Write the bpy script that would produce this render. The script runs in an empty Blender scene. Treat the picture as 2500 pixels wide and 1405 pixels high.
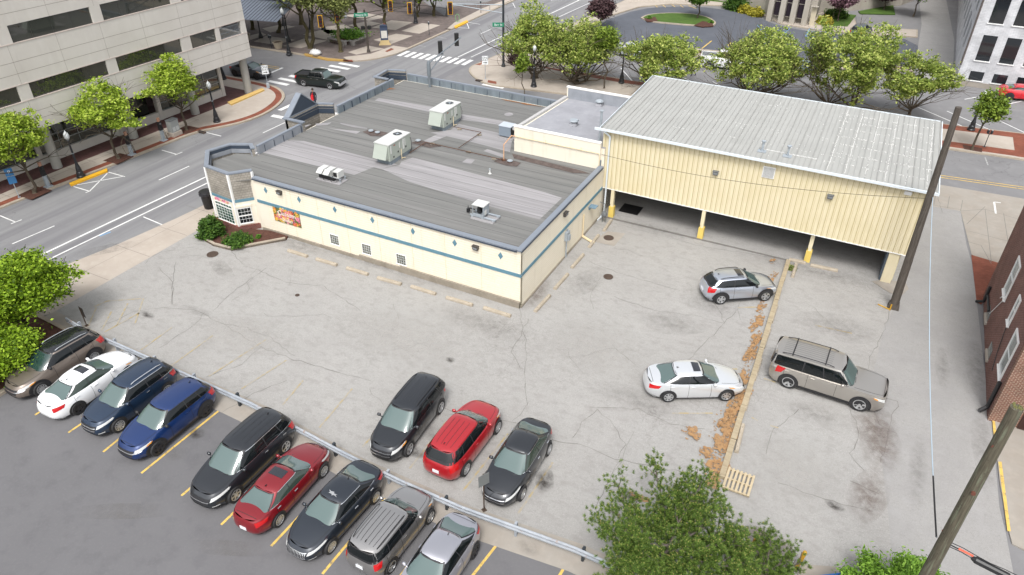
import bpy, bmesh, math, random
import numpy as np
from math import sin, cos, pi, radians, sqrt, atan2
from mathutils import Vector, Matrix
random.seed(7); RNG = np.random.default_rng(7)
S = bpy.context.scene
COL = S.collection
# ---------------------------------------------------------------- camera (drone, 24.5 m up)
# world frame: X runs along the long shop wall, Y away from it, origin at the near shop corner
CAM = Vector((14.982, -30.257, 24.5)); FPX = 1778.4
YAW, PITCH, ROLL = radians(27.15), radians(34.378), radians(0.324)
_h = Vector((-sin(YAW), cos(YAW), 0)); _r = Vector((cos(YAW), sin(YAW), 0)); _z = Vector((0, 0, 1))
FWD = _h * cos(PITCH) - _z * sin(PITCH); _up = _h * sin(PITCH) + _z * cos(PITCH)
RT = _r * cos(ROLL) + _up * sin(ROLL); UP = _up * cos(ROLL) - _r * sin(ROLL)
cd = bpy.data.cameras.new('camera'); cam = bpy.data.objects.new('camera', cd); COL.objects.link(cam)
M3 = Matrix((RT, UP, -FWD)).transposed()
cam.matrix_world = Matrix.Translation(CAM) @ M3.to_4x4()
cd.sensor_width = 36; cd.lens = FPX / 2500 * 36; cd.clip_start = 0.1; cd.clip_end = 2000
S.camera = cam
# ---------------------------------------------------------------- world, sun, exposure
SUN_EL, SUN_AZ = radians(57), radians(163)
W = bpy.data.worlds.new('World'); S.world = W; W.use_nodes = True
nt = W.node_tree; bgn = nt.nodes['Background']
sk = nt.nodes.new('ShaderNodeTexSky'); sk.sky_type = 'NISHITA'; sk.sun_disc = False
sk.sun_elevation = SUN_EL; sk.sun_rotation = SUN_AZ; sk.dust_density = 4.0; sk.air_density = 1.0
hs = nt.nodes.new('ShaderNodeHueSaturation'); hs.inputs['Saturation'].default_value = 0.22
nt.links.new(sk.outputs[0], hs.inputs['Color']); nt.links.new(hs.outputs[0], bgn.inputs[0])
bgn.inputs[1].default_value = 0.15
sl = bpy.data.lights.new('sun', 'SUN'); sl.energy = 1.05; sl.angle = radians(16); sl.color = (1, .98, .95)
so = bpy.data.objects.new('sun', sl); COL.objects.link(so)
_d = Vector((sin(SUN_AZ) * cos(SUN_EL), cos(SUN_AZ) * cos(SUN_EL), sin(SUN_EL)))
so.rotation_euler = _d.to_track_quat('Z', 'Y').to_euler(); so.location = (0, -20, 60)
S.view_settings.view_transform = 'Standard'; S.view_settings.look = 'None'; S.view_settings.gamma = 1
S.view_settings.exposure = 0.84
# ---------------------------------------------------------------- survey helpers: photo pixel (2500 wide) -> real point
def _ray(x, y): return FWD + RT * ((x - 1250) / FPX) - UP * ((y - 702.5) / FPX)
def g(x, y, z=0.0):
    d = _ray(x, y); return CAM + d * ((z - CAM.z) / d.z)
def onX(x, y, a): d = _ray(x, y); return CAM + d * ((a - CAM.x) / d.x)
def onY(x, y, b): d = _ray(x, y); return CAM + d * ((b - CAM.y) / d.y)
def hz(p, y):
    lo, hi = -5.0, 60.0
    for _ in range(40):
        m = (lo + hi) / 2; q = Vector((p[0], p[1], m)) - CAM
        if 702.5 - FPX * q.dot(UP) / q.dot(FWD) > y: lo = m
        else: hi = m
    return lo
def c(h, k=0.6):
    h = h.lstrip('#'); v = [int(h[i:i + 2], 16) / 255 for i in (0, 2, 4)]
    return tuple([((x / 12.92) if x <= .04045 else ((x + .055) / 1.055) ** 2.4) * k for x in v] + [1])
# ---------------------------------------------------------------- materials
MATS = {}
def _new(name):
    m = bpy.data.materials.new(name); m.use_nodes = True
    b = m.node_tree.nodes['Principled BSDF']; return m, m.node_tree, b
def plain(name, col, rough=.5, metal=0, coat=0, var=.08, scale=3.0, spec=.5):
    """slightly mottled surface"""
    if name in MATS: return MATS[name]
    m, t, b = _new(name)
    tc = t.nodes.new('ShaderNodeTexCoord'); n = t.nodes.new('ShaderNodeTexNoise'); n.inputs['Scale'].default_value = scale; n.inputs['Detail'].default_value = 5
    r = t.nodes.new('ShaderNodeMix'); r.data_type = 'RGBA'
    t.links.new(tc.outputs['Object'], n.inputs['Vector']); t.links.new(n.outputs['Fac'], r.inputs[0])
    r.inputs[6].default_value = tuple([x * (1 - var) for x in col[:3]] + [1]); r.inputs[7].default_value = tuple([min(1, x * (1 + var)) for x in col[:3]] + [1])
    t.links.new(r.outputs[2], b.inputs['Base Color'])
    b.inputs['Roughness'].default_value = rough; b.inputs['Metallic'].default_value = metal
    b.inputs['Coat Weight'].default_value = coat; b.inputs['Coat Roughness'].default_value = .05
    b.inputs['Specular IOR Level'].default_value = spec
    MATS[name] = m; return m
def layered(name, base, layers, rough=.9, bump=0.0, bscale=60, coord='Object', cracks=None, spec=.3):
    """layers: (colour, scale, lo, hi, stretch(x,y,z), strength, detail)"""
    if name in MATS: return MATS[name]
    m, t, b = _new(name); L = t.links.new
    tc = t.nodes.new('ShaderNodeTexCoord'); src = tc.outputs[coord]; cur = None
    for (col, sc, lo, hi, st, k, det) in layers:
        mp = t.nodes.new('ShaderNodeMapping'); mp.inputs['Scale'].default_value = st; L(src, mp.inputs[0])
        mp.inputs['Location'].default_value = (random.random() * 9, random.random() * 9, 0)
        n = t.nodes.new('ShaderNodeTexNoise'); n.inputs['Scale'].default_value = sc; n.inputs['Detail'].default_value = det; n.inputs['Roughness'].default_value = .6
        L(mp.outputs[0], n.inputs['Vector'])
        mr = t.nodes.new('ShaderNodeMapRange'); mr.inputs[1].default_value = lo; mr.inputs[2].default_value = hi; mr.inputs[4].default_value = k
        L(n.outputs['Fac'], mr.inputs[0])
        x = t.nodes.new('ShaderNodeMix'); x.data_type = 'RGBA'; L(mr.outputs[0], x.inputs[0])
        if cur is None: x.inputs[6].default_value = base
        else: L(cur, x.inputs[6])
        x.inputs[7].default_value = col; cur = x.outputs[2]
    if cracks:
        for (sc, wd, k, col) in cracks:
            nn = t.nodes.new('ShaderNodeTexNoise'); nn.inputs['Scale'].default_value = .9; nn.inputs['Detail'].default_value = 5; L(src, nn.inputs['Vector'])
            va = t.nodes.new('ShaderNodeVectorMath'); va.operation = 'MULTIPLY_ADD'; L(nn.outputs['Color'], va.inputs[0]); va.inputs[1].default_value = (2.2, 2.2, 0); L(src, va.inputs[2])
            v = t.nodes.new('ShaderNodeTexVoronoi'); v.feature = 'DISTANCE_TO_EDGE'; v.inputs['Scale'].default_value = sc; L(va.outputs[0], v.inputs['Vector'])
            mr = t.nodes.new('ShaderNodeMapRange'); mr.inputs[1].default_value = 0; mr.inputs[2].default_value = wd; mr.inputs[3].default_value = k; mr.inputs[4].default_value = 0; L(v.outputs[0], mr.inputs[0])
            nm = t.nodes.new('ShaderNodeTexNoise'); nm.inputs['Scale'].default_value = .13; L(src, nm.inputs['Vector'])
            m2 = t.nodes.new('ShaderNodeMapRange'); m2.inputs[1].default_value = .5; m2.inputs[2].default_value = .66; L(nm.outputs['Fac'], m2.inputs[0])
            mu = t.nodes.new('ShaderNodeMath'); mu.operation = 'MULTIPLY'; L(mr.outputs[0], mu.inputs[0]); L(m2.outputs[0], mu.inputs[1])
            x = t.nodes.new('ShaderNodeMix'); x.data_type = 'RGBA'; L(mu.outputs[0], x.inputs[0]); L(cur, x.inputs[6]); x.inputs[7].default_value = col; cur = x.outputs[2]
    L(cur, b.inputs['Base Color']); b.inputs['Roughness'].default_value = rough; b.inputs['Specular IOR Level'].default_value = spec
    if bump:
        n = t.nodes.new('ShaderNodeTexNoise'); n.inputs['Scale'].default_value = bscale; n.inputs['Detail'].default_value = 4; L(src, n.inputs['Vector'])
        bp = t.nodes.new('ShaderNodeBump'); bp.inputs['Strength'].default_value = bump; bp.inputs['Distance'].default_value = .02; L(n.outputs['Fac'], bp.inputs['Height']); L(bp.outputs[0], b.inputs['Normal'])
    MATS[name] = m; return m
def bricks(name, c1, c2, mortar, bw=.22, bh=.07, ms=.012, wall=True, off=.5, rough=.85, rot=0.0):
    if name in MATS: return MATS[name]
    m, t, b = _new(name); L = t.links.new
    tc = t.nodes.new('ShaderNodeTexCoord'); vec = tc.outputs['Object']
    if wall:
        sp = t.nodes.new('ShaderNodeSeparateXYZ'); L(vec, sp.inputs[0]); ad = t.nodes.new('ShaderNodeMath'); L(sp.outputs[0], ad.inputs[0]); L(sp.outputs[1], ad.inputs[1])
        cb = t.nodes.new('ShaderNodeCombineXYZ'); L(ad.outputs[0], cb.inputs[0]); L(sp.outputs[2], cb.inputs[1]); vec = cb.outputs[0]
    elif rot:
        mp = t.nodes.new('ShaderNodeMapping'); mp.inputs['Rotation'].default_value = (0, 0, rot); L(vec, mp.inputs[0]); vec = mp.outputs[0]
    br = t.nodes.new('ShaderNodeTexBrick'); L(vec, br.inputs['Vector']); br.offset = off
    br.inputs['Color1'].default_value = c1; br.inputs['Color2'].default_value = c2; br.inputs['Mortar'].default_value = mortar
    br.inputs['Scale'].default_value = 1; br.inputs['Brick Width'].default_value = bw; br.inputs['Row Height'].default_value = bh; br.inputs['Mortar Size'].default_value = ms
    br.inputs['Mortar Smooth'].default_value = .3
    n = t.nodes.new('ShaderNodeTexNoise'); n.inputs['Scale'].default_value = 1.1; n.inputs['Detail'].default_value = 6; L(tc.outputs['Object'], n.inputs['Vector'])
    mr = t.nodes.new('ShaderNodeMapRange'); mr.inputs[1].default_value = .3; mr.inputs[2].default_value = .7; mr.inputs[3].default_value = .78; mr.inputs[4].default_value = 1.12; L(n.outputs['Fac'], mr.inputs[0])
    mu = t.nodes.new('ShaderNodeVectorMath'); mu.operation = 'SCALE'; L(br.outputs['Color'], mu.inputs[0]); L(mr.outputs[0], mu.inputs['Scale'])
    L(mu.outputs[0], b.inputs['Base Color']); b.inputs['Roughness'].default_value = rough; b.inputs['Specular IOR Level'].default_value = .3
    MATS[name] = m; return m
def glass(name, col, rough=.04, spec=.6):
    if name in MATS: return MATS[name]
    m, t, b = _new(name); b.inputs['Base Color'].default_value = col; b.inputs['Roughness'].default_value = rough
    b.inputs['Specular IOR Level'].default_value = spec; b.inputs['Coat Weight'].default_value = .3; b.inputs['Coat Roughness'].default_value = .02
    MATS[name] = m; return m
def leafmat(name, c1, c2, c3, transl=.25):
    if name in MATS: return MATS[name]
    m, t, b = _new(name); L = t.links.new
    ge = t.nodes.new('ShaderNodeNewGeometry'); rp = t.nodes.new('ShaderNodeValToRGB'); L(ge.outputs['Random Per Island'], rp.inputs[0])
    rp.color_ramp.elements[0].color = c1; rp.color_ramp.elements[1].color = c3; e = rp.color_ramp.elements.new(.5); e.color = c2
    L(rp.outputs[0], b.inputs['Base Color']); b.inputs['Roughness'].default_value = .6; b.inputs['Specular IOR Level'].default_value = .25
    tr = t.nodes.new('ShaderNodeBsdfTranslucent'); L(rp.outputs[0], tr.inputs[0]); mx = t.nodes.new('ShaderNodeMixShader'); mx.inputs[0].default_value = transl
    L(b.outputs[0], mx.inputs[1]); L(tr.outputs[0], mx.inputs[2]); L(mx.outputs[0], t.nodes['Material Output'].inputs[0])
    MATS[name] = m; return m
# ---------------------------------------------------------------- mesh builder
class MB:
    def __init__(s): s.v = []; s.f = []; s.m = []; s.mi = 0
    def add(s, vs, fs):
        o = len(s.v); s.v += [tuple(v) for v in vs]; s.f += [tuple(i + o for i in f) for f in fs]; s.m += [s.mi] * len(fs); return s
    def box(s, x, y, z, sx, sy, sz, rz=0.0, top=1.0):
        """centre x,y; bottom z"""
        vs = []
        for dz, k in ((0, 1), (sz, top)):
            for dx, dy in ((-1, -1), (1, -1), (1, 1), (-1, 1)):
                a, b = dx * sx / 2 * k, dy * sy / 2 * k
                vs.append((x + a * cos(rz) - b * sin(rz), y + a * sin(rz) + b * cos(rz), z + dz))
        return s.add(vs, [(3, 2, 1, 0), (4, 5, 6, 7), (0, 1, 5, 4), (1, 2, 6, 5), (2, 3, 7, 6), (3, 0, 4, 7)])
    def obox(s, p, ax, ay, az):
        """box from corner p along three vectors"""
        p, ax, ay, az = map(Vector, (p, ax, ay, az)); q = [p, p + ax, p + ax + ay, p + ay]
        return s.add(q + [v + az for v in q], [(3, 2, 1, 0), (4, 5, 6, 7), (0, 1, 5, 4), (1, 2, 6, 5), (2, 3, 7, 6), (3, 0, 4, 7)])
    def prism(s, pts, z0, z1):
        n = len(pts); p = [(q[0], q[1]) for q in pts]
        if sum(p[i][0] * p[(i + 1) % n][1] - p[(i + 1) % n][0] * p[i][1] for i in range(n)) < 0: p.reverse()
        zz0 = z0 if hasattr(z0, '__len__') else [z0] * n; zz1 = z1 if hasattr(z1, '__len__') else [z1] * n
        vs = [(q[0], q[1], zz0[i]) for i, q in enumerate(p)] + [(q[0], q[1], zz1[i]) for i, q in enumerate(p)]
        return s.add(vs, [tuple(range(n - 1, -1, -1)), tuple(range(n, 2 * n))] + [(i, (i + 1) % n, n + (i + 1) % n, n + i) for i in range(n)])
    def sheet(s, pts, z):
        n = len(pts); p = [(q[0], q[1]) for q in pts]
        if sum(p[i][0] * p[(i + 1) % n][1] - p[(i + 1) % n][0] * p[i][1] for i in range(n)) < 0: p.reverse()
        return s.add([(q[0], q[1], z) for q in p], [tuple(range(n))])
    def tube(s, p0, p1, r0, r1=None, n=8, cap=True):
        p0, p1 = Vector(p0), Vector(p1); r1 = r0 if r1 is None else r1; d = p1 - p0
        if d.length < 1e-6: return s
        q = d.to_track_quat('Z', 'Y'); vs = []
        for p, r in ((p0, r0), (p1, r1)):
            for i in range(n): vs.append(p + q @ Vector((r * cos(2 * pi * i / n), r * sin(2 * pi * i / n), 0)))
        fs = [(i, (i + 1) % n, n + (i + 1) % n, n + i) for i in range(n)]
        if cap: fs += [tuple(range(n - 1, -1, -1)), tuple(range(n, 2 * n))]
        return s.add(vs, fs)
    def path(s, pts, r, n=6):
        for i in range(len(pts) - 1): s.tube(pts[i], pts[i + 1], r if not hasattr(r, '__len__') else r[i], r if not hasattr(r, '__len__') else r[i + 1], n)
        return s
    def lathe(s, prof, x=0, y=0, z=0, n=16, M=None, cap=True):
        vs = []; k = len(prof)
        for (r, h) in prof:
            for i in range(n):
                v = Vector((r * cos(2 * pi * i / n), r * sin(2 * pi * i / n), h)); v = M @ v if M else v
                vs.append((v[0] + x, v[1] + y, v[2] + z))
        fs = [(j * n + i, j * n + (i + 1) % n, (j + 1) * n + (i + 1) % n, (j + 1) * n + i) for j in range(k - 1) for i in range(n)]
        if cap: fs += [tuple(range(n - 1, -1, -1)), tuple(range((k - 1) * n, k * n))]
        return s.add(vs, fs)
    def grid(s, fn, nu, nv, flip=False):
        vs = [fn(i / nu, j / nv) for i in range(nu + 1) for j in range(nv + 1)]; w = nv + 1
        fs = [(i * w + j, (i + 1) * w + j, (i + 1) * w + j + 1, i * w + j + 1) for i in range(nu) for j in range(nv)]
        if flip: fs = [f[::-1] for f in fs]
        return s.add(vs, fs)
    def wallquad(s, q, th):
        """slab from 4 coplanar points (any order round), thickness vector th"""
        q = [Vector(v) for v in q]; th = Vector(th)
        return s.add(q + [v + th for v in q], [(3, 2, 1, 0), (4, 5, 6, 7), (0, 1, 5, 4), (1, 2, 6, 5), (2, 3, 7, 6), (3, 0, 4, 7)])
    def build(s, name, mats, parent=None, org=None, smooth=False, local=False):
        me = bpy.data.meshes.new(name); o0 = Vector(org) if org is not None else Vector((0, 0, 0))
        if parent is not None and not local: o0 = Vector(parent.location)
        me.from_pydata([(v[0] - o0[0], v[1] - o0[1], v[2] - o0[2]) for v in s.v], [], s.f)
        ml = mats if isinstance(mats, (list, tuple)) else [mats]
        for m in ml: me.materials.append(m)
        if len(ml) > 1: me.polygons.foreach_set('material_index', s.m)
        if smooth:
            me.polygons.foreach_set('use_smooth', [True] * len(s.f))
            if smooth != 'all': me.set_sharp_from_angle(angle=radians(38))
        me.update()
        o = bpy.data.objects.new(name, me); COL.objects.link(o)
        if parent is not None: o.parent = parent
        elif org is not None: o.location = o0
        return o
def tag(o, label, cat, group=None):
    o['label'] = label; o['category'] = cat
    if group: o['group'] = group
    return o
def thing(name, label, cat, loc=(0, 0, 0), rz=0.0, group=None):
    o = bpy.data.objects.new(name, None); COL.objects.link(o); o.location = loc; o.rotation_euler = (0, 0, rz); o.empty_display_size = .3
    return tag(o, label, cat, group)
def struct(o, kind='structure'): o['kind'] = kind; return o
def kids(o): return [x for x in COL.objects if x.parent == o]
def dup(root, loc, rz=None, label=None, scale=None):
    r = root.copy(); COL.objects.link(r); r.location = loc
    if rz is not None: r.rotation_euler = (0, 0, rz)
    if label: r['label'] = label
    if scale: r.scale = (scale,) * 3
    for ch in CH.get(root.name, []):
        d = ch.copy(); COL.objects.link(d); d.parent = r
        for g2 in CH.get(ch.name, []):
            e = g2.copy(); COL.objects.link(e); e.parent = d
    return r
CH = {}
def reg(root):
    for o in list(COL.objects):
        if o.parent is not None: CH.setdefault(o.parent.name, [])
        if o.parent is not None and o not in CH[o.parent.name]: CH[o.parent.name].append(o)
def textmesh(txt, size, depth, mat, name, parent=None, M=None, align='CENTER'):
    cu = bpy.data.curves.new(name, 'FONT'); cu.body = txt; cu.size = size; cu.extrude = depth; cu.align_x = align; cu.align_y = 'CENTER'
    to = bpy.data.objects.new(name + '_c', cu); COL.objects.link(to); bpy.context.view_layer.update()
    me = bpy.data.meshes.new_from_object(to.evaluated_get(bpy.context.evaluated_depsgraph_get())); COL.objects.unlink(to); bpy.data.objects.remove(to)
    me.name = name; me.materials.clear(); me.materials.append(mat)
    if M: me.transform(M)
    o = bpy.data.objects.new(name, me); COL.objects.link(o)
    if parent: o.parent = parent
    return o
def basis(o, ex, ez):
    """matrix whose local XY plane is spanned by ex (text right) and ez (text up)"""
    ex = Vector(ex).normalized(); ez = Vector(ez).normalized(); n = ex.cross(ez)
    m = Matrix((ex, ez, n)).transposed().to_4x4(); m.translation = Vector(o); return m
def ribbon(mb, pts, w, z=None, jit=0.0, sub=1):
    P = [Vector((p[0], p[1], 0)) for p in pts]
    if jit:
        Q = []
        for i in range(len(P) - 1):
            L = (P[i + 1] - P[i]).length; k = max(1, int(L / .35))
            for j in range(k):
                q = P[i].lerp(P[i + 1], j / k)
                if not (i == 0 and j == 0): q += Vector((random.uniform(-jit, jit), random.uniform(-jit, jit), 0))
                Q.append(q)
        Q.append(P[-1]); P = Q
    for i in range(len(P) - 1):
        d = P[i + 1] - P[i]
        if d.length < 1e-4: continue
        n = Vector((-d.y, d.x, 0)).normalized(); w0 = w * (random.uniform(.5, 1.4) if jit else 1) / 2
        e = d.normalized() * (w0 * .4 if jit else 0)
        mb.add([(*(P[i] - e - n * w0)[:2], z), (*(P[i + 1] + e - n * w0)[:2], z), (*(P[i + 1] + e + n * w0)[:2], z), (*(P[i] - e + n * w0)[:2], z)], [(0, 1, 2, 3)])
    return mb
# ================================================================ GROUND
X1 = (1, 1, 1)
m_lot = layered('light_worn_asphalt', c('c0beba'), [(c('b3b0ac'), .25, .42, .7, X1, .5, 6), (c('cdcac6'), .7, .5, .75, X1, .4, 6), (c('a09c98'), 3.0, .55, .75, X1, .4, 8), (c('a8a4a0'), 9, .5, .68, X1, .4, 5), (c('a8a5a1'), .12, .55, .75, (1, 2, 1), .35, 4), (c('efece6'), 22, .56, .72, X1, .5, 3), (c('75716d'), 30, .57, .72, X1, .55, 3), (c('a5a19d'), 1.6, .5, .66, (1, 1.6, 1), .45, 8)],
                bump=.15, bscale=40, cracks=[(.55, .012, .4, c('7d7974')), (2.4, .04, .35, c('88847f'))])
m_low = layered('dark_sealed_asphalt', c('818082'), [(c('888789'), .3, .4, .7, X1, .6, 5), (c('6c6b6e'), 1.1, .5, .75, X1, .5, 5), (c('8f8e90'), 9, .52, .7, X1, .35, 4), (c('9a999a'), 50, .6, .8, X1, .35, 2), (c('8a8888'), 5, .62, .8, X1, .3, 6)], bump=.1, bscale=50)
m_road = layered('road_asphalt', c('9b9a9b'), [(c('8a898b'), .35, .4, .7, X1, .5, 5), (c('adacac'), .9, .5, .75, X1, .5, 6), (c('77767a'), 45, .6, .8, X1, .4, 2), (c('b8b7b6'), 4, .6, .8, X1, .3, 6)], cracks=[(.35, .010, .5, c('605f60'))])
m_alley = layered('alley_asphalt', c('b9b7b4'), [(c('a5a29f'), 9, .5, .68, X1, .4, 5), (c('9b9895'), 3.0, .55, .75, X1, .4, 8), (c('e0ddd8'), 22, .56, .72, X1, .4, 3), (c('75716d'), 30, .57, .72, X1, .45, 3), (c('a9a7a6'), .5, .4, .7, X1, .5, 5), (c('c2c0bf'), 1.4, .5, .75, X1, .5, 6), (c('7b7a7b'), 45, .6, .8, X1, .4, 2)], bump=.1)
m_dark = layered('fresh_dark_asphalt', c('6c7079'), [(c('7a7e87'), .4, .4, .7, X1, .6, 5), (c('5f636b'), 2, .5, .75, X1, .5, 5)])
m_conc = layered('pavement_concrete', c('d6cabd'), [(c('c4b8aa'), .5, .4, .7, X1, .6, 5), (c('e2d8cb'), 2, .5, .75, X1, .5, 6), (c('a99d90'), 30, .6, .8, X1, .4, 2)])
m_conc2 = layered('grey_pavement_slabs', c('bdb6ac'), [(c('b0a598'), .7, .4, .7, X1, .6, 5), (c('cfc5b8'), 2, .5, .75, X1, .5, 6)])
m_kerb = layered('kerb_concrete', c('cdc0ae'), [(c('b5a896'), 1.5, .4, .7, X1, .6, 5), (c('9d9180'), 14, .55, .8, X1, .4, 4)])
m_paver = bricks('red_brick_pavers', c('a8614c'), c('96543f'), c('8a6252'), .2, .1, .008, wall=False)
m_paverd = bricks('dark_brick_pavers', c('775350'), c('6a4845'), c('685050'), .2, .1, .008, wall=False)
m_plaza = bricks('plaza_pavers', c('8f827c'), c('7f736f'), c('7d716c'), .3, .15, .01, wall=False)
m_wht = layered('white_road_paint', c('eeeeec', .8), [(c('b9b8b6', .7), 2.5, .5, .75, X1, .6, 6), (c('a3a2a1'), 18, .55, .75, X1, .5, 4)], rough=.7)
m_whf = layered('faded_white_paint', c('cfcfcd'), [(c('a3a2a2'), 3.5, .38, .6, X1, .8, 6)], rough=.8)
m_yel = layered('yellow_road_paint', c('e6c268', .8), [(c('c6aa68'), 2, .45, .7, X1, .7, 6), (c('8a8478'), 7, .54, .66, X1, .75, 6)], rough=.7)
m_yelf = layered('faded_yellow_paint', c('cdb98a'), [(c('c0bcb5'), 3.2, .38, .56, X1, .85, 6)], rough=.8)
m_yelb = plain('bright_yellow_kerb_paint', c('efb52a', .8), .6)
m_blue = plain('blue_bay_paint', c('86b4dd'), .7)
m_crack = plain('crack_filler', c('8c8883'), .95, var=.25, scale=2)
m_soil = layered('soil_mulch', c('6d4a3e'), [(c('4a3029'), 6, .4, .65, X1, .8, 6), (c('8d6656'), 20, .55, .7, X1, .6, 3)])
m_grass = layered('mown_grass', c('5d7c33'), [(c('4a6a28'), 1.5, .4, .65, X1, .8, 6), (c('7a9544'), 14, .55, .75, X1, .5, 3)])
G = lambda pts, z=0: [g(x, y, z) for x, y in pts]
R = lambda x0, x1, y0, y1: [(x0, y0), (x1, y0), (x1, y1), (x0, y1)]
def sheet(name, mat, pts, z, kind=True):
    o = MB().sheet(pts, z).build(name, mat); return struct(o)
# base sheet
sheet('ground', m_road, R(-600, 500, -200, 900), -.004)
# the light parking lot: one sheet, an L round the lower lot
m_str = layered('street_asphalt_with_wheel_paths', c('a1a1a2'), [(c('87868a'), 1.0, .45, .62, (.62, .018, 1), .75, 2), (c('b0b0b0'), 1.0, .5, .7, (1.5, .03, 1), .5, 3), (c('8e8d90'), .8, .5, .75, X1, .4, 6), (c('77767a'), 45, .58, .75, X1, .45, 2), (c('c3c2c1'), 5, .62, .8, X1, .4, 6)], cracks=[(.3, .008, .6, c('605f60'))])
sheet('street', m_str, [(-38.6, -60), (-26.4, -60), (-25.2, 28), (-24, 60), (-20, 200), (-34, 200), (-34, 30), (-37.6, 10)], -.0005)
sheet('parking_lot', m_lot, [(-23.15, -12.75), (-13, -12.95), (-7, -13.0), (-1.6, -13.5), (4.5, -13.6), (9.3, -13.15), (14, -13.2), (14, -60), (20, -60), (20.6, -13), (20.7, 25.2), (-21, 25.2), (-23.15, -1.0)], .004)
sheet('lower_parking_lot', m_low, [(-70, -16.6), (-19.1, -15.6), (-19.05, -13.9), (-13, -14.0), (-7, -14.1), (-1.6, -14.55), (4.5, -14.75), (9.3, -14.3), (14, -14.4), (14, -70), (-70, -70)], .004)
alley_pts = G([(2262, 502), (2345, 516), (2360, 600), (2372, 640), (2385, 740), (2410, 960), (2420, 1020), (2440, 1240), (2455, 1300), (2475, 1405), (2520, 1600), (2190, 1600), (2180, 1405), (2168, 1250), (2150, 1100), (2128, 990), (2135, 900), (2158, 800), (2215, 690)])
sheet('alley', m_alley, alley_pts, .008)
# concrete strip under the guardrail between the two lots
strip = [(-23.2, -12.5), (-19, -12.75), (-13, -12.8), (-7, -12.85), (-1.6, -13.35), (4.5, -13.45), (9.3, -13.0), (14, -13.1), (14, -14.5), (9.3, -14.35), (4.5, -14.85), (-1.6, -14.65), (-7, -14.2), (-13, -14.05), (-19, -13.95), (-19.2, -18.6), (-19.5, -18.6), (-19.5, -13.6), (-23.2, -13.2)]
sheet('concrete_strip', m_conc2, strip, .009)
# cracks seen in the surface
CR = MB()
for pl in [[(1268, 752), (1275, 790), (1282, 830), (1285, 935), (1288, 990)], [(245, 800), (330, 760), (400, 752), (470, 756), (540, 790), (640, 850), (720, 880), (830, 910), (905, 930)], [(500, 762), (480, 790), (420, 830), (390, 850)], [(540, 790), (600, 800), (660, 825), (720, 870)],
           [(390, 655), (425, 690), (420, 745)], [(565, 610), (590, 645), (700, 690), (790, 700), (880, 760)], [(650, 655), (560, 720), (520, 760)], [(640, 845), (590, 890), (505, 920)], [(1000, 960), (1120, 1010), (1290, 1040), (1350, 1075)], [(1350, 1075), (1430, 1090), (1500, 1120), (1650, 1150), (1740, 1170)],
           [(1510, 1128), (1480, 1190), (1455, 1240)], [(1510, 1120), (1525, 1085), (1500, 1040), (1460, 1000), (1420, 1030), (1398, 1070)], [(1440, 995), (1560, 1000), (1640, 1035), (1720, 1048)], [(1500, 725), (1600, 760), (1690, 770), (1770, 790)], [(1798, 757), (1740, 820), (1700, 860), (1680, 880)], [(1770, 790), (1755, 760), (1742, 740)], [(1440, 640), (1520, 670), (1660, 710)], [(1500, 545), (1700, 600), (1900, 632)],
           [(2170, 760), (2155, 820), (2120, 880), (2110, 960), (2150, 1040), (2190, 1060)], [(2075, 1000), (2100, 1060), (2075, 1110), (2110, 1150)], [(1880, 850), (1990, 870), (2080, 900)], [(1900, 1180), (2010, 1220), (2130, 1250)], [(2120, 960), (2195, 980), (2170, 1040), (2150, 1130)], [(2075, 1175), (2145, 1206)],
           [(1950, 1000), (1890, 1050), (1870, 1110)], [(900, 560), (1050, 640), (1000, 655)], [(1290, 780), (1250, 860), (1270, 900)], [(540, 1010), (620, 960), (700, 930)], [(1420, 870), (1500, 850), (1560, 900)], [(430, 640), (420, 700), (418, 742)], [(2290, 480), (2300, 520)]]:
    ribbon(CR, G(pl), .022, .0125, jit=.07)
for _ in range(26):   # fine side cracks
    x, y = random.uniform(-22, 19), random.uniform(-12.5, 10)
    if -19 < x < .6 and y > -.8: continue
    p = [(x, y)]; a = random.uniform(0, 6.28)
    for k in range(random.randint(3, 8)):
        a += random.uniform(-.7, .7); x += .5 * cos(a); y += .5 * sin(a); p.append((x, y))
    ribbon(CR, p, .013, .0165, jit=.06)
struct(CR.build('pavement_cracks', m_crack))
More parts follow.
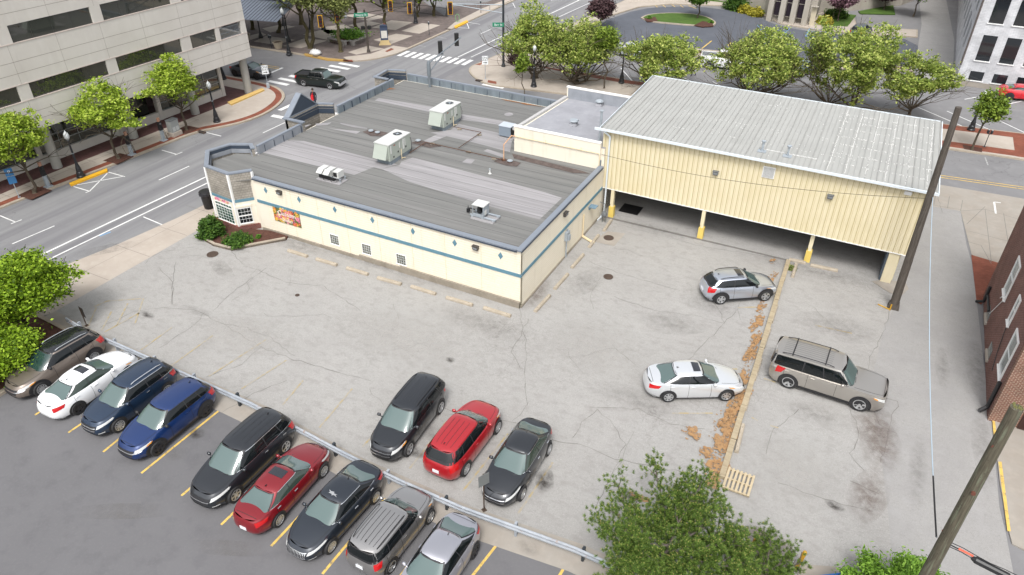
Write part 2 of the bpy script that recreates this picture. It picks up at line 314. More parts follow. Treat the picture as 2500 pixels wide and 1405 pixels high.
# stains and patches with their own shape
def blob(cx, cy, rx, ry, rz=0, n=26, jit=.25):
    ph = [random.uniform(0, 6.28) for _ in range(4)]
    return [(cx + rx * r * cos(t) * cos(rz) - ry * r * sin(t) * sin(rz), cy + rx * r * cos(t) * sin(rz) + ry * r * sin(t) * cos(rz)) for i in range(n) for t in [2 * pi * i / n] for r in [1 + jit * (sin(2 * t + ph[0]) * .5 + sin(3 * t + ph[1]) * .4 + sin(5 * t + ph[2]) * .35 + sin(9 * t + ph[3]) * .2)]]
def softmat(name, col, rough=.95, alpha=.6):
    """stain whose edge breaks up with noise"""
    if name in MATS: return MATS[name]
    m, t, b = _new(name); L = t.links.new
    b.inputs['Base Color'].default_value = col; b.inputs['Roughness'].default_value = rough; b.inputs['Specular IOR Level'].default_value = .2
    tc = t.nodes.new('ShaderNodeTexCoord'); n = t.nodes.new('ShaderNodeTexNoise'); n.inputs['Scale'].default_value = 2.2; n.inputs['Detail'].default_value = 8; n.inputs['Roughness'].default_value = .7; L(tc.outputs['Object'], n.inputs['Vector'])
    gr = t.nodes.new('ShaderNodeVectorMath'); gr.operation = 'LENGTH'; sc = t.nodes.new('ShaderNodeMapping'); sc.inputs['Location'].default_value = (-1, -1, 0); sc.inputs['Scale'].default_value = (2, 2, 0); L(tc.outputs['Generated'], sc.inputs[0]); L(sc.outputs[0], gr.inputs[0])
    mr = t.nodes.new('ShaderNodeMapRange'); mr.inputs[1].default_value = 1.05; mr.inputs[2].default_value = .25; L(gr.outputs['Value'], mr.inputs[0])
    mu = t.nodes.new('ShaderNodeMath'); mu.operation = 'MULTIPLY'; L(mr.outputs[0], mu.inputs[0])
    m3 = t.nodes.new('ShaderNodeMapRange'); m3.inputs[1].default_value = .35; m3.inputs[2].default_value = .62; L(n.outputs['Fac'], m3.inputs[0]); L(m3.outputs[0], mu.inputs[1])
    m4 = t.nodes.new('ShaderNodeMath'); m4.operation = 'MULTIPLY'; m4.inputs[1].default_value = alpha; L(mu.outputs[0], m4.inputs[0]); L(m4.outputs[0], b.inputs['Alpha'])
    MATS[name] = m; return m
m_st1 = softmat('grey_tyre_stain', c('999590'), alpha=.28); m_st2 = softmat('brown_stain', c('917f74'), alpha=.5); m_st3 = softmat('oil_stain', c('57524e'), alpha=.8); m_st4 = softmat('pale_patch', c('dedad4'), alpha=.5)
def stain(px, py, rx, ry, rz, mat, z=.02):
    p = g(px, py); o = MB().sheet([(rx * 1.15 * cos(t) * cos(rz) - ry * 1.15 * sin(t) * sin(rz), rx * 1.15 * cos(t) * sin(rz) + ry * 1.15 * sin(t) * cos(rz)) for t in [2 * pi * i / 24 for i in range(24)]], 0).build('ground_stain', mat)
    o.location = (p.x, p.y, z); struct(o)
for i, a in enumerate([(2135, 1040, .9, 1.5, .2, m_st2), (2150, 1090, .8, 1.6, .1, m_st2), (2120, 1210, .7, 1.6, -.2, m_st2), (2038, 1236, .42, .2, -.3, m_st3), (1740, 745, 1.6, 1.0, .2, m_st1), (1640, 790, 2.0, .9, .4, m_st1), (1430, 690, .8, 2.0, -.3, m_st1), (1340, 640, .7, 4.5, 0, m_st1), (900, 640, 8.5, .45, 0, m_st1), (720, 600, 2.6, .5, 0, m_st1), (1310, 720, .5, 1.6, 0, m_st2),
                       (1330, 1175, .35, .7, .4, m_st3), (1060, 1060, .9, .5, 0, m_st1), (600, 820, 3.5, 1.4, .3, m_st4), (980, 830, 4.5, 1.8, 0, m_st4), (1450, 850, 2.5, 2.5, 0, m_st4), (480, 760, 1.2, .3, .1, m_st1), (540, 655, 1.6, .4, -.4, m_st1), (1600, 560, 2.5, .6, 0, m_st1), (1980, 660, 4.2, .8, -.04, m_st1), (2040, 800, 2.2, 1.2, .2, m_st1), (1990, 1010, 1.5, .8, 0, m_st1),
                       (1180, 790, 3, 1, 0, m_st1), (1560, 980, 2.2, .8, 0, m_st1), (2385, 900, .5, 2.5, .1, m_st1), (2400, 1100, .4, 3, .1, m_st1), (1540, 1210, .5, .3, 0, m_st3), (360, 770, .5, .2, 0, m_st3), (1930, 1150, 2.0, 2.0, 0, m_st4), (260, 610, 2.4, .5, .9, m_st1), (1100, 880, .25, .2, 0, m_st3), (1000, 1100, .8, .3, 0, m_st3), (430, 1110, .5, .35, .4, m_st1), (480, 1060, .4, .3, .2, m_st3), (1290, 1340, .5, .3, .2, m_st1), (300, 1250, 2.2, .35, .5, m_st1), (560, 1340, 1.8, .3, .4, m_st1), (2300, 900, .3, 1.8, .1, m_st1), (2240, 1150, .35, 2.2, 0, m_st1)]):
    stain(*a, z=.02 + .0006 * i)
# pine litter drifted against the kerb
m_litter = layered('orange_pine_litter', c('c49a6c'), [(c('9a6a43'), 5, .45, .7, X1, .6, 6), (c('dab988'), 20, .56, .7, X1, .8, 3), (c('bd9a72'), 1.5, .4, .7, X1, .5, 5)])
_t = m_litter.node_tree; _n = _t.nodes.new('ShaderNodeTexNoise'); _n.inputs['Scale'].default_value = 5; _n.inputs['Detail'].default_value = 9; _n.inputs['Roughness'].default_value = .75; _c = _t.nodes.new('ShaderNodeTexCoord'); _t.links.new(_c.outputs['Object'], _n.inputs['Vector']); _m = _t.nodes.new('ShaderNodeMapRange'); _m.inputs[1].default_value = .40; _m.inputs[2].default_value = .50; _t.links.new(_n.outputs['Fac'], _m.inputs[0]); _t.links.new(_m.outputs[0], _t.nodes['Principled BSDF'].inputs['Alpha'])
LT = MB(); _r2 = random.Random(12)
for (px, py, rx, ry) in [(1880, 690, .14, .9), (1858, 752, .16, .5), (1850, 790, .28, .7), (1846, 830, .22, .5), (1834, 870, .2, .7), (1812, 930, .22, .8), (1796, 985, .3, .9), (1778, 1035, .42, .8), (1768, 1080, .48, .7), (1728, 1110, .33, .26), (1752, 1140, .42, .5), (1742, 1178, .3, .45), (1692, 1062, .36, .3), (1886, 640, .12, .25), (1822, 975, .12, .5), (1838, 850, .14, .9), (1790, 1010, .2, 1.0)]:
    p = g(px, py); LT.sheet(blob(p.x, p.y, rx, ry, -.17, 60, .5), .041 + len(LT.f) * .0004)
    for _ in range(26):
        a = _r2.uniform(0, 6.28); k = _r2.uniform(.8, 1.6); q = (p.x + rx * k * cos(a), p.y + ry * k * sin(a))
        if q[0] < p.x + rx * .9: LT.sheet(blob(q[0], q[1], _r2.uniform(.02, .07), _r2.uniform(.02, .06), _r2.uniform(0, 3), 7, .4), .049 + _r2.random() * .001)
struct(LT.build('fallen_pine_needles', m_litter), 'stuff')
# ---------------------------------------------------------------- pavements
# west pavement beside the lot (flush apron)
wk = G([(60, 700), (155, 650), (290, 596), (430, 534), (470, 515), (500, 500)]) + [(-25.7, 2), (-25.2, 12), (-24.7, 24), (-22, 28.6), (-16, 28.9), (20.5, 28.9)]
sheet('pavement', m_conc, [(-27.9, -16)] + [tuple(p[:2]) for p in wk] + [(20.5, 25.0), (-21, 25.0), (-23.13, 20), (-23.13, -12.7), (-24.6, -16)], .010)
J = MB()
for b_ in range(-12, 22, 3): ribbon(J, [(-27.3 + .06 * (b_ + 12), b_), (-23.2, b_)], .025, .0145)
ribbon(J, [(-25.5, -14), (-24.6, 8)], .02, .0145)
# SE pavement pieces beyond the alley
sheet('pavement', m_conc2, G([(2266, 447), (2500, 486), (2750, 535), (2700, 720), (2440, 655), (2372, 622), (2345, 516), (2258, 502)]), .012)
for pl in [[(2345, 516), (2405, 512), (2500, 540)], [(2365, 565), (2500, 600)], [(2405, 512), (2420, 640)], [(2450, 522), (2470, 650)], [(2280, 500), (2285, 470)], [(2313, 509), (2318, 480)], [(2345, 516), (2350, 490)], [(2258, 498), (2345, 513)], [(2360, 548), (2405, 505)], [(2360, 590), (2395, 600), (2420, 645)]]: ribbon(J, G(pl), .03, .0165)
struct(J.build('pavement_joints', m_crack))
sheet('brick_paving', m_paver, G([(2371, 623), (2470, 652), (2395, 745), (2384, 738)]), .016)
# raised pavements with kerb, brick band and slab centre
def offset(poly, d):
    n = len(poly); out = []
    A = sum(poly[i][0] * poly[(i + 1) % n][1] - poly[(i + 1) % n][0] * poly[i][1] for i in range(n)); s = 1 if A > 0 else -1
    for i in range(n):
        p0, p1, p2 = Vector(poly[i - 1][:2]), Vector(poly[i][:2]), Vector(poly[(i + 1) % n][:2])
        d1 = (p1 - p0).normalized(); d2 = (p2 - p1).normalized(); n1 = Vector((-d1.y, d1.x)) * s; n2 = Vector((-d2.y, d2.x)) * s
        m = (n1 + n2); m = m / max(.25, m.dot(n1) + 1e-9) if m.length > 1e-6 else n1
        out.append(tuple(p1 + m * d)[:2])
    return out
def smoothc(pts, k=2):
    P = [Vector(p[:2]) for p in pts]
    for _ in range(k):
        Q = [P[0]]
        for i in range(len(P) - 1): Q += [P[i].lerp(P[i + 1], .25), P[i].lerp(P[i + 1], .75)]
        Q.append(P[-1]); P = Q
    return [tuple(p) for p in P]
# SW corner block (office side)
sw_edge = smoothc([(-38.4, -40)] + [tuple(g(x, y)[:2]) for x, y in [(0, 510), (170, 448), (380, 365), (480, 325), (545, 313), (600, 300), (650, 281), (684, 258), (699, 238), (688, 220), (655, 207), (560, 188)]] + [(-60, 21.6), (-90, 20.6)])
sw = sw_edge + [(-90, -40)]
struct(MB().prism(sw, -.02, .12).build('kerb', m_kerb))
struct(MB().prism(offset(sw, .28), .10, .124).build('brick_paving', m_paver))
struct(MB().prism(offset(sw, .85), .10, .128).build('pavement', m_conc))
struct(MB().prism([(-39.55, -40), (-39.55, -1), (-38.72, 17.4), (-39.0, 19.6), (-60, 19.6), (-60, -40)], .10, .132).build('brick_paving', m_paverd))
J = MB()
for i in range(-16, 8):
    b_ = i * 1.7; ribbon(J, [(-39.4 + .046 * b_, b_), (-38.3 + .03 * b_, b_ - .02)], .03, .1325)
ribbon(J, [(-38.9, -30), (-38.9, 0), (-38.1, 12)], .03, .1325)
struct(J.build('pavement_joints', m_crack))
# NW plaza
nw_edge = smoothc([(-110, 29.6)] + [tuple(g(x, y)[:2]) for x, y in [(600, 115), (700, 130), (800, 147), (850, 151), (885, 151), (930, 144), (972, 133)]] + [(-33.72, 42), (-33.75, 60), (-33.8, 200)])
nw = nw_edge + [(-110, 200)]
struct(MB().prism(nw, -.02, .12).build('kerb', m_kerb))
struct(MB().prism(offset(nw, .3), .10, .124).build('plaza_paving', m_plaza))
SQ = MB(); gp = lambda pts: [g(x, y, .12) for x, y in pts]
for q in [[(955, 50), (1008, 55), (966, 74), (908, 68)], [(1030, 57), (1075, 62), (1024, 83), (980, 76)], [(967, 83), (1008, 88), (955, 108), (912, 98)], [(620, 102), (650, 88), (720, 98), (672, 110)], [(690, 113), (745, 94), (800, 100), (735, 118)], [(640, 70), (690, 60), (720, 66), (660, 80)], [(850, 62), (900, 52), (930, 58), (880, 70)], [(780, 68), (840, 60), (865, 72), (800, 84)],
          [(850, 128), (880, 118), (900, 112), (938, 120), (870, 134)], [(740, 85), (790, 72), (850, 78), (800, 98)], [(840, 38), (880, 30), (945, 42), (900, 52)], [(600, 90), (640, 80), (650, 86), (612, 98)]]:
    SQ.prism(gp(q), .10, .1285)
SQ.prism(gp([(838, 140), (905, 132), (960, 112), (1000, 118), (968, 131), (925, 141), (880, 148), (850, 148)]), .10, .1295)
SQ.prism(gp([(1090, 72), (1110, 55), (1180, 20), (1235, 0), (1262, -15), (1245, 2), (1170, 38), (1102, 70)]), .10, .1295)
struct(SQ.build('pavement', m_conc))
RP = MB()
for q in [[(838, 146), (860, 147), (862, 151), (838, 149)], [(945, 128), (962, 121), (955, 118), (940, 126)]]: RP.prism(gp(q), .11, .135)
struct(RP.build('brick_paving', m_paver))
sheet('car_park', m_road, [tuple(g(x, y)[:2]) for x, y in [(1085, 42), (1100, 20), (1190, 8), (1230, -10), (1100, -30), (1010, -10)]], .136)
# NE corner and strip north of the cross street
ne_edge = smoothc([tuple(g(x, y)[:2]) for x, y in [(1640, -60), (1530, 2), (1430, 45), (1330, 90), (1250, 122), (1170, 155), (1143, 168), (1147, 184), (1180, 207), (1240, 216)]] + [(-12.3, 33.4), (-5, 34.4), (5, 35.4), (20.8, 36.3), (27, 36.9), (60, 38.5)])
ne_back = [(60, 43.5), (27.1, 43.1), (20.6, 42.2), (6, 41.2), (-8, 40.2), (-14.0, 40.6), (-18.0, 44.5)] + [tuple(g(x, y)[:2]) for x, y in [(1330, 138), (1360, 120), (1420, 80), (1480, 44), (1560, 19), (1640, 12), (1760, 16), (1860, 38), (1905, 60), (1985, 74), (2110, 86), (2240, 93), (2240, 75), (2120, 70), (2090, 60), (2085, 44), (1995, 30), (1900, -30), (1700, -80)]]
ne = ne_edge + ne_back
struct(MB().prism(ne, -.02, .12).build('kerb', m_kerb))
struct(MB().prism(offset(ne, .18), .10, .125).build('pavement', m_conc))
BP = MB()
BP.prism([(-20, 40.0), (-8, 40.1), (6, 41.1), (20.6, 42.05), (27, 42.9), (27, 41.7), (20.6, 40.9), (6, 40.0), (-8, 39.1), (-13, 39.2)], .11, .129)
BP.prism([(8, 35.95), (20.8, 36.75), (27, 37.3), (60, 39), (60, 40.5), (27, 38.6), (20.8, 38.0), (8, 37.2)], .11, .129)
BP.prism([(26.2, 37.2), (28, 37.3), (28, 42.9), (26.2, 42.8)], .11, .1295)
BP.prism([tuple(g(x, y, .12)[:2]) for x, y in [(1160, 158), (1178, 153), (1172, 150), (1185, 148), (1172, 160)]], .11, .129)
BP.prism([tuple(g(x, y, .12)[:2]) for x, y in [(1192, 196), (1212, 200), (1212, 206), (1190, 202)]], .11, .129)
struct(BP.build('brick_paving', m_paver))
sheet('tree_bed', m_soil, [tuple(g(x, y)[:2]) for x, y in [(2348, 357), (2397, 366), (2396, 376), (2352, 368)]], .134)
# church car park
cp = [tuple(g(x, y)[:2]) for x, y in [(1480, 52), (1560, 25), (1640, 18), (1750, 22), (1850, 45), (1905, 68), (1990, 82), (2110, 93), (2240, 100), (2240, 165), (2080, 160), (1900, 145), (1740, 128), (1640, 118), (1500, 108), (1430, 100)]]
sheet('church_car_park', m_dark, smoothc(cp + [cp[0]], 1)[:-1], .132)
st = MB().prism([tuple(g(x, y)[:2]) for x, y in [(1640, 120), (1700, 122), (1900, 142), (2080, 158), (2230, 168), (2230, 178), (2060, 172), (1880, 158), (1700, 140), (1640, 132)]], .0, .15)
struct(st.build('kerb', m_kerb))
st = MB().prism([tuple(g(x, y)[:2]) for x, y in [(1690, 126), (1900, 146), (2080, 161), (2200, 168), (2200, 173), (2060, 167), (1880, 152), (1690, 132)]], .1, .17)
struct(st.build('planting_bed', m_soil))
isl = [tuple(g(x, y)[:2]) for x, y in [(1564, 48), (1580, 40), (1630, 36), (1690, 38), (1730, 47), (1750, 60), (1742, 68), (1715, 69), (1640, 63), (1580, 57)]]
isl = smoothc(isl + [isl[0]], 2)[:-1]
struct(MB().prism(isl, .10, .27).build('kerb', m_kerb)); struct(MB().prism(offset(isl, .25), .2, .285).build('grass', m_grass))
IS = MB(); IS.prism([tuple(g(x, y, .28)[:2]) for x, y in [(1572, 45), (1600, 42), (1606, 52), (1580, 53)]], .2, .295); IS.prism([tuple(g(x, y, .28)[:2]) for x, y in [(1695, 62), (1715, 52), (1738, 56), (1742, 64), (1715, 66)]], .2, .295)
struct(IS.build('planting_bed', m_soil))
GR = MB(); GR.prism([tuple(g(x, y)[:2]) for x, y in [(1495, 0), (1560, -15), (1700, -20), (1870, 20), (1880, 40), (1850, 34), (1760, 8), (1650, -2), (1560, 0)]], .05, .142)
GR.prism([tuple(g(x, y)[:2]) for x, y in [(2007, 40), (2040, 34), (2090, 40), (2075, 60), (2068, 68), (2006, 66)]], .05, .142); GR.prism([tuple(g(x, y)[:2]) for x, y in [(2095, 30), (2180, 15), (2185, 38), (2100, 36)]], .05, .142)
struct(GR.build('grass', m_grass))
# far side pavement by the white building
struct(MB().prism([tuple(g(x, y)[:2]) for x, y in [(2320, 195), (2560, 225), (2800, 260), (2800, 200), (2400, 150), (2328, 180)]], -.02, .13).build('pavement', m_conc))
sheet('back_alley', m_alley, [tuple(g(x, y)[:2]) for x, y in [(2240, 195), (2325, 198), (2330, 100), (2310, 0), (2290, -40), (2240, -40), (2250, 60), (2235, 150)]], .014)
# ---------------------------------------------------------------- road markings
WM = MB(); FW = MB(); YM = MB(); YF = MB(); BM = MB()
def line(mb, a, b, w, z=.0): ribbon(mb, [g(*a), g(*b)], w, z)
SX = lambda b, a0: a0 + .0445 * (b + 8.51)
ribbon(WM, [(SX(-45, -29.43), -45), (SX(20, -29.43), 20)], .16, .004); ribbon(WM, [(SX(-45, -28.5), -45), (SX(20.5, -28.5), 20.5)], .13, .004)
line(WM, (30, 596), (133, 552), .1, .0035); line(WM, (388, 440), (462, 406), .1, .0035); line(WM, (642, 325), (695, 300), .1, .0035)
for a, b in [((0, 527), (38, 543)), ((27, 547), (53, 537)), ((180, 456), (220, 468)), ((209, 471), (220, 467)), ((218, 468), (262, 424)), ((188, 452), (302, 431)), ((265, 421), (305, 432)), ((395, 367), (433, 378)), ((427, 379), (445, 372)), ((500, 323), (540, 333)), ((350, 530), (400, 551))]: line(WM, a, b, .09, .0045)
line(BM, (243, 577), (270, 567), .15, .006)
# crosswalks
for k in range(8):   # west leg of the crossing
    a = Vector(g(672, 205)).lerp(Vector(g(880, 152)), (k + .25) / 8.5)
    WM.sheet([(a.x - 1.3, a.y - .22), (a.x + 1.3, a.y - .22), (a.x + 1.3, a.y + .30), (a.x - 1.3, a.y + .30)], .005)
for k in range(11):  # north leg
    a = Vector(g(968, 129)).lerp(Vector(g(1140, 153)), k / 10)
    WM.sheet([(a.x - .2, a.y - 1.0), (a.x + .28, a.y - 1.0), (a.x + .28, a.y + 1.0), (a.x - .2, a.y + 1.0)], .005)
for k in range(9):   # south leg, mostly behind the shop
    x = -33.8 + k * 1.0; WM.sheet([(x, 17.3), (x + .45, 17.3), (x + .45, 19.3), (x, 19.3)], .005)
for k in range(5):   # east leg behind the shop
    y = 29.6 + k * .85; WM.sheet([(-20.6, y), (-18.2, y), (-18.2, y + .4), (-20.6, y + .4)], .005)
WM.sheet([tuple(g(x, y)[:2]) for x, y in [(660, 285), (705, 294), (712, 289), (668, 280)]], .0055)
line(WM, (1118, 140), (1480, -30), .16, .005); line(WM, (1150, 140), (1500, -20), .11, .005)
line(WM, (648, 184), (690, 166), .3, .0055); line(WM, (560, 168), (600, 175), .12, .0055); line(FW, (1010, 109), (1040, 115), .1, .0055); line(FW, (1055, 88), (1090, 95), .1, .0055); line(WM, (1174, 83), (1200, 71), .1, .0055)
line(WM, (1140, 57), (1145, 70), .09, .0055); line(WM, (1110, 67), (1145, 70), .09, .006); line(WM, (1135, 54), (1172, 60), .09, .0065); line(FW, (1232, 18), (1280, 10), .1, .006); line(WM, (1252, 8), (1258, 20), .09, .006); line(WM, (1345, 2), (1375, -12), .09, .006)
line(YM, (600, 152), (682, 165), .1, .0055); line(YM, (600, 156), (682, 169), .1, .0055); line(YM, (440, 125), (600, 152), .1, .0055)
# cross street, east part
line(YM, (2200, 415), (2700, 486), .1, .0055); line(YM, (2200, 420), (2700, 491), .1, .0055)
ribbon(WM, [g(2427, 494), g(2431, 522)], .12, .013); ribbon(WM, [g(2427, 494), g(2443, 496)], .1, .0135); line(FW, (2405, 385), (2412, 404), .1, .006)
# angled bays north of it
for a, b in [((2240, 262), (2352, 310)), ((2312, 272), (2420, 319)), ((2420, 286), (2545, 345)), ((2355, 243), (2400, 235)), ((2465, 254), (2520, 242)), ((1516, 167), (1545, 200)), ((1450, 172), (1475, 190)), ((1650, 182), (1690, 200)), ((1740, 200), (1780, 222))]: line(WM, a, b, .11, .0065)
# church bays
for a, b in [((1713, 122), (1737, 103)), ((1777, 115), (1784, 107)), ((1828, 120), (1838, 108)), ((1880, 128), (1890, 112)), ((1930, 135), (1936, 122)), ((2095, 160), (2100, 140))]: line(YM, a, b, .14, .14)
for a, b in [((1855, 72), (1857, 80)), ((1857, 80), (1905, 87)), ((1862, 73), (1925, 78)), ((1860, 77), (1920, 81)), ((1915, 85), (1930, 70)), ((1966, 92), (1976, 73)), ((1976, 73), (2020, 77)), ((1972, 80), (2016, 83)), ((1970, 86), (2012, 89)), ((1966, 92), (2008, 95)), ((2008, 95), (2020, 77)), ((1848, 64), (1858, 76)), ((1905, 87), (1900, 92))]: line(BM, a, b, .1, .14 + random.random() * .003)
for a, b in [((1600, 17), (1605, 21)), ((1618, 16), (1625, 21)), ((1640, 15), (1648, 20)), ((1660, 16), (1668, 21)), ((1680, 17), (1700, 24))]: line(YM, a, b, .12, .145)
# lower lot yellow bay lines
for a, b in [((20, 925), (60, 890)), ((85, 1014), (330, 800 + 60)), ((167, 1057), (250, 1000)), ((252, 1104), (330, 1040)), ((345, 1156), (562, 981)), ((443, 1211), (470, 1188)), ((540, 1282), (752, 1074)), ((662, 1334), (865, 1118)), ((787, 1402), (980, 1170)), ((925, 1480), (1108, 1227)), ((1040, 1550), (1245, 1290)), ((1240, 1610), (1400, 1350))]: line(YM, a, b, .11, .0075)
# faded bay lines on the light lot
for a, b in [((230, 750), (262, 736)), ((262, 736), (345, 730)), ((215, 800), (235, 752)), ((248, 808), (272, 762)), ((285, 795), (312, 742)), ((330, 790), (350, 730)), ((255, 812), (340, 765)), ((345, 855), (420, 800)), ((410, 900), (520, 820)), ((510, 920), (650, 830)), ((590, 950), (700, 880)), ((690, 990), (740, 930)), ((780, 1045), (860, 950)), ((885, 1092), (905, 1070)), ((1000, 1145), (1090, 1030)), ((1130, 1200), (1240, 1060)), ((1265, 1255), (1350, 1130)), ((1640, 1010), (1740, 1010)), ((1700, 905), (1800, 902)), ((1800, 752), (1875, 750)), ((1990, 795), (2080, 815)), ((1865, 925), (1895, 935)), ((1835, 1020), (1850, 1028)), ((1880, 1040), (1900, 1046))]: line(YF, a, b, .09, .0175)
for mb, nm, mt in ((WM, 'road_markings', m_wht), (FW, 'road_markings', m_whf), (YM, 'yellow_markings', m_yel), (YF, 'faded_yellow_markings', m_yelf), (BM, 'blue_markings', m_blue)): struct(mb.build(nm, mt))
struct(MB().prism([tuple(p[:2]) for p in [g(170, 451), g(262, 415), g(263, 421), g(174, 456)]], 0, .135).build('painted_kerb', m_yelb))
struct(MB().prism([tuple(p[:2]) for p in [g(1108, 67), g(1140, 52), g(1143, 56), g(1112, 71)]], 0, .135).build('painted_kerb', m_yelb))
struct(MB().prism([tuple(p[:2]) for p in [g(745, 133), g(800, 145), g(850, 149), g(850, 152), g(798, 149), g(742, 137)]], 0, .135).build('painted_kerb', plain('worn_yellow_kerb', c('d1a85a'), .8, var=.25, scale=5)))
# manholes, drains, access slab
sheet('concrete_slab', m_conc2, G([(1485, 566), (1527, 571), (1499, 602), (1445, 590)]), .022)
m_iron = plain('rusty_iron', c('75645a'), .7, .4, var=.3, scale=9)
def grate(px, py, r, label, z=.012):
    p = g(px, py); t = thing('manhole_cover', label, 'manhole cover', (p.x, p.y, z), group='iron covers in the pavement')
    MB().lathe([(r, 0), (r, .02), (r * .88, .02), (r * .88, .012)], n=24).build('rim', m_iron, t, local=True)
    b = MB()
    for k in range(-4, 5):
        h = sqrt(max(0, .8 - (k / 5) ** 2)) * r
        b.box(0, k * r / 5, .013, 2 * h, r * .09, .012)
    for k in range(-4, 5): b.box(k * r / 5, 0, .013, r * .05, 1.6 * r * sqrt(max(0, .9 - (k / 5) ** 2)), .010)
    b.build('grate', m_iron, t, local=True)
grate(1486, 582, .34, 'round iron grate set in the pale concrete slab by the drive-through', .024); grate(1485, 677, .3, 'rusty round grate in the open lot south of the concrete slab', .02)
grate(519, 622, .36, 'rusty grate in the lot below the planter curb', .02); grate(726, 722, .13, 'tiny dark valve cover alone in the middle of the light lot', .02)
m_ironb = plain('dark_inlet', c('3c3836'), .8)
for (px, py, lab) in [(493, 325, 'dark street drain inlet at the kerb below the corner lamp'), (770, 141, 'drain slot in the yellow kerb beside the white bag'), (1093, 74, 'drain slot in the kerb near the short yellow kerb'), (1170, 199, 'drain inlet on the curved kerb of the far right corner')]:
    p = g(px, py); t = thing('kerb_drain', lab, 'drain', (p.x, p.y, 0), group='kerb drains')
    MB().box(0, 0, .004, .75, .3, .14).build('casting', m_iron, t, local=True); b = MB(); b.box(0, -.13, .02, .6, .06, .09); b.box(0, 0, .146, .5, .14, .006); b.build('inlet', m_ironb, t, local=True)
# ================================================================ BUILDINGS
m_cream = layered('cream_painted_siding', c('f4ecda', .80), [(c('ece3cf', .79), .6, .45, .75, X1, .5, 5), (c('f7f1e2', .81), 1.5, .5, .75, X1, .5, 5), (c('d8cdb6', .74), 1.0, .55, .78, (3, 3, .25), .45, 6)], rough=.6)
m_creamd = plain('cream_pipe_paint', c('e9d6b0', .8), .6)
m_cap = plain('blue_grey_coping', c('929aa5', .7), .45, .1, var=.12)
m_capd = plain('slate_blue_panel', c('3f4a59', .7), .5)
m_flash = layered('grey_parapet_flashing', c('8b969e', .7), [(c('737d83', .7), 1.2, .4, .65, (1, 1, .3), .8, 6), (c('a9b0b5', .7), 4, .55, .75, (1, 1, .4), .5, 4)], rough=.6)
m_flashl = layered('light_parapet_flashing', c('a9adb4', .7), [(c('8f949b', .7), 1.2, .4, .65, X1, .7, 6)], rough=.6)
m_teal = layered('teal_trim_paint', c('76a2b4', .6), [(c('6292a6', .6), 3, .45, .7, X1, .6, 4)], rough=.55)
m_found = layered('block_foundation', c('b3a999'), [(c('958b7c'), 1.3, .4, .68, X1, .7, 6), (c('c5bcab'), 7, .55, .75, X1, .4, 3)])
m_shing = bricks('grey_shingles', c('b3ada3', .7), c('a49e94', .7), c('7f796f', .7), .3, .17, .012)
m_white = plain('white_trim', c('f3f3f1', .85), .4, var=.03)
m_brickb = bricks('planter_brickwork', c('8a4a42', .75), c('774039', .75), c('8d7c74', .7), .21, .075, .012)
SB = (.16, 1, 1)
m_roofd = layered('rolled_roofing_weathered', c('92928f'), [(c('7f7f7d'), .8, .4, .65, (.12, 2.2, 1), .7, 6), (c('a19f9d'), 1.2, .52, .72, (.1, 3.2, 1), .7, 6), (c('b5b3b2'), 3, .6, .75, (.15, 4, 1), .5, 5), (c('6a6967'), 30, .55, .8, X1, .4, 2)], bump=.15, bscale=30)
m_roofl = layered('rolled_roofing_silvered', c('b9b6b7'), [(c('9b999a'), 1.0, .4, .65, (.12, 2.6, 1), .7, 6), (c('d0ced0'), 1.6, .52, .72, (.1, 4, 1), .6, 6), (c('878587'), 2.4, .6, .78, (.2, 3, 1), .6, 6), (c('8d8b8d'), 30, .58, .8, X1, .4, 2)], bump=.12, bscale=30)
m_roofb = layered('rust_brown_roof_stain', c('776a65'), [(c('5b504c'), 3, .4, .65, X1, .8, 6), (c('938b88'), 12, .55, .75, X1, .5, 4)])
m_dkg = glass('dark_window_glass', (.015, .018, .022, 1), .05)
m_grg = glass('green_window_glass', (.012, .07, .05, 1), .06, .5)
m_grw = glass('small_pane_glass', (.035, .05, .05, 1), .10, .4)
m_galv = layered('galvanised_metal', c('aeb6bc', .75), [(c('969ea5', .75), 3, .4, .65, X1, .6, 4)], rough=.45)
m_blk = plain('black_plastic', (.012, .012, .013, 1), .45)
m_dkbr = plain('dark_bronze', (.05, .045, .042, 1), .4)
# ---- flower shop -------------------------------------------------------------
HT = 3.83; RF = 3.58
shop = thing('shop_building', 'single-storey cream flower shop with flat grey roof, blue coping and teal stripe', 'shop', (-11, 10, 0))
body = [(-18.9, 0), (0, 0), (0, 12.3), (-5.6, 12.3), (-5.6, 21.0), (-22.1, 21.0), (-22.1, 3.2), (-23.0, 3.0)]
b = MB()
b.prism([(-19.3, .02), (-.0, .02), (-.0, 12.35), (-5.5, 12.35), (-5.5, 21.0), (-22.0, 21.0), (-22.0, 3.1), (-22.0, .5)], 0, RF - .02)
b.box(-9.65, .1, 0, 19.3, .2, HT - .05); b.box(-.095, 6.22, 0, .2, 12.05, HT - .055)
wl = b.build('wall', m_cream, shop)
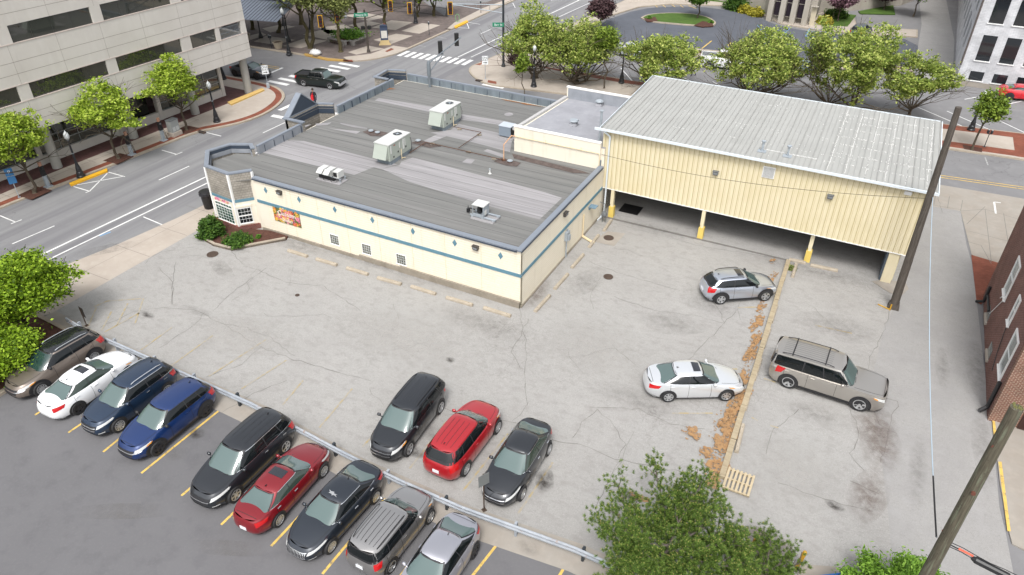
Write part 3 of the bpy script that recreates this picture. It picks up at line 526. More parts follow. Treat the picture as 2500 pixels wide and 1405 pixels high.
# siding laps, faint
b = MB()
for k in range(1, 24): b.box(-9.2, -.004, .16 * k, 18.6, .012, .012); b.box(.004, 5.9, .16 * k, .012, 11.7, .012)
for x in (-16.3, -14.2, -12.0, -9.6, -7.2, -4.9, -2.5): b.box(x, -.006, .25, .03, .016, 3.4)
wlb = b.build('siding_lap', plain('siding_shadow_gap', c('e6dabb', .8), .6), wl, None); wlb.location = -Vector(shop.location)
wlb.location = (0, 0, 0)
wlb.data.transform(Matrix.Translation(-Vector(shop.location)))
b = MB(); b.box(-9.65, -.035, 0, 19.3, .1, .22); b.box(-10.2 + 4.55, -.05, 0, 11.3, .11, .34); b.box(-4.1, -.058, 0, 8.2, .12, .42); b.box(.03, 5.9, 0, .1, 11.8, .1)
b.build('foundation', m_found, shop)
b = MB(); b.sheet([(-21.9, 3.2), (-21.9, 20.9), (-5.6, 20.9), (-5.6, 12.3), (-.15, 12.3), (-.15, .15), (-19.4, .15), (-20.4, -.7), (-22.3, -.6), (-23.9, 1.0), (-23.4, 2.7)], RF)
rf = b.build('roof', m_roofd, shop)
# silvered strips and stains lying on the roof
def rr(pts): return [tuple(g(x, y, RF)[:2]) for x, y in pts]
b = MB()
LS = [[(700, 343), (742, 345), (950, 398), (970, 402), (932, 413), (912, 409), (865, 428), (636, 372)], [(980, 395), (1008, 385), (1330, 470), (1372, 484), (1318, 536), (1300, 532), (1180, 500), (1000, 445), (932, 413), (975, 404)], [(925, 240), (1060, 262), (1052, 275), (915, 246)], [(1120, 278), (1240, 298), (1262, 318), (1215, 305), (1118, 292)],
      [(1120, 303), (1215, 325), (1250, 345), (1245, 372), (1130, 342), (1050, 325), (1100, 318)], [(1035, 180 + 18), (1150, 217), (1148, 220), (1020, 202)], [(1140, 388), (1160, 391), (1150, 401), (1128, 397)], [(740, 308), (760, 304), (690, 343), (640, 362), (660, 350)]]
def rpiece(name, q, z, mat):
    x_ = MB().sheet(q, z).build(name, mat, rf, None); x_.data.transform(Matrix.Translation(-Vector(shop.location)))
for i, q in enumerate(LS): rpiece('roofing_strip', rr(q), RF + .006 + i * .001, m_roofl)
for (px, py, rx) in [(1242, 280, .35)]:
    p = g(px, py, RF); rpiece('round_patch', blob(p.x, p.y, rx, rx, 0, 20, .05), RF + .018, m_roofl)
for q in [[(830, 300), (895, 313), (898, 316), (865, 312), (832, 304)], [(840, 318), (880, 322), (870, 328), (800, 314)], [(770, 303), (810, 300), (800, 306), (772, 308)], [(1075, 325), (1100, 330), (1030, 358), (1020, 352)], [(1190, 365), (1230, 378), (1228, 386), (1180, 370)]]: rpiece('roofing_strip', rr(q), RF + .02, m_roofl)
for q in [[(885, 323), (905, 316), (950, 326), (930, 334), (905, 333)], [(1003, 350), (1025, 343), (1078, 358), (1050, 362)], [(1205, 395), (1225, 386), (1272, 399), (1262, 408), (1235, 405)], [(1250, 376), (1420, 418), (1440, 425), (1400, 424), (1255, 388)]]: rpiece('roof_stain', rr(q), RF + .026, m_roofb)
m_lit = plain('orange_leaf_litter', c('a8744a'), .9, var=.4, scale=14); p = g(940, 216, RF); q2 = g(1275, 252, RF)
rpiece('leaf_litter', blob(p.x + .2, p.y - .1, .55, .3, .2, 40, .5), RF + .03, m_lit); rpiece('leaf_litter', blob(q2.x, q2.y - .1, 1.3, .13, 0, 60, .6), RF + .03, m_lit)
# seams of the roofing felt
b = MB()
for y in [.9 * k + .7 for k in range(22)]:
    x0 = -22.0 if y > 3.2 else -21; x1 = -.2 if y < 12.2 else -5.7
    b.box((x0 + x1) / 2, y, RF + .003, x1 - x0, .022, .006)
x_ = b.build('roofing_seam', plain('felt_seam', c('6c6b69'), .9), rf, None); x_.data.transform(Matrix.Translation(-Vector(shop.location)))
# low coping (south and east)
b = MB(); b.box(-9.75, .06, HT - .06, 19.1, .32, .1); b.box(-.1, 5.98, HT - .06, .32, 12.16, .1001)
b.build('coping', m_cap, shop)
b = MB(); b.box(-9.75, -.105, HT - .13, 19.1, .03, .09); b.box(.065, 5.98, HT - .13, .03, 12.1, .09); b.build('coping_edge', m_capd, shop)
# north and west parapets
def para(b, pts, z, th=.16, z0=RF - .1):
    for i in range(len(pts) - 1):
        p, q = Vector((*pts[i], 0)), Vector((*pts[i + 1], 0)); d = (q - p).normalized(); n = Vector((-d.y, d.x, 0)) * th
        b.obox(p - d * .0 + Vector((0, 0, z0)), q - p, n, Vector((0, 0, z - z0)))
W1 = [(-21.9, 3.3), (-21.95, 8.1)]; W2 = [(-21.9, 12.0), (-21.8, 19.3)]; NB = [(-21.6, 21.0), (-5.5, 21.0)]
for q, z, th in ((W1, 4.12, .16), (W2, 4.12, .16), (NB, 4.1, .16), ([(-5.62, 12.2), (-.2, 12.2)], 4.1, .1)):
    b = MB(); para(b, q, z, th); b.build('parapet_flashing', m_flashl if q is W1 else m_flash, shop); b = MB(); para(b, q, z + .08, th + .06, z); b.build('coping', m_cap, shop)
for i in range(14): b = MB(); b.box(-20.6 + i * 1.15, 20.985, RF, .03, .03, .5); b.build('flashing_seam', m_capd, shop)
for i in range(6): b = MB(); b.box(-.8 - .9 * i, 12.15, RF, .03, .1, .5); b.build('flashing_seam', m_capd, shop)
for i in range(5): b = MB(); b.box(-21.92, 3.9 + i * .95, RF, .07, .03, .5); b.build('flashing_seam', m_capd, shop)
for i in range(7): b = MB(); b.box(-21.84, 12.6 + i * 1.0, RF, .07, .03, .5); b.build('flashing_seam', m_capd, shop)
# gabled and stepped feature parapets on the street side
def feature(pts, z, name='feature_parapet', cap=True):
    b = MB(); para(b, pts, z, .18, 0); o = b.build(name, m_shing, shop)
    b = MB(); para(b, pts, z - .12, -.03, RF + .42); para(b, pts, RF + .36, -.05, RF); b.mi = 0; b.build('inner_panel', m_capd, shop)
    b = MB(); para(b, pts, z + .08, .24, z); b.build('coping', m_cap, shop)
TW = [tuple(g(x, y, 4.1)[:2]) for x, y in [(613.7, 418.8), (555, 427.7), (499.8, 408), (503.4, 370.7), (562, 353), (615.5, 353.6), (621, 364)]]
b = MB()
tb = TW[:6] + [(-21.9, 3.6), (-19.4, .3)]
b.prism(tb, 0, 2.2); tw = b.build('corner_tower_wall', m_cream, shop)
b = MB()
for i in range(len(TW) - 1):
    p, q = Vector((*TW[i], 0)), Vector((*TW[i + 1], 0)); d = q - p; n = Vector((-d.y, d.x, 0)).normalized() * -.2
    b.obox(p + Vector((0, 0, 2.2)), d, n, (0, 0, 1.9))
b.build('shingle_wall', m_shing, shop)
b = MB()
for i in range(len(TW) - 1):
    p, q = Vector((*TW[i], 0)), Vector((*TW[i + 1], 0)); d = q - p; n = Vector((-d.y, d.x, 0)).normalized()
    b.obox(p + n * .04 - d.normalized() * .03 + Vector((0, 0, 4.1 + .002 * i)), d + d.normalized() * .06, n * -.28, (0, 0, .09))
b.build('coping', m_cap, shop)
b = MB(); b2 = MB()
for i in range(2, len(TW) - 1):
    p, q = Vector((*TW[i], 0)), Vector((*TW[i + 1], 0)); d = q - p; n = Vector((-d.y, d.x, 0)).normalized()
    b.obox(p - n * .2 + Vector((0, 0, RF + .3)), d, n * -.02, (0, 0, .22)); b2.obox(p - n * .2 + Vector((0, 0, RF)), d, n * -.05, (0, 0, .28))
b.build('inner_panel', m_capd, shop); b2.build('parapet_flashing', m_flashl, shop)
b = MB()
for i in range(len(TW) - 1):
    p, q = Vector((*TW[i], 0)), Vector((*TW[i + 1], 0)); d = q - p; n = Vector((-d.y, d.x, 0)).normalized()
    b.obox(p + n * .02 + Vector((0, 0, 2.08)), d, n * -.1, (0, 0, .2))
b.box(-9.62, -.015, 2.08, 19.35, .06, .2); b.box(.015, 6.1, 2.08, .06, 12.3, .2)
b.build('trim_band', m_teal, shop)
for p in TW[:5]: b = MB(); b.box(p[0], p[1], 0, .13, .13, 4.09); b.build('corner_trim', m_white, shop)
b = MB(); fr = [(TW[i][0], TW[i][1]) for i in range(6)]
b.prism([(p[0] + (p[0] + 21.5) * .06, p[1] + (p[1] - 1.5) * .06) for p in fr] + [(-21.9, 3.6), (-19.0, .1)], 0, .36); b.build('brick_base', m_brickb, shop)
# street-side shop front: middle gable and corner step
feature([(-23.4, 7.9), (-23.4, 11.4), (-22.3, 11.9)], 4.25)
b = MB(); b.obox((-23.58, 7.9, 0), (1.7, 0, 0), (0, .18, 0), (0, 0, 4.25)); b.build('shingle_wall', m_shing, shop)
b = MB(); b.obox((-23.75, 7.78, 4.25), (1.95, 0, 0), (0, .3, 0), (0, 0, .09)); b.build('coping', m_cap, shop)
b = MB(); gx = -23.42
b.add([(gx, 8.1, 4.1), (gx, 11.5, 4.1), (gx, 9.8, 5.5), (gx - .45, 8.1, 4.1), (gx - .45, 11.5, 4.1), (gx - .45, 9.8, 5.5)], [(0, 1, 2), (5, 4, 3), (0, 2, 5, 3), (1, 4, 5, 2), (0, 3, 4, 1)]); b.build('gable', m_capd, shop)
b = MB(); b.obox((gx + .02, 8.05, 4.1), (-.5, 0, 0), (0, 1.75, 1.45), (0, -.05, .06)); b.obox((gx + .02, 11.55, 4.1), (-.5, 0, 0), (0, -1.75, 1.45), (0, .05, .06)); b.build('coping', m_cap, shop)
feature([(-23.1, 18.6), (-23.3, 20.6), (-21.8, 21.1)], 4.3)
b = MB(); b.obox((-23.28, 18.6, 0), (1.3, 0, 0), (0, .16, 0), (0, 0, 4.3)); b.build('shingle_wall', m_shing, shop)
b = MB(); b.obox((-23.4, 18.5, 4.3), (1.5, 0, 0), (0, .26, 0), (0, 0, .09)); b.build('coping', m_cap, shop)
# diamonds, windows, wall lamps on the long wall
for x in (-18.38, -15.62, -12.8, -9.97, -7.07, -4.22, -1.26):
    b = MB(); z = 3.14; b.add([(x - .155, -.012, z), (x, -.012, z - .24), (x + .155, -.012, z), (x, -.012, z + .24), (x - .155, .01, z), (x, .01, z - .24), (x + .155, .01, z), (x, .01, z + .24)], [(0, 1, 2, 3), (4, 5, 1, 0), (5, 6, 2, 1), (6, 7, 3, 2), (7, 4, 0, 3)]); b.build('wall_diamond', m_teal, shop)
def window(parent, o, ex, ez, w, h, nx, nz, gm, bars=.012, fr=.05, name='window', mid=None, dep=.03, fm=None):
    """framed window with muntins; o = lower-left corner on the wall, ex to the right"""
    o, ex, ez = Vector(o), Vector(ex).normalized(), Vector(ez).normalized(); n = ex.cross(ez)
    b = MB(); P = lambda u, v: o + ex * u + ez * v
    for (u, v, a_, c_) in ((-fr, -fr, w + 2 * fr, fr), (-fr, h, w + 2 * fr, fr), (-fr, 0, fr, h), (w, 0, fr, h)): b.obox(P(u, v), ex * a_, ez * c_, n * dep)
    b.obox(P(-fr * 1.6, -fr * 1.6), ex * (w + 3.2 * fr), ez * fr * .6, n * (dep * 1.8))
    for i in range(1, nx): b.obox(P(w * i / nx - bars / 2, 0), ex * bars, ez * h, n * (dep * .8))
    for j in range(1, nz): b.obox(P(0, h * j / nz - bars / 2), ex * w, ez * bars, n * (dep * .78))
    if mid is not None: b.obox(P(0, h * mid - .04), ex * w, ez * .08, n * (dep * .95))
    f = b.build(name, fm or m_white, parent)
    b = MB(); b.obox(P(0, 0) + n * .004, ex * w, ez * h, n * .004); gl = b.build('pane', gm, f, None); gl.data.transform(Matrix.Translation(-Vector(parent.location)))
    return f
for x in (-13.5, -11.0, -8.42): window(shop, (x, 0, .56), (1, 0, 0), (0, 0, 1), .64, .66, 4, 4, m_grw, bars=.007, fr=.035)
def on_edge(i, u, z, out=.0):
    p, q = Vector((*TW[i], 0)), Vector((*TW[i + 1], 0)); d = (q - p); n = Vector((-d.y, d.x, 0)).normalized(); return p + d * u + n * out + Vector((0, 0, z)), -d.normalized()
p, e = on_edge(0, .92, .55, .005); window(shop, p, e, (0, 0, 1), .80, 1.05, 4, 4, m_dkg, mid=.5)
p, e = on_edge(1, .9, .42, .005); window(shop, p, e, (0, 0, 1), 1.6, 1.3, 6, 6, m_grg, mid=.84)
p, e = on_edge(0, .98, 1.72, .005); b = MB(); b.obox(p, e * 1.0, Vector((0, 0, .12)), -e.cross(Vector((0, 0, 1))) * -.06); b.build('window_hood', m_cream, shop)
def petals(b, o, ex, ez, w, h, n, seed, cols, rmin=.05, rmax=.16, nrm=None, z0=.01):
    rnd = random.Random(seed); ex, ez = Vector(ex).normalized(), Vector(ez).normalized(); nr = nrm or ex.cross(ez)
    for k in range(n):
        r = rnd.uniform(rmin, rmax); u = rnd.uniform(r * .6, w - r * .6); v = rnd.uniform(r * .6, h - r * .6); q = Vector(o) + ex * u + ez * v + nr * (z0 + k * .00025)
        b.mi = rnd.choice(cols); np_ = rnd.choice((7, 8, 9)); ph = rnd.random()
        vs = [q + nr * .0001]; N = np_ * 4
        for i in range(N):
            t = 2 * pi * i / N + ph; rad = r * (.72 + .28 * cos(np_ * (t - ph))); a_, b_ = rad * cos(t), rad * sin(t)
            a_ = max(-u, min(w - u, a_)); b_ = max(-v, min(h - v, b_)); vs.append(q + ex * a_ + ez * b_)
        b.add(vs, [(0, 1 + i, 1 + (i + 1) % N) for i in range(N)])
        b.mi = rnd.choice((4, 5)); rc = r * .28; vs = [q + nr * .00012 + ex * max(-u, min(w - u, rc * cos(t))) + ez * max(-v, min(h - v, rc * sin(t))) for t in [2 * pi * i / 10 for i in range(10)]]; b.add(vs, [tuple(range(10))])
FC = [plain('petal_pink', c('e987b4', .85), .6), plain('petal_orange', c('e58446', .85), .6), plain('petal_yellow', c('efc454', .85), .6), plain('petal_red', c('d2564d', .85), .6), plain('flower_heart_gold', c('e0a52e', .8), .6), plain('flower_heart_brown', c('6d4326', .7), .6), plain('petal_cream', c('f5e3b5', .85), .6), plain('banner_leaf', c('6f7a45', .7), .6)]
bn = thing('banner', 'floral banner of pink, orange and yellow daisies on the cream long wall', 'banner', (-17, -.02, 1.6))
b = MB(); b.obox((-18.06, -.012, 1.02), (2.24, 0, 0), (0, 0, 1.18), (0, -.008, 0)); b.build('sheet', FC[7], bn)
b = MB(); petals(b, (-18.06, -.02, 1.02), (1, 0, 0), (0, 0, 1), 2.24, 1.18, 120, 4, (0, 1, 2, 3, 6, 0, 1, 2), .07, .2); b.build('printed_flowers', FC, bn)
for tx, x, z, sz in (('Custom', -16.85, 1.78, .46), ('Quality', -16.9, 1.34, .32)):
    o = textmesh(tx, sz, .003, m_white, 'lettering', bn, basis((x + 17, -.07 + .0, z - 1.6), (1, 0, 0), (0, 0, 1)))
p, e = on_edge(1, .88, 1.83, .03)
fs = thing('flower_decal', 'pink flower picture above the big green window of the corner tower', 'decal', p)
b = MB(); petals(b, p, e, (0, 0, 1), 1.5, .26, 34, 9, (0, 3, 6, 0), .06, .13, z0=.005); b.build('printed_flowers', FC, fs)
def wall_lamp(parent, p, n, s=1.0, mat=None):
    n = Vector(n); t = Vector((-n.y, n.x, 0)); p = Vector(p); b = MB()
    b.obox(p - t * .17 * s, t * .34 * s, n * .2 * s, Vector((0, 0, .2 * s))); b.obox(p - t * .14 * s + Vector((0, 0, -.07)), t * .28 * s, n * .14 * s, Vector((0, 0, .069)))
    b.obox(p - t * .2 * s + Vector((0, 0, .2 * s)), t * .4 * s, n * .24 * s, Vector((0, 0, .025)))
    o = b.build('wall_lamp', mat or m_dkbr, parent)
    b = MB(); b.obox(p - t * .13 * s + n * .201 * s + Vector((0, 0, .02)), t * .26 * s, n * .006, Vector((0, 0, .13 * s))); x = b.build('lens', plain('lamp_lens', c('9a9ea0', .6), .2), o, None); x.data.transform(Matrix.Translation(-Vector(parent.location)))
wall_lamp(shop, (-17.12, 0, 3.22), (0, -1, 0)); wall_lamp(shop, (-2.8, 0, 3.18), (0, -1, 0)); wall_lamp(shop, (0, 5.85, 3.2), (1, 0, 0))
# service fittings on the short wall
b = MB(); b.obox((.0, 6.05, 1.25), (.2, 0, 0), (0, .42, 0), (0, 0, .6)); b.obox((.2, 6.15, 1.3), (.1, 0, 0), (0, .22, 0), (0, 0, .35)); b.tube((.1, 6.2, 1.25), (.1, 6.2, .02), .05); b.tube((.1, 6.3, 1.8), (.1, 6.3, 2.02), .045); b.build('electric_meter', m_galv, shop)
b = MB(); b.path([(.08, 9.0, 1.72), (.08, 9.0, .1)], .045, 8); b.build('downpipe', m_creamd, shop)
b = MB(); b.obox((0, 9.9, 1.78), (.5, 0, 0), (0, .5, 0), (0, 0, .06)); b.obox((0, 9.95, 1.6), (.1, 0, 0), (0, .4, 0), (0, 0, .17)); b.build('door_lamp', plain('blue_grey_fitting', c('7f9bae', .7), .5), shop)
b = MB(); b.path([(.08, 9.0, .1), (.95, 8.6, .08)], .085, 8); b.tube((.95, 8.6, .08), (1.05, 8.56, .08), .095); b.build('drain_pipe', m_creamd, shop)
# ---- annex with pale roof --------------------------------------------------
m_mem = layered('pale_roof_membrane', c('b9bac0'), [(c('a7a8ae'), .7, .4, .65, X1, .7, 6), (c('cdced4'), 1.6, .52, .75, X1, .5, 6), (c('8f9095'), .45, .6, .78, (1, 3, 1), .6, 6)], rough=.7)
anx = thing('annex_building', 'cream painted annex with a pale grey membrane roof and white coping between shop and drive-through', 'building', (-3.3, 16, 0))
b = MB(); b.prism([(-6.6, 12.28), (-.02, 12.28), (-.02, 19.9), (-6.0, 19.9)], 0, 5.0); b.obox((-6.62, 12.08, 0), (6.35, 0, 0), (0, .2, 0), (0, 0, 5.38)); b.obox((-6.1, 19.85, 0), (6.3, 0, 0), (0, .2, 0), (0, 0, 5.85)); b.build('wall', m_cream, anx)
b = MB(); b.sheet([(-6.45, 12.28), (-.02, 12.28), (-.3, 19.84), (-5.9, 19.84)], 5.02); b.build('roof', m_mem, anx)
b = MB(); b.obox((-6.66, 12.04, 5.38), (6.4, 0, 0), (0, .28, 0), (0, 0, .07)); b.build('coping', m_white, anx); b = MB(); b.obox((-6.15, 19.82, 5.85), (6.4, 0, 0), (0, .28, 0), (0, 0, .07)); b.build('coping', m_white, anx)
b = MB(); b.obox((-6.62, 12.3, 5.0), (.6, 7.55, 0), (-.25, 0, 0), (0, 0, .16)); b.build('edge_kerb', plain('weathered_white_edge', c('c9c8c6', .7), .7, var=.2, scale=5), anx)
b = MB(); b.obox((-6.0, 19.82, 5.02), (5.9, 0, 0), (0, .03, 0), (0, 0, .8)); b.build('parapet_flashing', m_flashl, anx)
b = MB(); b.path([(-6.5, 12.0, 4.72), (-.35, 12.0, 4.72), (-.25, 12.0, 4.6), (-.25, 12.0, 1.9)], .03, 8)
for x in (-4.2, -1.6): b.tube((x, 12.05, 4.6), (x, 12.02, 4.9), .02)
b.build('gas_pipe', m_creamd, anx)
def thing_at(px, py, z, *a, **k): p = g(px, py, z); return p, thing(*a, loc=(p.x, p.y, z), **k)
VL = ['low round roof vent with a flat cap at the middle of the pale annex roof', 'domed roof vent near the far parapet of the pale annex roof']
for i, (px, py) in enumerate([(1401, 306), (1463, 258)]):
    p, t = thing_at(px, py, 5.03, 'roof_vent', VL[i], 'roof vent', group='vents on the pale roof')
    b = MB(); b.box(0, 0, 0, .5, .5, .2, top=.8); b.lathe([(.17, .2), (.17, .3)], n=12); b.build('base', m_mem, t, local=True)
    b = MB(); b.lathe([(.3, .28), (.32, .33), (.26, .4), (.1, .46), (.02, .47)] if i else [(.3, .3), (.34, .33), (.3, .38), (.28, .4)], n=16)
    if not i: b.obox((.25, -.1, .36), (.15, 0, .15), (0, .2, 0), (-.02, 0, .02))
    b.build('cap', m_galv, t, local=True)
p, t = thing_at(1392, 201 + 27, 5.03, 'vent_pipe', 'stubby pipe by the far left corner of the pale annex roof', 'pipe'); b = MB(); b.tube((0, 0, 0), (0, 0, .35), .05); b.box(0, 0, 0, .2, .2, .05); b.build('pipe', m_galv, t, local=True)
p, t = thing_at(1464, 342, 5.03, 'flue_pipe', 'tall slim metal flue with a flat cap beside the yellow drive-through wall', 'flue')
h = hz(p, 272) - 5.03; b = MB(); b.tube((0, 0, 0), (0, 0, h), .085, n=12); b.lathe([(.12, 0), (.11, .06)], n=12); b.build('pipe', m_galv, t, local=True); b = MB(); b.lathe([(.15, h), (.16, h + .04), (.02, h + .09)], n=14); b.build('cap', m_galv, t, local=True)
# ---- yellow metal drive-through building ------------------------------------
m_yelw = layered('yellow_metal_siding', c('ece0bf', .78), [(c('e4d6ad', .76), .5, .4, .7, X1, .6, 5), (c('f1e8ca', .84), 3, .5, .75, (4, 1, .3), .5, 5)], rough=.5)
m_mroof = layered('corrugated_metal_roof', c('c6c6c1', .62), [(c('bbbbb6', .62), .5, .4, .65, X1, .7, 6), (c('cecec9', .62), 1.6, .5, .7, (4, .5, 1), .6, 6), (c('adadaa', .6), 3, .62, .8, (5, .6, 1), .3, 5)], rough=.55)
m_rdot = plain('roof_sealant_dots', c('f2f2ef', .75), .6)
dt = thing('metal_building', 'raised yellow corrugated metal building over an open drive-through with grey ribbed roof', 'building', (9.5, 18, 0))
Z0, ZF, ZB, YF_, YB = 2.14, 6.42, 5.95, 12.5, 25.1
XL0, XL1, XR0, XR1 = -.28, -.95, 19.0, 19.15
def zr(y): return ZF + (ZB - ZF) * (y - YF_) / (YB - YF_)
b = MB(); b.prism([(XL0, YF_), (XR0, YF_), (XR0 + .05, YF_ + .1), (XL0 + .02, YF_ + .1)], Z0, ZF - .06)
b.prism([(XL0, YF_ + .1), (XL0 + .1, YF_ + .1), (XL1 + .1, YB), (XL1, YB)], [4.0, 4.0, 4.0, 4.0], [zr(YF_) - .1, zr(YF_) - .1, ZB - .1, ZB - .1]); b.prism([(XR0 - .1, YF_ + .1), (XR0, YF_ + .1), (XR1, YB), (XR1 - .1, YB)], [Z0] * 4, [zr(YF_) - .1, zr(YF_) - .1, ZB - .1, ZB - .1])
b.prism([(XL1 + .1, YB - .1), (XR1 - .1, YB - .1), (XR1 - .1, YB), (XL1 + .1, YB)], Z0, ZB - .1)
wd = b.build('wall', m_yelw, dt)
b = MB(); n = 0; x = XL0 + .15
while x < XR0 - .05:
    b.obox((x, YF_ - .03, Z0), (.035, 0, 0), (0, .03, 0), (0, 0, ZF - .1 - Z0)); b.obox((x + .1, YF_ - .012, Z0), (.012, 0, 0), (0, .012, 0), (0, 0, ZF - .1 - Z0)); x += .31
x_ = b.build('siding_rib', plain('yellow_siding_rib', c('d0c193', .72), .5), wd, None); x_.data.transform(Matrix.Translation(-Vector(dt.location)))
b = MB(); b.obox((XL0, YF_ - .035, Z0 - .05), (XR0 - XL0, 0, 0), (0, .14, 0), (0, 0, .05)); b.build('base_trim', m_white, dt)
b = MB(); b.prism([(XL0, YF_ + .1), (XR0, YF_ + .1), (XR1 - .1, YB - .1), (XL1 + .1, YB - .1)], Z0 + .12, Z0 + .2); b.build('soffit', plain('shade_painted_soffit', c('6f6b60', .5), .8), dt)  # soffit colour darkened to paint in the shade under the building
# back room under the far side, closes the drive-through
b = MB(); b.obox((XL0, 23.6, 0), (XR0 - XL0, 0, 0), (0, .2, 0), (0, 0, Z0 + .1)); b.obox((-.12, 12.7, 0), (.1, 0, 0), (0, 10.9, 0), (0, 0, Z0 + .1)); b.build('back_wall', plain('shade_painted_back_wall', c('5d5952', .5), .8), dt)  # wall colour kept very dark, deep drive-through shade painted in
b = MB(); yo = YF_ - .28
b.add([(XL0 - .1, yo, ZF), (XR0 + .3, yo, ZF), (XR1 + .15, YB + .1, ZB), (XL1 - .1, YB + .1, ZB), (XL0 - .1, yo, ZF - .05), (XR0 + .3, yo, ZF - .05), (XR1 + .15, YB + .1, ZB - .05), (XL1 - .1, YB + .1, ZB - .05)], [(0, 1, 2, 3), (7, 6, 5, 4), (4, 5, 1, 0), (5, 6, 2, 1), (6, 7, 3, 2), (7, 4, 0, 3)]); rfd = b.build('roof', m_mroof, dt)
b = MB(); N = 64
for i in range(N + 1):
    u = i / N; x0 = XL0 - .08 + (XR0 + .25 - XL0 + .05) * u; x1 = XL1 - .08 + (XR1 + .12 - XL1 + .05) * u
    wd_ = .05 if i % 3 == 0 else .028; hh = .045 if i % 3 == 0 else .02
    b.obox((x0, yo - .01, ZF + .001), (wd_, 0, 0), (x1 - x0, YB - yo + .1, ZB - ZF), (0, 0, hh))
x_ = b.build('roof_rib', plain('roof_rib_grey', c('b9b9b4', .6), .5, .1, var=.08), rfd, None); x_.data.transform(Matrix.Translation(-Vector(dt.location)))
b = MB(); rnd = random.Random(5)
def dot(u, v, s=.05):
    x0 = XL0 + (XR0 - XL0) * u; x1 = XL1 + (XR1 - XL1) * u; b.box(x0 + (x1 - x0) * v, yo + (YB - yo) * v, ZF + (ZB - ZF) * v + .012, s, s, .04)
for u in (.985, .93, .875, .82, .765, .715):
    for k in range(62):
        if rnd.random() < .75: dot(u + rnd.uniform(-.0008, .0008), .02 + k * .0155, .042)
for v in (.12, .25, .38, .5, .62, .74, .86):
    for k in range(90):
        u = .7 + k * .0033
        if rnd.random() < .42: dot(u, v + rnd.uniform(-.006, .006), .04)
for v in (.2, .42, .8):
    for k in range(120):
        if rnd.random() < .25: dot(.2 + k * .005, v + rnd.uniform(-.01, .01), .035)
for _ in range(60): dot(rnd.uniform(.2, .99), rnd.uniform(.02, .98), rnd.uniform(.02, .05))
for k in range(40): dot(.52 + k * .004, .12 + rnd.uniform(-.003, .003), .05)
x_ = b.build('sealant_dots', m_rdot, rfd, None); x_['kind'] = 'stuff'; x_.data.transform(Matrix.Translation(-Vector(dt.location)))
m_gut = plain('pale_blue_white_gutter', c('dfe7ec', .8), .4, var=.05)
b = MB(); b.obox((XL0 - .5, yo - .14, ZF - .14), (XR0 + .9 - XL0, 0, 0), (0, .14, 0), (0, 0, .13)); b.build('gutter', m_gut, dt)
b = MB(); b.obox((XR0 + .32, yo - .1, ZF - .06), (XR1 - XR0 - .14, YB + .15 - yo, ZB - ZF), (.06, 0, 0), (0, 0, .12)); b.obox((XL0 - .14, yo, ZF - .06), (XL1 - XL0, YB + .1 - yo, ZB - ZF), (-.05, 0, 0), (0, 0, .12)); b.obox((XL1 - .1, YB + .1, ZB - .08), (XR1 - XL1 + .2, 0, 0), (0, .05, 0), (0, 0, .13)); b.build('roof_trim', m_gut, dt)
b = MB(); b.path([(-.1, yo - .06, ZF - .2), (.22, YF_ - .1, ZF - .55), (.25, YF_ - .1, .35), (.15, YF_ - .5, .06), (.1, YF_ - .95, .05)], .06, 8); b.build('downspout', m_gut, dt)
for (x, z, w_, h_) in [(10.38, 5.55, .72, .72)]:
    b = MB(); b.obox((x - w_ / 2, YF_ - .07, z - h_ / 2), (w_, 0, 0), (0, .05, 0), (0, 0, h_)); v = b.build('louvre_vent', m_white, dt)
    b = MB()
    for k in range(11): b.obox((x - w_ / 2 + .04, YF_ - .085, z - h_ / 2 + .05 + k * .058), (w_ - .08, 0, 0), (0, .015, 0), (0, 0, .02))
    s_ = b.build('slat_shadow', plain('louvre_gap', c('9d9f9d', .6), .7), v, None); s_.data.transform(Matrix.Translation(-Vector(dt.location)))
b = MB(); b.obox((17.75, YF_ - .07, 5.85), (.36, 0, 0), (0, .05, 0), (0, 0, .22)); b.obox((17.72, YF_ - .09, 5.92), (.42, 0, 0), (0, .02, 0), (0, 0, .03)); b.obox((17.72, YF_ - .09, 6.0), (.42, 0, 0), (0, .02, 0), (0, 0, .03)); b.build('small_vent', m_white, dt)
m_lampg = plain('grey_wall_lamp', c('7f8386', .6), .4)
wall_lamp(dt, (7.3, YF_ - .03, 4.78), (0, -1, 0), .95, m_lampg); wall_lamp(dt, (14.08, YF_ - .03, 4.76), (0, -1, 0), .95, m_lampg)
m_ypaint = plain('yellow_post_paint', c('e7cb6c', .8), .5, var=.1)
for i, (x, y) in enumerate([(.72, 12.62), (7.0, 12.62), (13.75, 12.9)]):
    b = MB(); b.box(x, y, .7, .2, .26, Z0 - .56); b.obox((x - .13, y - .12, 1.0), (.05, 0, 0), (0, .24, 0), (0, 0, Z0 - .9)); cl = b.build('column', m_yelw, dt)
    b = MB(); b.box(x, y, 0, .36, .36, .82, top=.96); q = b.build('column_base', m_ypaint, cl, None); q.data.transform(Matrix.Translation(-Vector(dt.location)))
b = MB(); b.prism([(18.05, 12.55), (18.62, 12.55), (18.62, 13.1), (18.05, 13.1)], 0, Z0 + .1); b.build('column', m_yelw, dt)
b = MB(); b.prism([(17.95, 12.75), (18.04, 12.7), (18.04, 14.5), (17.95, 14.5)], 0, Z0 + .1); b.build('pillar_panel', plain('blue_grey_panel', c('6d7a86', .6), .5), dt)
b = MB(); b.obox((18.6, 13.0, 0), (.1, 0, 0), (0, 11, 0), (0, 0, Z0 + .1)); b.build('side_wall', m_yelw, dt)
b = MB(); b.prism([tuple(g(x, y)[:2]) for x, y in [(2128, 688), (2152, 685), (2210, 690), (2218, 706), (2202, 722), (2172, 716)]], 0, .03); struct(b.build('concrete_slab', m_conc2))
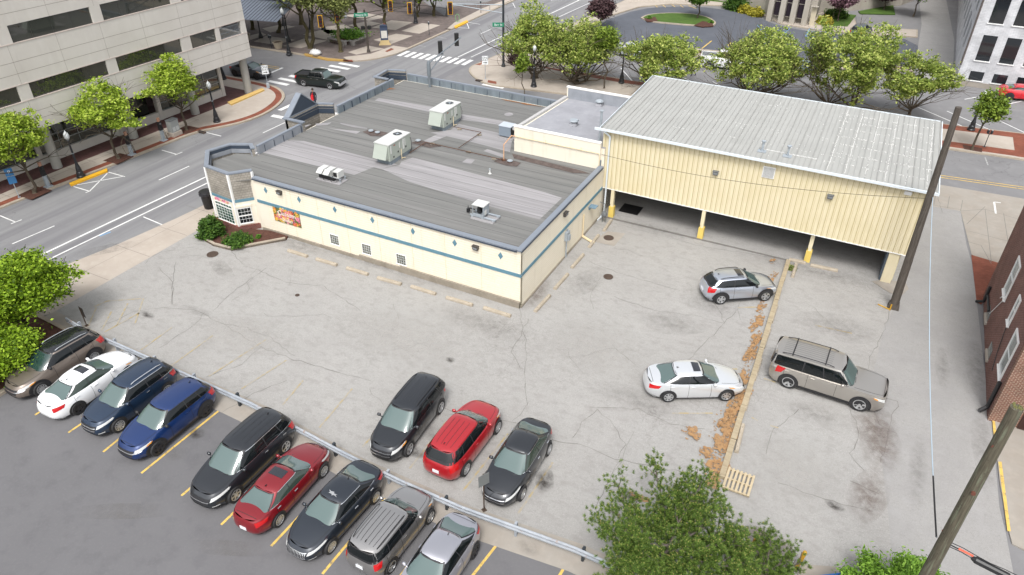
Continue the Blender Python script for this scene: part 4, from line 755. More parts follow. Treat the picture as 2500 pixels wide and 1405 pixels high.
struct(MB().prism([(0, 12.2), (13, 12.35), (13, 12.5), (0, 12.4)], 0, .022).build('kerb', m_crack))
for i, (px, py) in enumerate([(1161, 0), (1220, 0)]):
    px, py = [(1860, 371), (1922, 383)][i]
    p = g(px, py, 6.35); t = thing('roof_flue', ['short capped flue on the ribbed roof above the louvre', 'slimmer capped flue on the ribbed roof, right of its twin'][i], 'flue', (p.x, p.y, zr(p.y) + .01), group='flues on the metal roof')
    b = MB(); b.tube((0, 0, 0), (0, 0, .62), .075 - i * .015, n=10); b.box(0, -.05, 0, .5, .42, .035); b.build('pipe', m_galv, t, local=True); b = MB(); b.lathe([(.13, .6), (.14, .66), (.05, .7)], n=12); b.build('cap', m_galv, t, local=True)
# black opening mat under the drive-through
t = thing('floor_mat', 'black mat lying in the dark mouth of the drive-through', 'mat', (1.6, 14.2, .02)); MB().box(0, 0, 0, 1.4, 1.3, .015).build('mat', m_blk, t, local=True)
# ---- roof-top units ---------------------------------------------------------
m_hvac = plain('pale_green_grey_cabinet', c('c3cbc0', .62), .45, var=.05)
m_hvt = plain('white_cabinet_top', c('e4e5e1', .68), .45, var=.08, scale=2)
def hvac(loc, label):
    t = thing('rooftop_unit', label, 'air conditioner', loc, group='big rooftop air conditioners')
    L_, Wd = 2.5, 1.18
    b = MB(); b.box(0, 0, 0, Wd * .96, L_ * .9, .3); b.build('curb', m_flash, t, local=True)
    b = MB(); b.box(0, 0, .3, Wd, L_, 1.12); b.build('cabinet', m_hvac, t, local=True)
    b = MB(); b.box(0, 0, 1.42, Wd + .05, L_ + .05, .06)
    b.build('lid', m_hvt, t, local=True)
    b = MB(); b.lathe([(.36, 1.48), (.36, 1.5), (.31, 1.5), (.31, 1.49)], 0, .62, 0, 24); f = b.build('fan', m_hvt, t, local=True)
    b = MB(); b.lathe([(.31, 1.485), (.31, 1.495)], 0, .62, 0, 24)
    b.build('fan_opening', m_blk, f, local=True)
    b = MB(); b.lathe([(.09, 1.49), (.09, 1.52)], 0, .62, 0, 12)
    for k in range(6): b.obox((0, .62, 1.5 + .001 * k), (.3 * cos(k * pi / 3), .3 * sin(k * pi / 3), 0), (.03 * sin(k * pi / 3), -.03 * cos(k * pi / 3), 0), (0, 0, .008))
    b.build('fan_blades', m_galv, f, local=True)
    b = MB(); a_ = -L_ / 2; b.add([(-.55, a_, 1.38), (.5, a_, 1.38), (.5, a_ - .38, .5), (-.55, a_ - .38, .5), (-.55, a_, .5), (.5, a_, .5)], [(0, 1, 2, 3), (0, 3, 4), (1, 5, 2), (3, 2, 5, 4), (0, 4, 5, 1)]); b.build('intake_hood', m_hvac, t, local=True)
    b = MB(); X_ = Wd / 2
    for (y, z, w_, h_) in [(-1.1, .8, .1, .55), (-.1, .85, .08, .42), (.32, .62, .13, .7), (.55, .8, .07, .5)]: b.obox((X_, y, z), (.03, 0, 0), (0, w_, 0), (0, 0, h_))
    b.build('access_panel', m_hvt, t, local=True)
    b = MB()
    for (y, z) in [(-.85, .42), (-.32, .6), (.6, .62)]: b.obox((X_, y, z), (.012, 0, 0), (0, .12, 0), (0, 0, .12))
    b.build('port', m_blk, t, local=True)
    b = MB(); b.obox((X_, -.72, 1.22), (.008, 0, 0), (0, .18, 0), (0, 0, .07)); b.build('nameplate', plain('red_nameplate', c('b0554e', .7), .5), t, local=True)
    b = MB(); b.path([(X_ + .06, .02, .02), (X_ + .06, .02, .75)], .025, 6); b.path([(X_ + .06, .02, .1), (X_ + .15, .3, .05)], .025, 6); b.build('gas_pipe', m_creamd, t, local=True)
    b = MB(); b.path([(X_ + .02, 1.2, 1.15), (X_ + .1, 1.25, .8), (X_ + .05, 1.2, .2), (X_ + .0, .9, .1)], .015, 6); b.build('conduit', m_blk, t, local=True)
    return t
hvac((-13.42, 7.25, RF), 'big pale green rooftop air conditioner nearer the long wall'); hvac((-13.35, 13.95, RF), 'big pale green rooftop air conditioner farther back toward the intersection')
# triple condenser
t = thing('condenser_bank', 'bank of three small white condensers with two open louvred hoods on the roof', 'condenser', (-14.95, 2.6, RF))
b = MB(); b.box(0, -.1, 0, 1.9, .9, .05); b.build('pad', m_roofl, t, local=True)
for k, x in enumerate((-.62, -.08, .52)):
    b = MB(); b.box(x, 0, .32, .44, .56, .42); cb = b.build('cabinet', m_hvt, t, local=True)
    if k < 2: b = MB(); b.obox((x - .22, -.28, .74), (.44, 0, 0), (0, -.3, -.22), (0, 0, .02)); b.build('hood', m_hvt, cb, local=True)
    else: b = MB(); b.obox((x - .2, -.285, .38), (.3, 0, 0), (0, .006, 0), (0, 0, .3)); b.build('grille', m_blk, cb, local=True)
b = MB()
for x in (-.85, -.3, .3, .8):
    for y in (-.25, .25): b.box(x, y, 0, .05, .05, .32)
b.box(0, -.25, .28, 1.8, .04, .04); b.box(0, .25, .28, 1.8, .04, .04); b.build('stand', m_galv, t, local=True)
b = MB()
for x in (-.5, .1): b.path([(x, -.35, .1), (x + .15, -.45, .05), (x + .35, -.4, .04), (x + .5, -.3, .1)], .02, 6)
b.box(-.25, -.18, .1, 1.2, .3, .2); b.build('pipework', m_blk, t, local=True)
t = thing('condenser_unit', 'square white condenser with an open dark side on twin white rails', 'condenser', (-4.05, 2.75, RF))
b = MB(); b.box(.35, -.1, 0, 1.5, .95, .05); b.build('pad', m_roofl, t, local=True)
b = MB()
for y in (-.28, .28): b.box(.3, y, .1, 1.7, .12, .07); [b.box(x, y, .0, .12, .14, .1) for x in (-.4, .3, 1.0)]
b.build('rail', m_galv, t, local=True)
b = MB(); b.box(0, .02, .18, .74, .7, .04); b.box(0, .36, .2, .74, .03, .62); b.box(.355, .02, .2, .03, .7, .62); b.box(-.355, -.31, .2, .03, .03, .62); b.box(.34, -.31, .2, .05, .03, .62); b.box(-.355, .35, .2, .03, .03, .62); b.build('frame', m_galv, t, local=True)
b = MB(); b.box(0, .02, .82, .8, .76, .04); b.build('lid', m_hvt, t, local=True)
b = MB(); b.lathe([(.13, .22), (.15, .3), (.15, .5), (.08, .56)], -.08, 0, 0, 12); b.box(0, .2, .22, .55, .2, .5); b.tube((-.3, -.2, .3), (.2, -.25, .45), .03); b.build('compressor', m_blk, t, local=True)
b = MB(); b.path([(-.38, 0, .35), (-.75, .02, .35), (-.82, 0, .1), (-.95, 0, .05)], .035, 6); b.box(-.85, 0, .1, .16, .16, .22); b.tube((-.85, 0, .3), (-.85, 0, .5), .02); b.build('pipework', m_blk, t, local=True)
b = MB(); b.obox((.371, -.2, .25), (.03, 0, 0), (0, .2, 0), (0, 0, .28)); b.build('control_box', m_hvt, t, local=True)
p = g(1229, 336, RF); t = thing('condenser_unit', 'blue-grey box condenser standing against the annex wall', 'condenser', (-8.25, 14.15, RF))
b = MB(); b.box(.1, -.05, 0, 1.2, 1.0, .06); b.build('pad', m_roofl, t, local=True)
m_bgc = plain('blue_grey_cabinet', c('8e9aa6', .7), .45); b = MB(); b.box(0, 0, .15, .95, .8, .72); b.build('cabinet', m_bgc, t, local=True); b = MB(); b.box(0, 0, .87, 1.0, .85, .04); b.build('lid', plain('blue_white_lid', c('cdd6df', .7), .4), t, local=True)
b = MB(); b.obox((.476, -.35, .22), (.006, 0, 0), (0, .7, 0), (0, 0, .58)); b.build('grille', m_blk, t, local=True)
# roof pipes
p0 = g(1034, 352, RF); gp_ = lambda x, y: Vector((*g(x, y, RF)[:2], RF + .14))
m_rust = plain('rusty_pipe', c('6d4c3a'), .8, .2, var=.3, scale=6)
t = thing('gas_line', 'long thin rusty gas line running across the flat roof on small blocks', 'pipe', (p0.x, p0.y, RF))
b = MB(); b.path([gp_(1001, 378), gp_(1040, 352), gp_(1228, 395)], .028, 6); b.path([gp_(1108, 314), gp_(1175, 328), gp_(1120, 366)], .024, 6); b.build('pipe', m_rust, t)
for (x, y) in [(1056, 354), (1144, 374), (1206, 391), (1170, 332), (1122, 318)]:
    q = g(x, y, RF); b = MB(); b.box(q.x, q.y, RF + .03, .32, .12, .1, .3); b.build('support_block', m_found, t)
p = g(1230, 393, RF); t = thing('gas_riser', 'peach painted gas pipe rising from the roof and bending to the annex wall', 'pipe', (p.x, p.y, RF))
top = Vector((-6.9, 12.6, 4.78)); b = MB(); b.path([(p.x, p.y, RF), (p.x, p.y, 4.75), (-6.75, 11.9, 4.75), (-6.5, 12.0, 4.72)], .035, 8); b.build('pipe', plain('peach_pipe', c('dfae86', .75), .6), t); b = MB(); b.lathe([(.16, 0), (.12, .1), (.05, .12)], p.x, p.y, RF, 12); b.build('flashing', m_rust, t)
RL = ['left one of the two capped stubs on the brown patch behind the near air conditioner', 'right one of the two capped stubs on the brown patch behind the near air conditioner', 'capped stub on the brown patch where the gas lines meet', 'capped stub beside the foot of the peach gas pipe', 'short white pipe standing alone on the grey roofing']
for i, (x, y) in enumerate([(906, 323), (922, 327), (1021, 347), (1245, 397), (1196, 424)]):
    q = g(x, y, RF); t = thing('roof_stub', RL[i], 'roof vent', (q.x, q.y, RF), group='small vents on the grey roof'); b = MB()
    if i < 4: b.lathe([(.17, 0), (.17, .1)], n=14); b.build('collar', m_rust, t, local=True); b = MB(); b.lathe([(.19, .1), (.19, .15), (.1, .17)], n=14); b.build('cap', m_galv, t, local=True)
    else: b.tube((0, 0, 0), (0, 0, .3), .045); b.lathe([(.12, 0), (.06, .06)], n=10); b.build('pipe', m_hvt, t, local=True); b = MB(); b.lathe([(.07, .3), (.05, .36)], n=10); b.build('cap', m_galv, t, local=True)
q = Vector((.55, 11.6, 0)); t = thing('gas_meter', 'grey gas meter with round body beside the shop wall under the yellow building', 'gas meter', q)
b = MB(); b.lathe([(.02, .45), (.18, .48), (.22, .6), (.18, .75), (.05, .8)], n=14); b.build('body', m_lampg, t, local=True); b = MB(); b.path([(-.1, 0, 0), (-.1, 0, .6)], .03, 6); b.path([(.12, 0, .0), (.12, 0, .6)], .03, 6); b.path([(0, 0, .78), (0, 0, 1.4), (-.4, .1, 1.4)], .025, 6); b.build('pipe', m_lampg, t, local=True)
# ---- office block across the street ------------------------------------------
m_prec = layered('pale_precast_concrete', c('d9d4cc', .8), [(c('cbc5bc', .8), .35, .4, .68, X1, .6, 6), (c('e3dfd8', .8), 1.3, .5, .75, (1, 1, .25), .5, 6), (c('b7b0a6', .78), .8, .6, .8, (2, 2, .15), .35, 6)], rough=.75)
m_mir = glass('office_mirror_glass', (.035, .037, .03, 1), .03, 1.0)
m_joint = plain('panel_joint', c('9c948a', .7), .9)
m_mul = plain('grey_mullion', c('9da09e', .7), .4)
A0 = Vector((-38.35, 19.75, 0)); UD = Vector((-sin(radians(2.66)), -cos(radians(2.66)), 0)); ND = Vector((cos(radians(2.66)), -sin(radians(2.66)), 0)); ZV = Vector((0, 0, 1))
ofc = thing('office_building', 'pale concrete office block with long mirrored ribbon windows and round columns', 'office building', (-44, 5, 0))
def OB(b, u, z, du, dz, n0, n1): b.obox(A0 + UD * u + ND * n0 + ZV * z, UD * du, ND * (n1 - n0), ZV * dz)
LB = 70.0
b = MB()
ZL = 3.62
for (z0, z1) in ((ZL, 5.8), (7.02, 9.72), (10.95, 16)): OB(b, 0, z0, LB, z1 - z0, -.4, 0)
OB(b, 0, ZL, LB, .3, -16, -.4)
OB(b, 5.2, 3.9, LB - 5.2, 12, -16, -.9)   # body behind the ribbon glass
WN = [(3.45, 6.15)]; x = 7.15
while x < LB - 7: WN.append((x, x + 6.15)); x += 7.0
for zb, zt in ((5.8, 7.02), (9.72, 10.95)):
    pr_ = 0.55
    OB(b, 0, zb, .55, zt - zb, -.4, 0); OB(b, 3.0, zb, .45, zt - zb, -.4, 0)
    for i, (u0, u1) in enumerate(WN):
        nx = WN[i + 1][0] if i + 1 < len(WN) else LB
        OB(b, u1, zb, nx - u1, zt - zb, -.4, -.002)
# corner loggia back faces and end wall
for (z0, z1) in ((ZL, 5.8), (7.02, 9.72), (10.95, 16)): b.obox(A0 + ZV * z0 + ND * -.4, UD * .4, ND * -15, ZV * (z1 - z0))
for zb, zt in ((5.8, 7.02), (9.72, 10.95)):
    b.obox(A0 + ZV * zb + ND * -3.4, UD * .4, ND * -.7, ZV * (zt - zb)); OB(b, 3.0, zb, .3, zt - zb, -5, -.4); OB(b, .4, zb, 2.8, zt - zb, -5.2, -5)
b.build('wall', m_prec, ofc)
b = MB()
for z in (4.35, 4.92, 7.75, 8.55, 11.7, 12.5): OB(b, -.002, z, LB, .025, -.02, .004)
for k in range(20):
    for (z0, z1) in ((ZL, 5.8), (7.02, 9.72), (10.95, 14)): OB(b, 3.5 * k + 3.25, z0, .014, z1 - z0, -.02, .0035)
b.build('panel_joint', m_joint, ofc)
b = MB()
for z in (5.8, 7.02 + .0, 9.72): OB(b, 0, z - .05 if z < 9 and z > 6 else z, LB, .05, -.1, .03)
b.build('window_ledge', plain('pinkish_ledge', c('cfc1b8', .78), .8), ofc)
for zb, zt in ((5.84, 6.97), (9.77, 10.95)):
    for (u0, u1) in WN[:6]:
        b = MB(); OB(b, u0, zb, u1 - u0, zt - zb, -.22, -.14); w_ = b.build('window', m_mir, ofc)
        b = MB(); n_ = 4 if u1 - u0 > 4 else 2
        for i in range(1, n_): OB(b, u0 + (u1 - u0) * i / n_, zb, .02, zt - zb, -.15, -.134)
        OB(b, u0, zb - .04, u1 - u0, .05, -.2, -.1)
        m_ = b.build('mullion', plain('dark_mullion', c('4a4a46', .6), .5), w_, None); m_.data.transform(Matrix.Translation(-Vector(ofc.location)))
# ground floor, set back
b = MB(); OB(b, 2.2, .12, LB - 2.2, .75, -2.4, -2.1); OB(b, 2.2, 3.0, LB - 2.2, .65, -2.4, -2.12)
for k, u in enumerate((2.2, 9.2, 13.2, 20.2, 27.2)): OB(b, u, .12, .35, 3.5, -2.5, -2.05)
b.obox(A0 + UD * 2.2 + ND * -2.4 + ZV * .12, UD * .3, ND * -14, ZV * 3.5); b.build('ground_floor_wall', m_prec, ofc)
for (u0, u1) in ((2.55, 9.2), (13.55, 20.2), (20.55, 27.2), (27.6, 60)):
    b = MB(); OB(b, u0, .87, u1 - u0, 2.15, -2.3, -2.2); w_ = b.build('window', m_mir, ofc); b = MB()
    for z in (1.5, 2.1): OB(b, u0, z, u1 - u0, .07, -2.21, -2.15)
    for i in range(1, 4): OB(b, u0 + (u1 - u0) * i / 4, .87, .04, 2.15, -2.21, -2.155)
    OB(b, u0, .85, u1 - u0, .06, -2.3, -2.05)
    m_ = b.build('mullion', m_mul, w_, None); m_.data.transform(Matrix.Translation(-Vector(ofc.location)))
b = MB(); OB(b, 9.55, .12, 4.0, 3.4, -3.6, -3.5); b.build('recessed_entrance', m_mir, ofc)
for i, u in enumerate((.55, 6.9, 13.3, 20.1, 27.0, 34)):
    p = A0 + UD * u + ND * -.75; b = MB(); b.lathe([(.36, .12), (.36, ZL)], p.x, p.y, 0, 24); b.build('column', layered('grey_round_column', c('b3b1ab', .75), [(c('9c9a94', .75), 1, .4, .65, (1, 1, .2), .6, 6)]), ofc, smooth=True)
for zb in (5.75, 9.68):   # balcony rails at the corner
    b = MB(); OB(b, .55, zb + .95, 2.45, .05, -.2, -.14); OB(b, .55, zb + .12, 2.45, .04, -.19, -.15)
    for k in range(18): OB(b, .62 + k * .14, zb + .1, .025, .88, -.185, -.16)
    for k in range(4): OB(b, .55 + .6 * k, zb + .5, .5, .05, -.18, -.165)
    b.obox(A0 + ZV * (zb + .95) + ND * -.5 + UD * .2, ND * -2.9, UD * .05, ZV * .05)
    for k in range(20): b.obox(A0 + ZV * (zb + .1) + ND * (-.5 - .145 * k) + UD * .21, ND * -.025, UD * .025, ZV * .88)
    b.build('balcony_rail', plain('grey_railing', c('9aa1a8', .6), .5, .3), ofc)
b = MB(); b.prism([tuple(p[:2]) for p in [g(556, 252, .15), g(640, 218, .15), g(646, 222, .15), g(565, 258, .15)]], .1, .26); b.build('plinth', plain('yellow_curb_paint', c('d9b56c', .8), .8), ofc)
# ---- brick building at the right ------------------------------------------------
m_br = bricks('dark_red_brick', c('8a5149', .62), c('6d3c36', .62), c('b09a90', .6), .21, .072, .012)
m_br2 = bricks('brown_red_brick', c('8f4c3a', .6), c('743b2d', .6), c('cbb8a4', .6), .215, .072, .014)
bb = thing('brick_building', 'dark red brick building with white-framed windows beside the alley', 'building', (30, 8, 0)); XB = 23.6
b = MB(); b.obox((XB, 2.5, 0), (14, 0, 0), (0, 11.25, 0), (0, 0, 7.5)); b.build('wall', m_br, bb)
b = MB(); b.obox((XB + .02, 2.2, 0), (3, 0, 0), (0, .3, 0), (0, 0, 7.5)); b.obox((XB + 3.0, .5, 0), (6, 0, 0), (0, 2, 0), (0, 0, 7.5)); b.build('front_wall', m_br2, bb)
b = MB(); b.obox((XB + 1.2, 2.14, .0), (1.2, 0, 0), (0, .06, 0), (0, 0, 2.15)); d_ = b.build('door', plain('dark_brown_door', c('4a2f28', .6), .5), bb)
b = MB(); b.obox((XB + 1.35, 2.06, 1.0), (.05, 0, 0), (0, .08, 0), (0, 0, .22)); x_ = b.build('handle', m_galv, d_, None); x_.data.transform(Matrix.Translation(-Vector(bb.location)))
m_gwin = glass('grey_blind_glass', (.16, .18, .17, 1), .12)
for (y0, y1, z0, z1) in ((8.7, 9.75, 2.95, 4.85), (5.95, 6.4, 3.15, 4.5), (3.2, 4.3, 1.85, 3.9)):
    window(bb, (XB, y1, z0), (0, -1, 0), (0, 0, 1), y1 - y0, z1 - z0, 1, 2, m_gwin, fr=.09, dep=.06)
for (y0, y1) in ((10.2, 11.1), (6.6, 7.5)):
    b = MB(); b.obox((XB - .02, y0, .45), (.05, 0, 0), (0, y1 - y0, 0), (0, 0, .55)); w_ = b.build('basement_window', m_gwin, bb)
    b = MB(); b.obox((XB - .1, y0 - .1, .3), (.12, 0, 0), (0, y1 - y0 + .2, 0), (0, 0, .14)); x_ = b.build('sill', m_conc, w_, None); x_.data.transform(Matrix.Translation(-Vector(bb.location)))
b = MB(); b.path([(XB - .08, 2.75, 1.9), (XB - .08, 2.75, .35), (XB - .35, 2.6, .1)], .1, 8); b.path([(XB - .08, 12.3, .9), (XB - .08, 10.6, .9)], .06, 8); b.path([(XB - .08, 12.6, 1.3), (XB - .08, 12.6, .3), (XB - .4, 12.8, .08)], .08, 8); b.build('downpipe', m_blk, bb)
b = MB(); b.path([(XB - .04, 8.9, 2.7), (XB - .04, 10.3, .95)], .02, 5); b.path([(XB - .04, 8.9, 2.7), (XB - .04, 8.7, 3.0), (XB - .2, 8.7, 3.0), (XB - .2, 8.9, 2.8)], .02, 5); b.build('conduit', m_white, bb)
b = MB(); b.path([(XB - .03, 6.2, 2.9), (XB - .03, 5.6, 1.6), (XB - .03, 5.0, .9)], .018, 5); b.build('cable', m_blk, bb)
struct(MB().prism([tuple(p[:2]) for p in G([(2422, 1010), (2700, 1060), (2800, 1500), (2470, 1330), (2462, 1300), (2440, 1180)])], -.0, .06).build('pavement', m_conc2))
struct(MB().sheet([tuple(p[:2]) for p in G([(2436, 1130), (2444, 1130), (2466, 1300), (2458, 1300)])], .066).build('painted_kerb', m_yel))
struct(MB().sheet([tuple(p[:2]) for p in G([(2420, 1012), (2426, 1012), (2432, 1070), (2425, 1070)])], .066).build('painted_kerb', m_yel))
# ---- white brick building, top right ---------------------------------------------
m_wb = bricks('white_painted_brick', c('eaebee', .70), c('dfe0e4', .70), c('c9cbd0', .68), .42, .14, .012)
wb = thing('white_brick_building', 'white painted brick building with tall dark windows and a brown corner drainpipe', 'building', (30, 70, 0)); YW = 54.9; XW = 21.6
b = MB(); b.obox((XW, YW, 0), (30, 0, 0), (0, 60, 0), (0, 0, 14)); b.build('wall', m_wb, wb)
for k in range(6):
    x = XW + 1.0 + 2.05 * k
    for (z0, z1) in ((.68, 1.55), (2.63, 5.05), (6.2, 8.5), (9.8, 12.2)):
        b = MB(); b.obox((x, YW - .03, z0), (1.22, 0, 0), (0, .05, 0), (0, 0, z1 - z0)); w_ = b.build('window', m_dkg, wb)
        b = MB(); b.obox((x - .1, YW - .1, z0 - .1), (1.42, 0, 0), (0, .12, 0), (0, 0, .09)); x_ = b.build('sill', m_white, w_, None); x_.data.transform(Matrix.Translation(-Vector(wb.location)))
for k in range(9):
    y = YW + 4.5 + 4.2 * k
    for (z0, z1) in ((2.6, 5.0), (6.2, 8.6)):
        b = MB(); b.obox((XW - .03, y, z0), (.05, 0, 0), (0, 1.6, 0), (0, 0, z1 - z0)); b.build('window', plain('grey_side_window', c('8d949d', .7), .3), wb)
b = MB(); b.path([(XW - .06, YW - .08, 14), (XW - .06, YW - .08, 2.0)], .09, 8); b.build('downpipe', plain('brown_grey_pipe', c('6f6662', .6), .5), wb)
b = MB(); b.obox((XW, YW - .05, 0), (30, 0, 0), (0, .05, 0), (0, 0, .5)); b.build('plinth', m_conc2, wb)
# ---- church at the top -------------------------------------------------------------
m_lime = layered('weathered_limestone', c('bdb6aa', .75), [(c('a59d90', .75), .5, .4, .65, (1, 1, .3), .7, 6), (c('cdc7bd', .75), 2, .5, .75, (1, 1, .2), .5, 6), (c('8f8779', .7), 1.2, .6, .78, (2, 2, .15), .5, 6)], rough=.85)
ch = thing('church', 'pale stone church with three tall dark windows between buttress piers', 'church', (0, 78, 0))
cb = [tuple(g(x, y)[:2]) for x, y in [(1745, 2), (1800, 14), (1865, 28), (1872, 50), (1985, 60), (1998, 34), (2110, 24), (2200, 14)]] + [(22, 110), (-20, 110), (-22, 90)]
b = MB(); b.prism(cb, 0, 12)
p0, p1 = g(1872, 50), g(1968, 63); dv = (p1 - p0); nn = Vector((dv.y, -dv.x, 0)).normalized()
for u in (.0, .30, .58, .88): b.obox(p0 + dv * u, dv * .13, nn * .75, (0, 0, 12))
b.build('wall', m_lime, ch)
for u in (.14, .44, .72):
    b = MB(); b.obox(p0 + dv * u + nn * .05 + ZV * .75, dv * .155, nn * .06, (0, 0, 11)); w_ = b.build('window', plain('dark_stained_glass', c('3b2f38', .5), .2, var=.5, scale=3), ch)
    b = MB()
    for k in range(5): b.obox(p0 + dv * u + nn * .11 + ZV * (.75 + 1.7 * k), dv * .155, nn * .02, (0, 0, .05))
    x_ = b.build('glazing_bar', m_lime, w_, None); x_.data.transform(Matrix.Translation(-Vector(ch.location)))
b = MB(); b.obox(p0 + dv * 1.06 + nn * .02, dv * .12, nn * .06, (0, 0, 2.3)); b.build('door', plain('cream_door', c('d3c8ae', .75), .6), ch)
b = MB(); b.obox(p0 + dv * 1.03 + nn * .02 + ZV * 2.4, dv * .18, nn * .5, (0, 0, .08)); b.build('door_canopy', m_lime, ch)
# ---- metal-roofed shelter on the plaza ----------------------------------------------
sh = thing('plaza_shelter', 'long market shelter with a grey ribbed metal roof on black posts behind the office block', 'shelter', (-50, 36, .12))
P1, P2 = g(637, 93, .12), g(705, 102, .12); dx = (P2 - P1).normalized(); ny = Vector((-dx.y, dx.x, 0)); zz = 3.6
# roof eave follows the photo: near edge through (540,45) to (672,54)
ea, eb = g(545, 45, 3.7), g(676, 55, 3.7); ev = (eb - ea).normalized(); en = Vector((-ev.y, ev.x, 0))
b = MB(); st_ = ea - ev * 12; Ln = (eb - st_).length
b.obox(st_, ev * Ln, en * 4.6 + ZV * .9, ZV * .06); b.obox(st_ + en * 4.6 + ZV * .9, ev * Ln, en * 4.6 - ZV * .9, ZV * .06); r_ = b.build('roof', plain('grey_standing_seam', c('8b93a1', .62), .45, .3, var=.25, scale=4), sh)
b = MB(); k = 0.0
while k < Ln: b.obox(st_ + ev * k + ZV * .061, ev * .06, en * 4.6 + ZV * .9, ZV * .05); b.obox(st_ + ev * k + en * 4.6 + ZV * .961, ev * .06, en * 4.6 - ZV * .9, ZV * .05); k += .42
x_ = b.build('roof_rib', plain('grey_rib', c('6d7582', .6), .5), r_, None); x_.data.transform(Matrix.Translation(-Vector(sh.location)))
for P_ in (P1, P2, P1 - ev * 4.5, P1 + en * 5.5, P2 + en * 5.5, P1 - ev * 9):
    b = MB(); b.lathe([(.28, .12), (.26, .3), (.12, .75), (.07, 1.0), (.07, 3.7)], P_.x, P_.y, 0, 10)
    for s_ in (-1, 1): b.tube((P_.x, P_.y, 2.6), (P_.x + ev.x * .8 * s_, P_.y + ev.y * .8 * s_, 3.65), .03)
    b.build('post', m_blk, sh)
# ================================================================ VEHICLES
def paint(name, col, metal=.35, rough=.28, coat=1.0):
    return plain('paint_' + name, col, rough, metal, coat, var=.02, scale=1)
m_trim = plain('satin_black_trim', (.018, .018, .02, 1), .5)
m_tyre = plain('tyre_rubber', (.02, .02, .021, 1), .8)
m_rim = plain('alloy_rim', (.55, .56, .57, 1), .3, .7); m_rimd = plain('dark_alloy_rim', (.05, .05, .055, 1), .35, .6)
m_chr = plain('chrome', (.75, .76, .78, 1), .15, .9); m_red = glass('red_tail_lens', (.45, .01, .012, 1), .12); m_head = glass('head_lamp_lens', (.55, .56, .55, 1), .08); m_amber = glass('amber_lens', (.7, .28, .03, 1), .15)
m_wsg = glass('windscreen_glass', (.085, .125, .12, 1), .05, .8); m_sdg = glass('side_glass', (.006, .008, .009, 1), .05, .35); m_sdl = glass('clear_side_glass', (.03, .045, .035, 1), .05, .7); m_sun = glass('sunroof_glass', (.02, .022, .028, 1), .05, .8)  # windscreen base: glass tint plus a painted teal sky reflection
m_seam = plain('door_shut_line', (.01, .01, .01, 1), .7); m_plate = plain('licence_plate', (.7, .72, .75, 1), .5)
def sm(pts):
    pts = sorted(pts)
    def lin(x):
        if x <= pts[0][0]: return pts[0][1]
        for i in range(len(pts) - 1):
            if x <= pts[i + 1][0]:
                t = (x - pts[i][0]) / (pts[i + 1][0] - pts[i][0] + 1e-9); return pts[i][1] * (1 - t) + pts[i + 1][1] * t
        return pts[-1][1]
    return lambda x: sum(lin(x + d * .06) for d in (-3, -2, -1, 0, 1, 2, 3)) / 7
SPEC = {
 # L, W, wb, r, zs profile, greenhouse: gx, a_f, a_r, roof a_f, a_r, half widths base/roof, roof height, crown
 'sedan': dict(L=4.9, W=1.82, wb=2.8, r=.34, zs=[(-2.45, .84), (-2.2, 1.0), (-1.6, 1.03), (-.6, 1.0), (.8, .99), (1.3, .93), (2.1, .74), (2.45, .62)], gx=-.35, af=1.55, ar=1.62, rf=.62, rr=.72, bw=.80, rw=.56, H=1.44, sh=-.0, nf=3.4, nr=3.6, q=(.10, .93)),
 'suv': dict(L=4.7, W=1.86, wb=2.72, r=.37, zs=[(-2.35, 1.0), (-2.1, 1.12), (-.6, 1.1), (.8, 1.07), (1.2, 1.02), (2.0, .9), (2.35, .76)], gx=-.55, af=1.72, ar=1.68, rf=.86, rr=1.38, bw=.84, rw=.62, H=1.68, sh=0, nf=3.6, nr=4.5, q=(.07, .93)),
 'bigsuv': dict(L=5.15, W=1.98, wb=3.0, r=.38, zs=[(-2.57, 1.02), (-2.3, 1.15), (-.6, 1.13), (.9, 1.1), (1.35, 1.04), (2.2, .92), (2.57, .78)], gx=-.6, af=1.95, ar=1.88, rf=1.05, rr=1.58, bw=.89, rw=.67, H=1.76, sh=0, nf=3.6, nr=5, q=(.06, .93)),
 'hatch': dict(L=4.45, W=1.80, wb=2.65, r=.36, zs=[(-2.22, .98), (-2.0, 1.08), (-.6, 1.05), (.7, 1.02), (1.1, .98), (1.85, .86), (2.22, .7)], gx=-.5, af=1.62, ar=1.55, rf=.74, rr=1.12, bw=.80, rw=.58, H=1.58, sh=0, nf=3.6, nr=4, q=(.10, .93)),
 'box': dict(L=4.14, W=1.80, wb=2.57, r=.34, zs=[(-2.07, 1.0), (-1.9, 1.08), (-.6, 1.07), (.7, 1.06), (1.2, 1.03), (1.75, .92), (2.07, .72)], gx=-.42, af=1.38, ar=1.60, rf=.78, rr=1.46, bw=.83, rw=.68, H=1.61, sh=0, nf=4, nr=5.5, q=(.06, .95)),
 'wagon': dict(L=5.4, W=2.0, wb=3.3, r=.42, zs=[(-2.78, 1.14), (-2.6, 1.18), (-.6, 1.17), (1.0, 1.16), (1.35, 1.16), (2.35, 1.12), (2.62, 1.08), (2.78, 1.04)], gx=-.75, af=1.95, ar=1.98, rf=1.35, rr=1.90, bw=.93, rw=.78, H=1.92, sh=0, nf=7, nr=10, q=(.03, .95)),
}
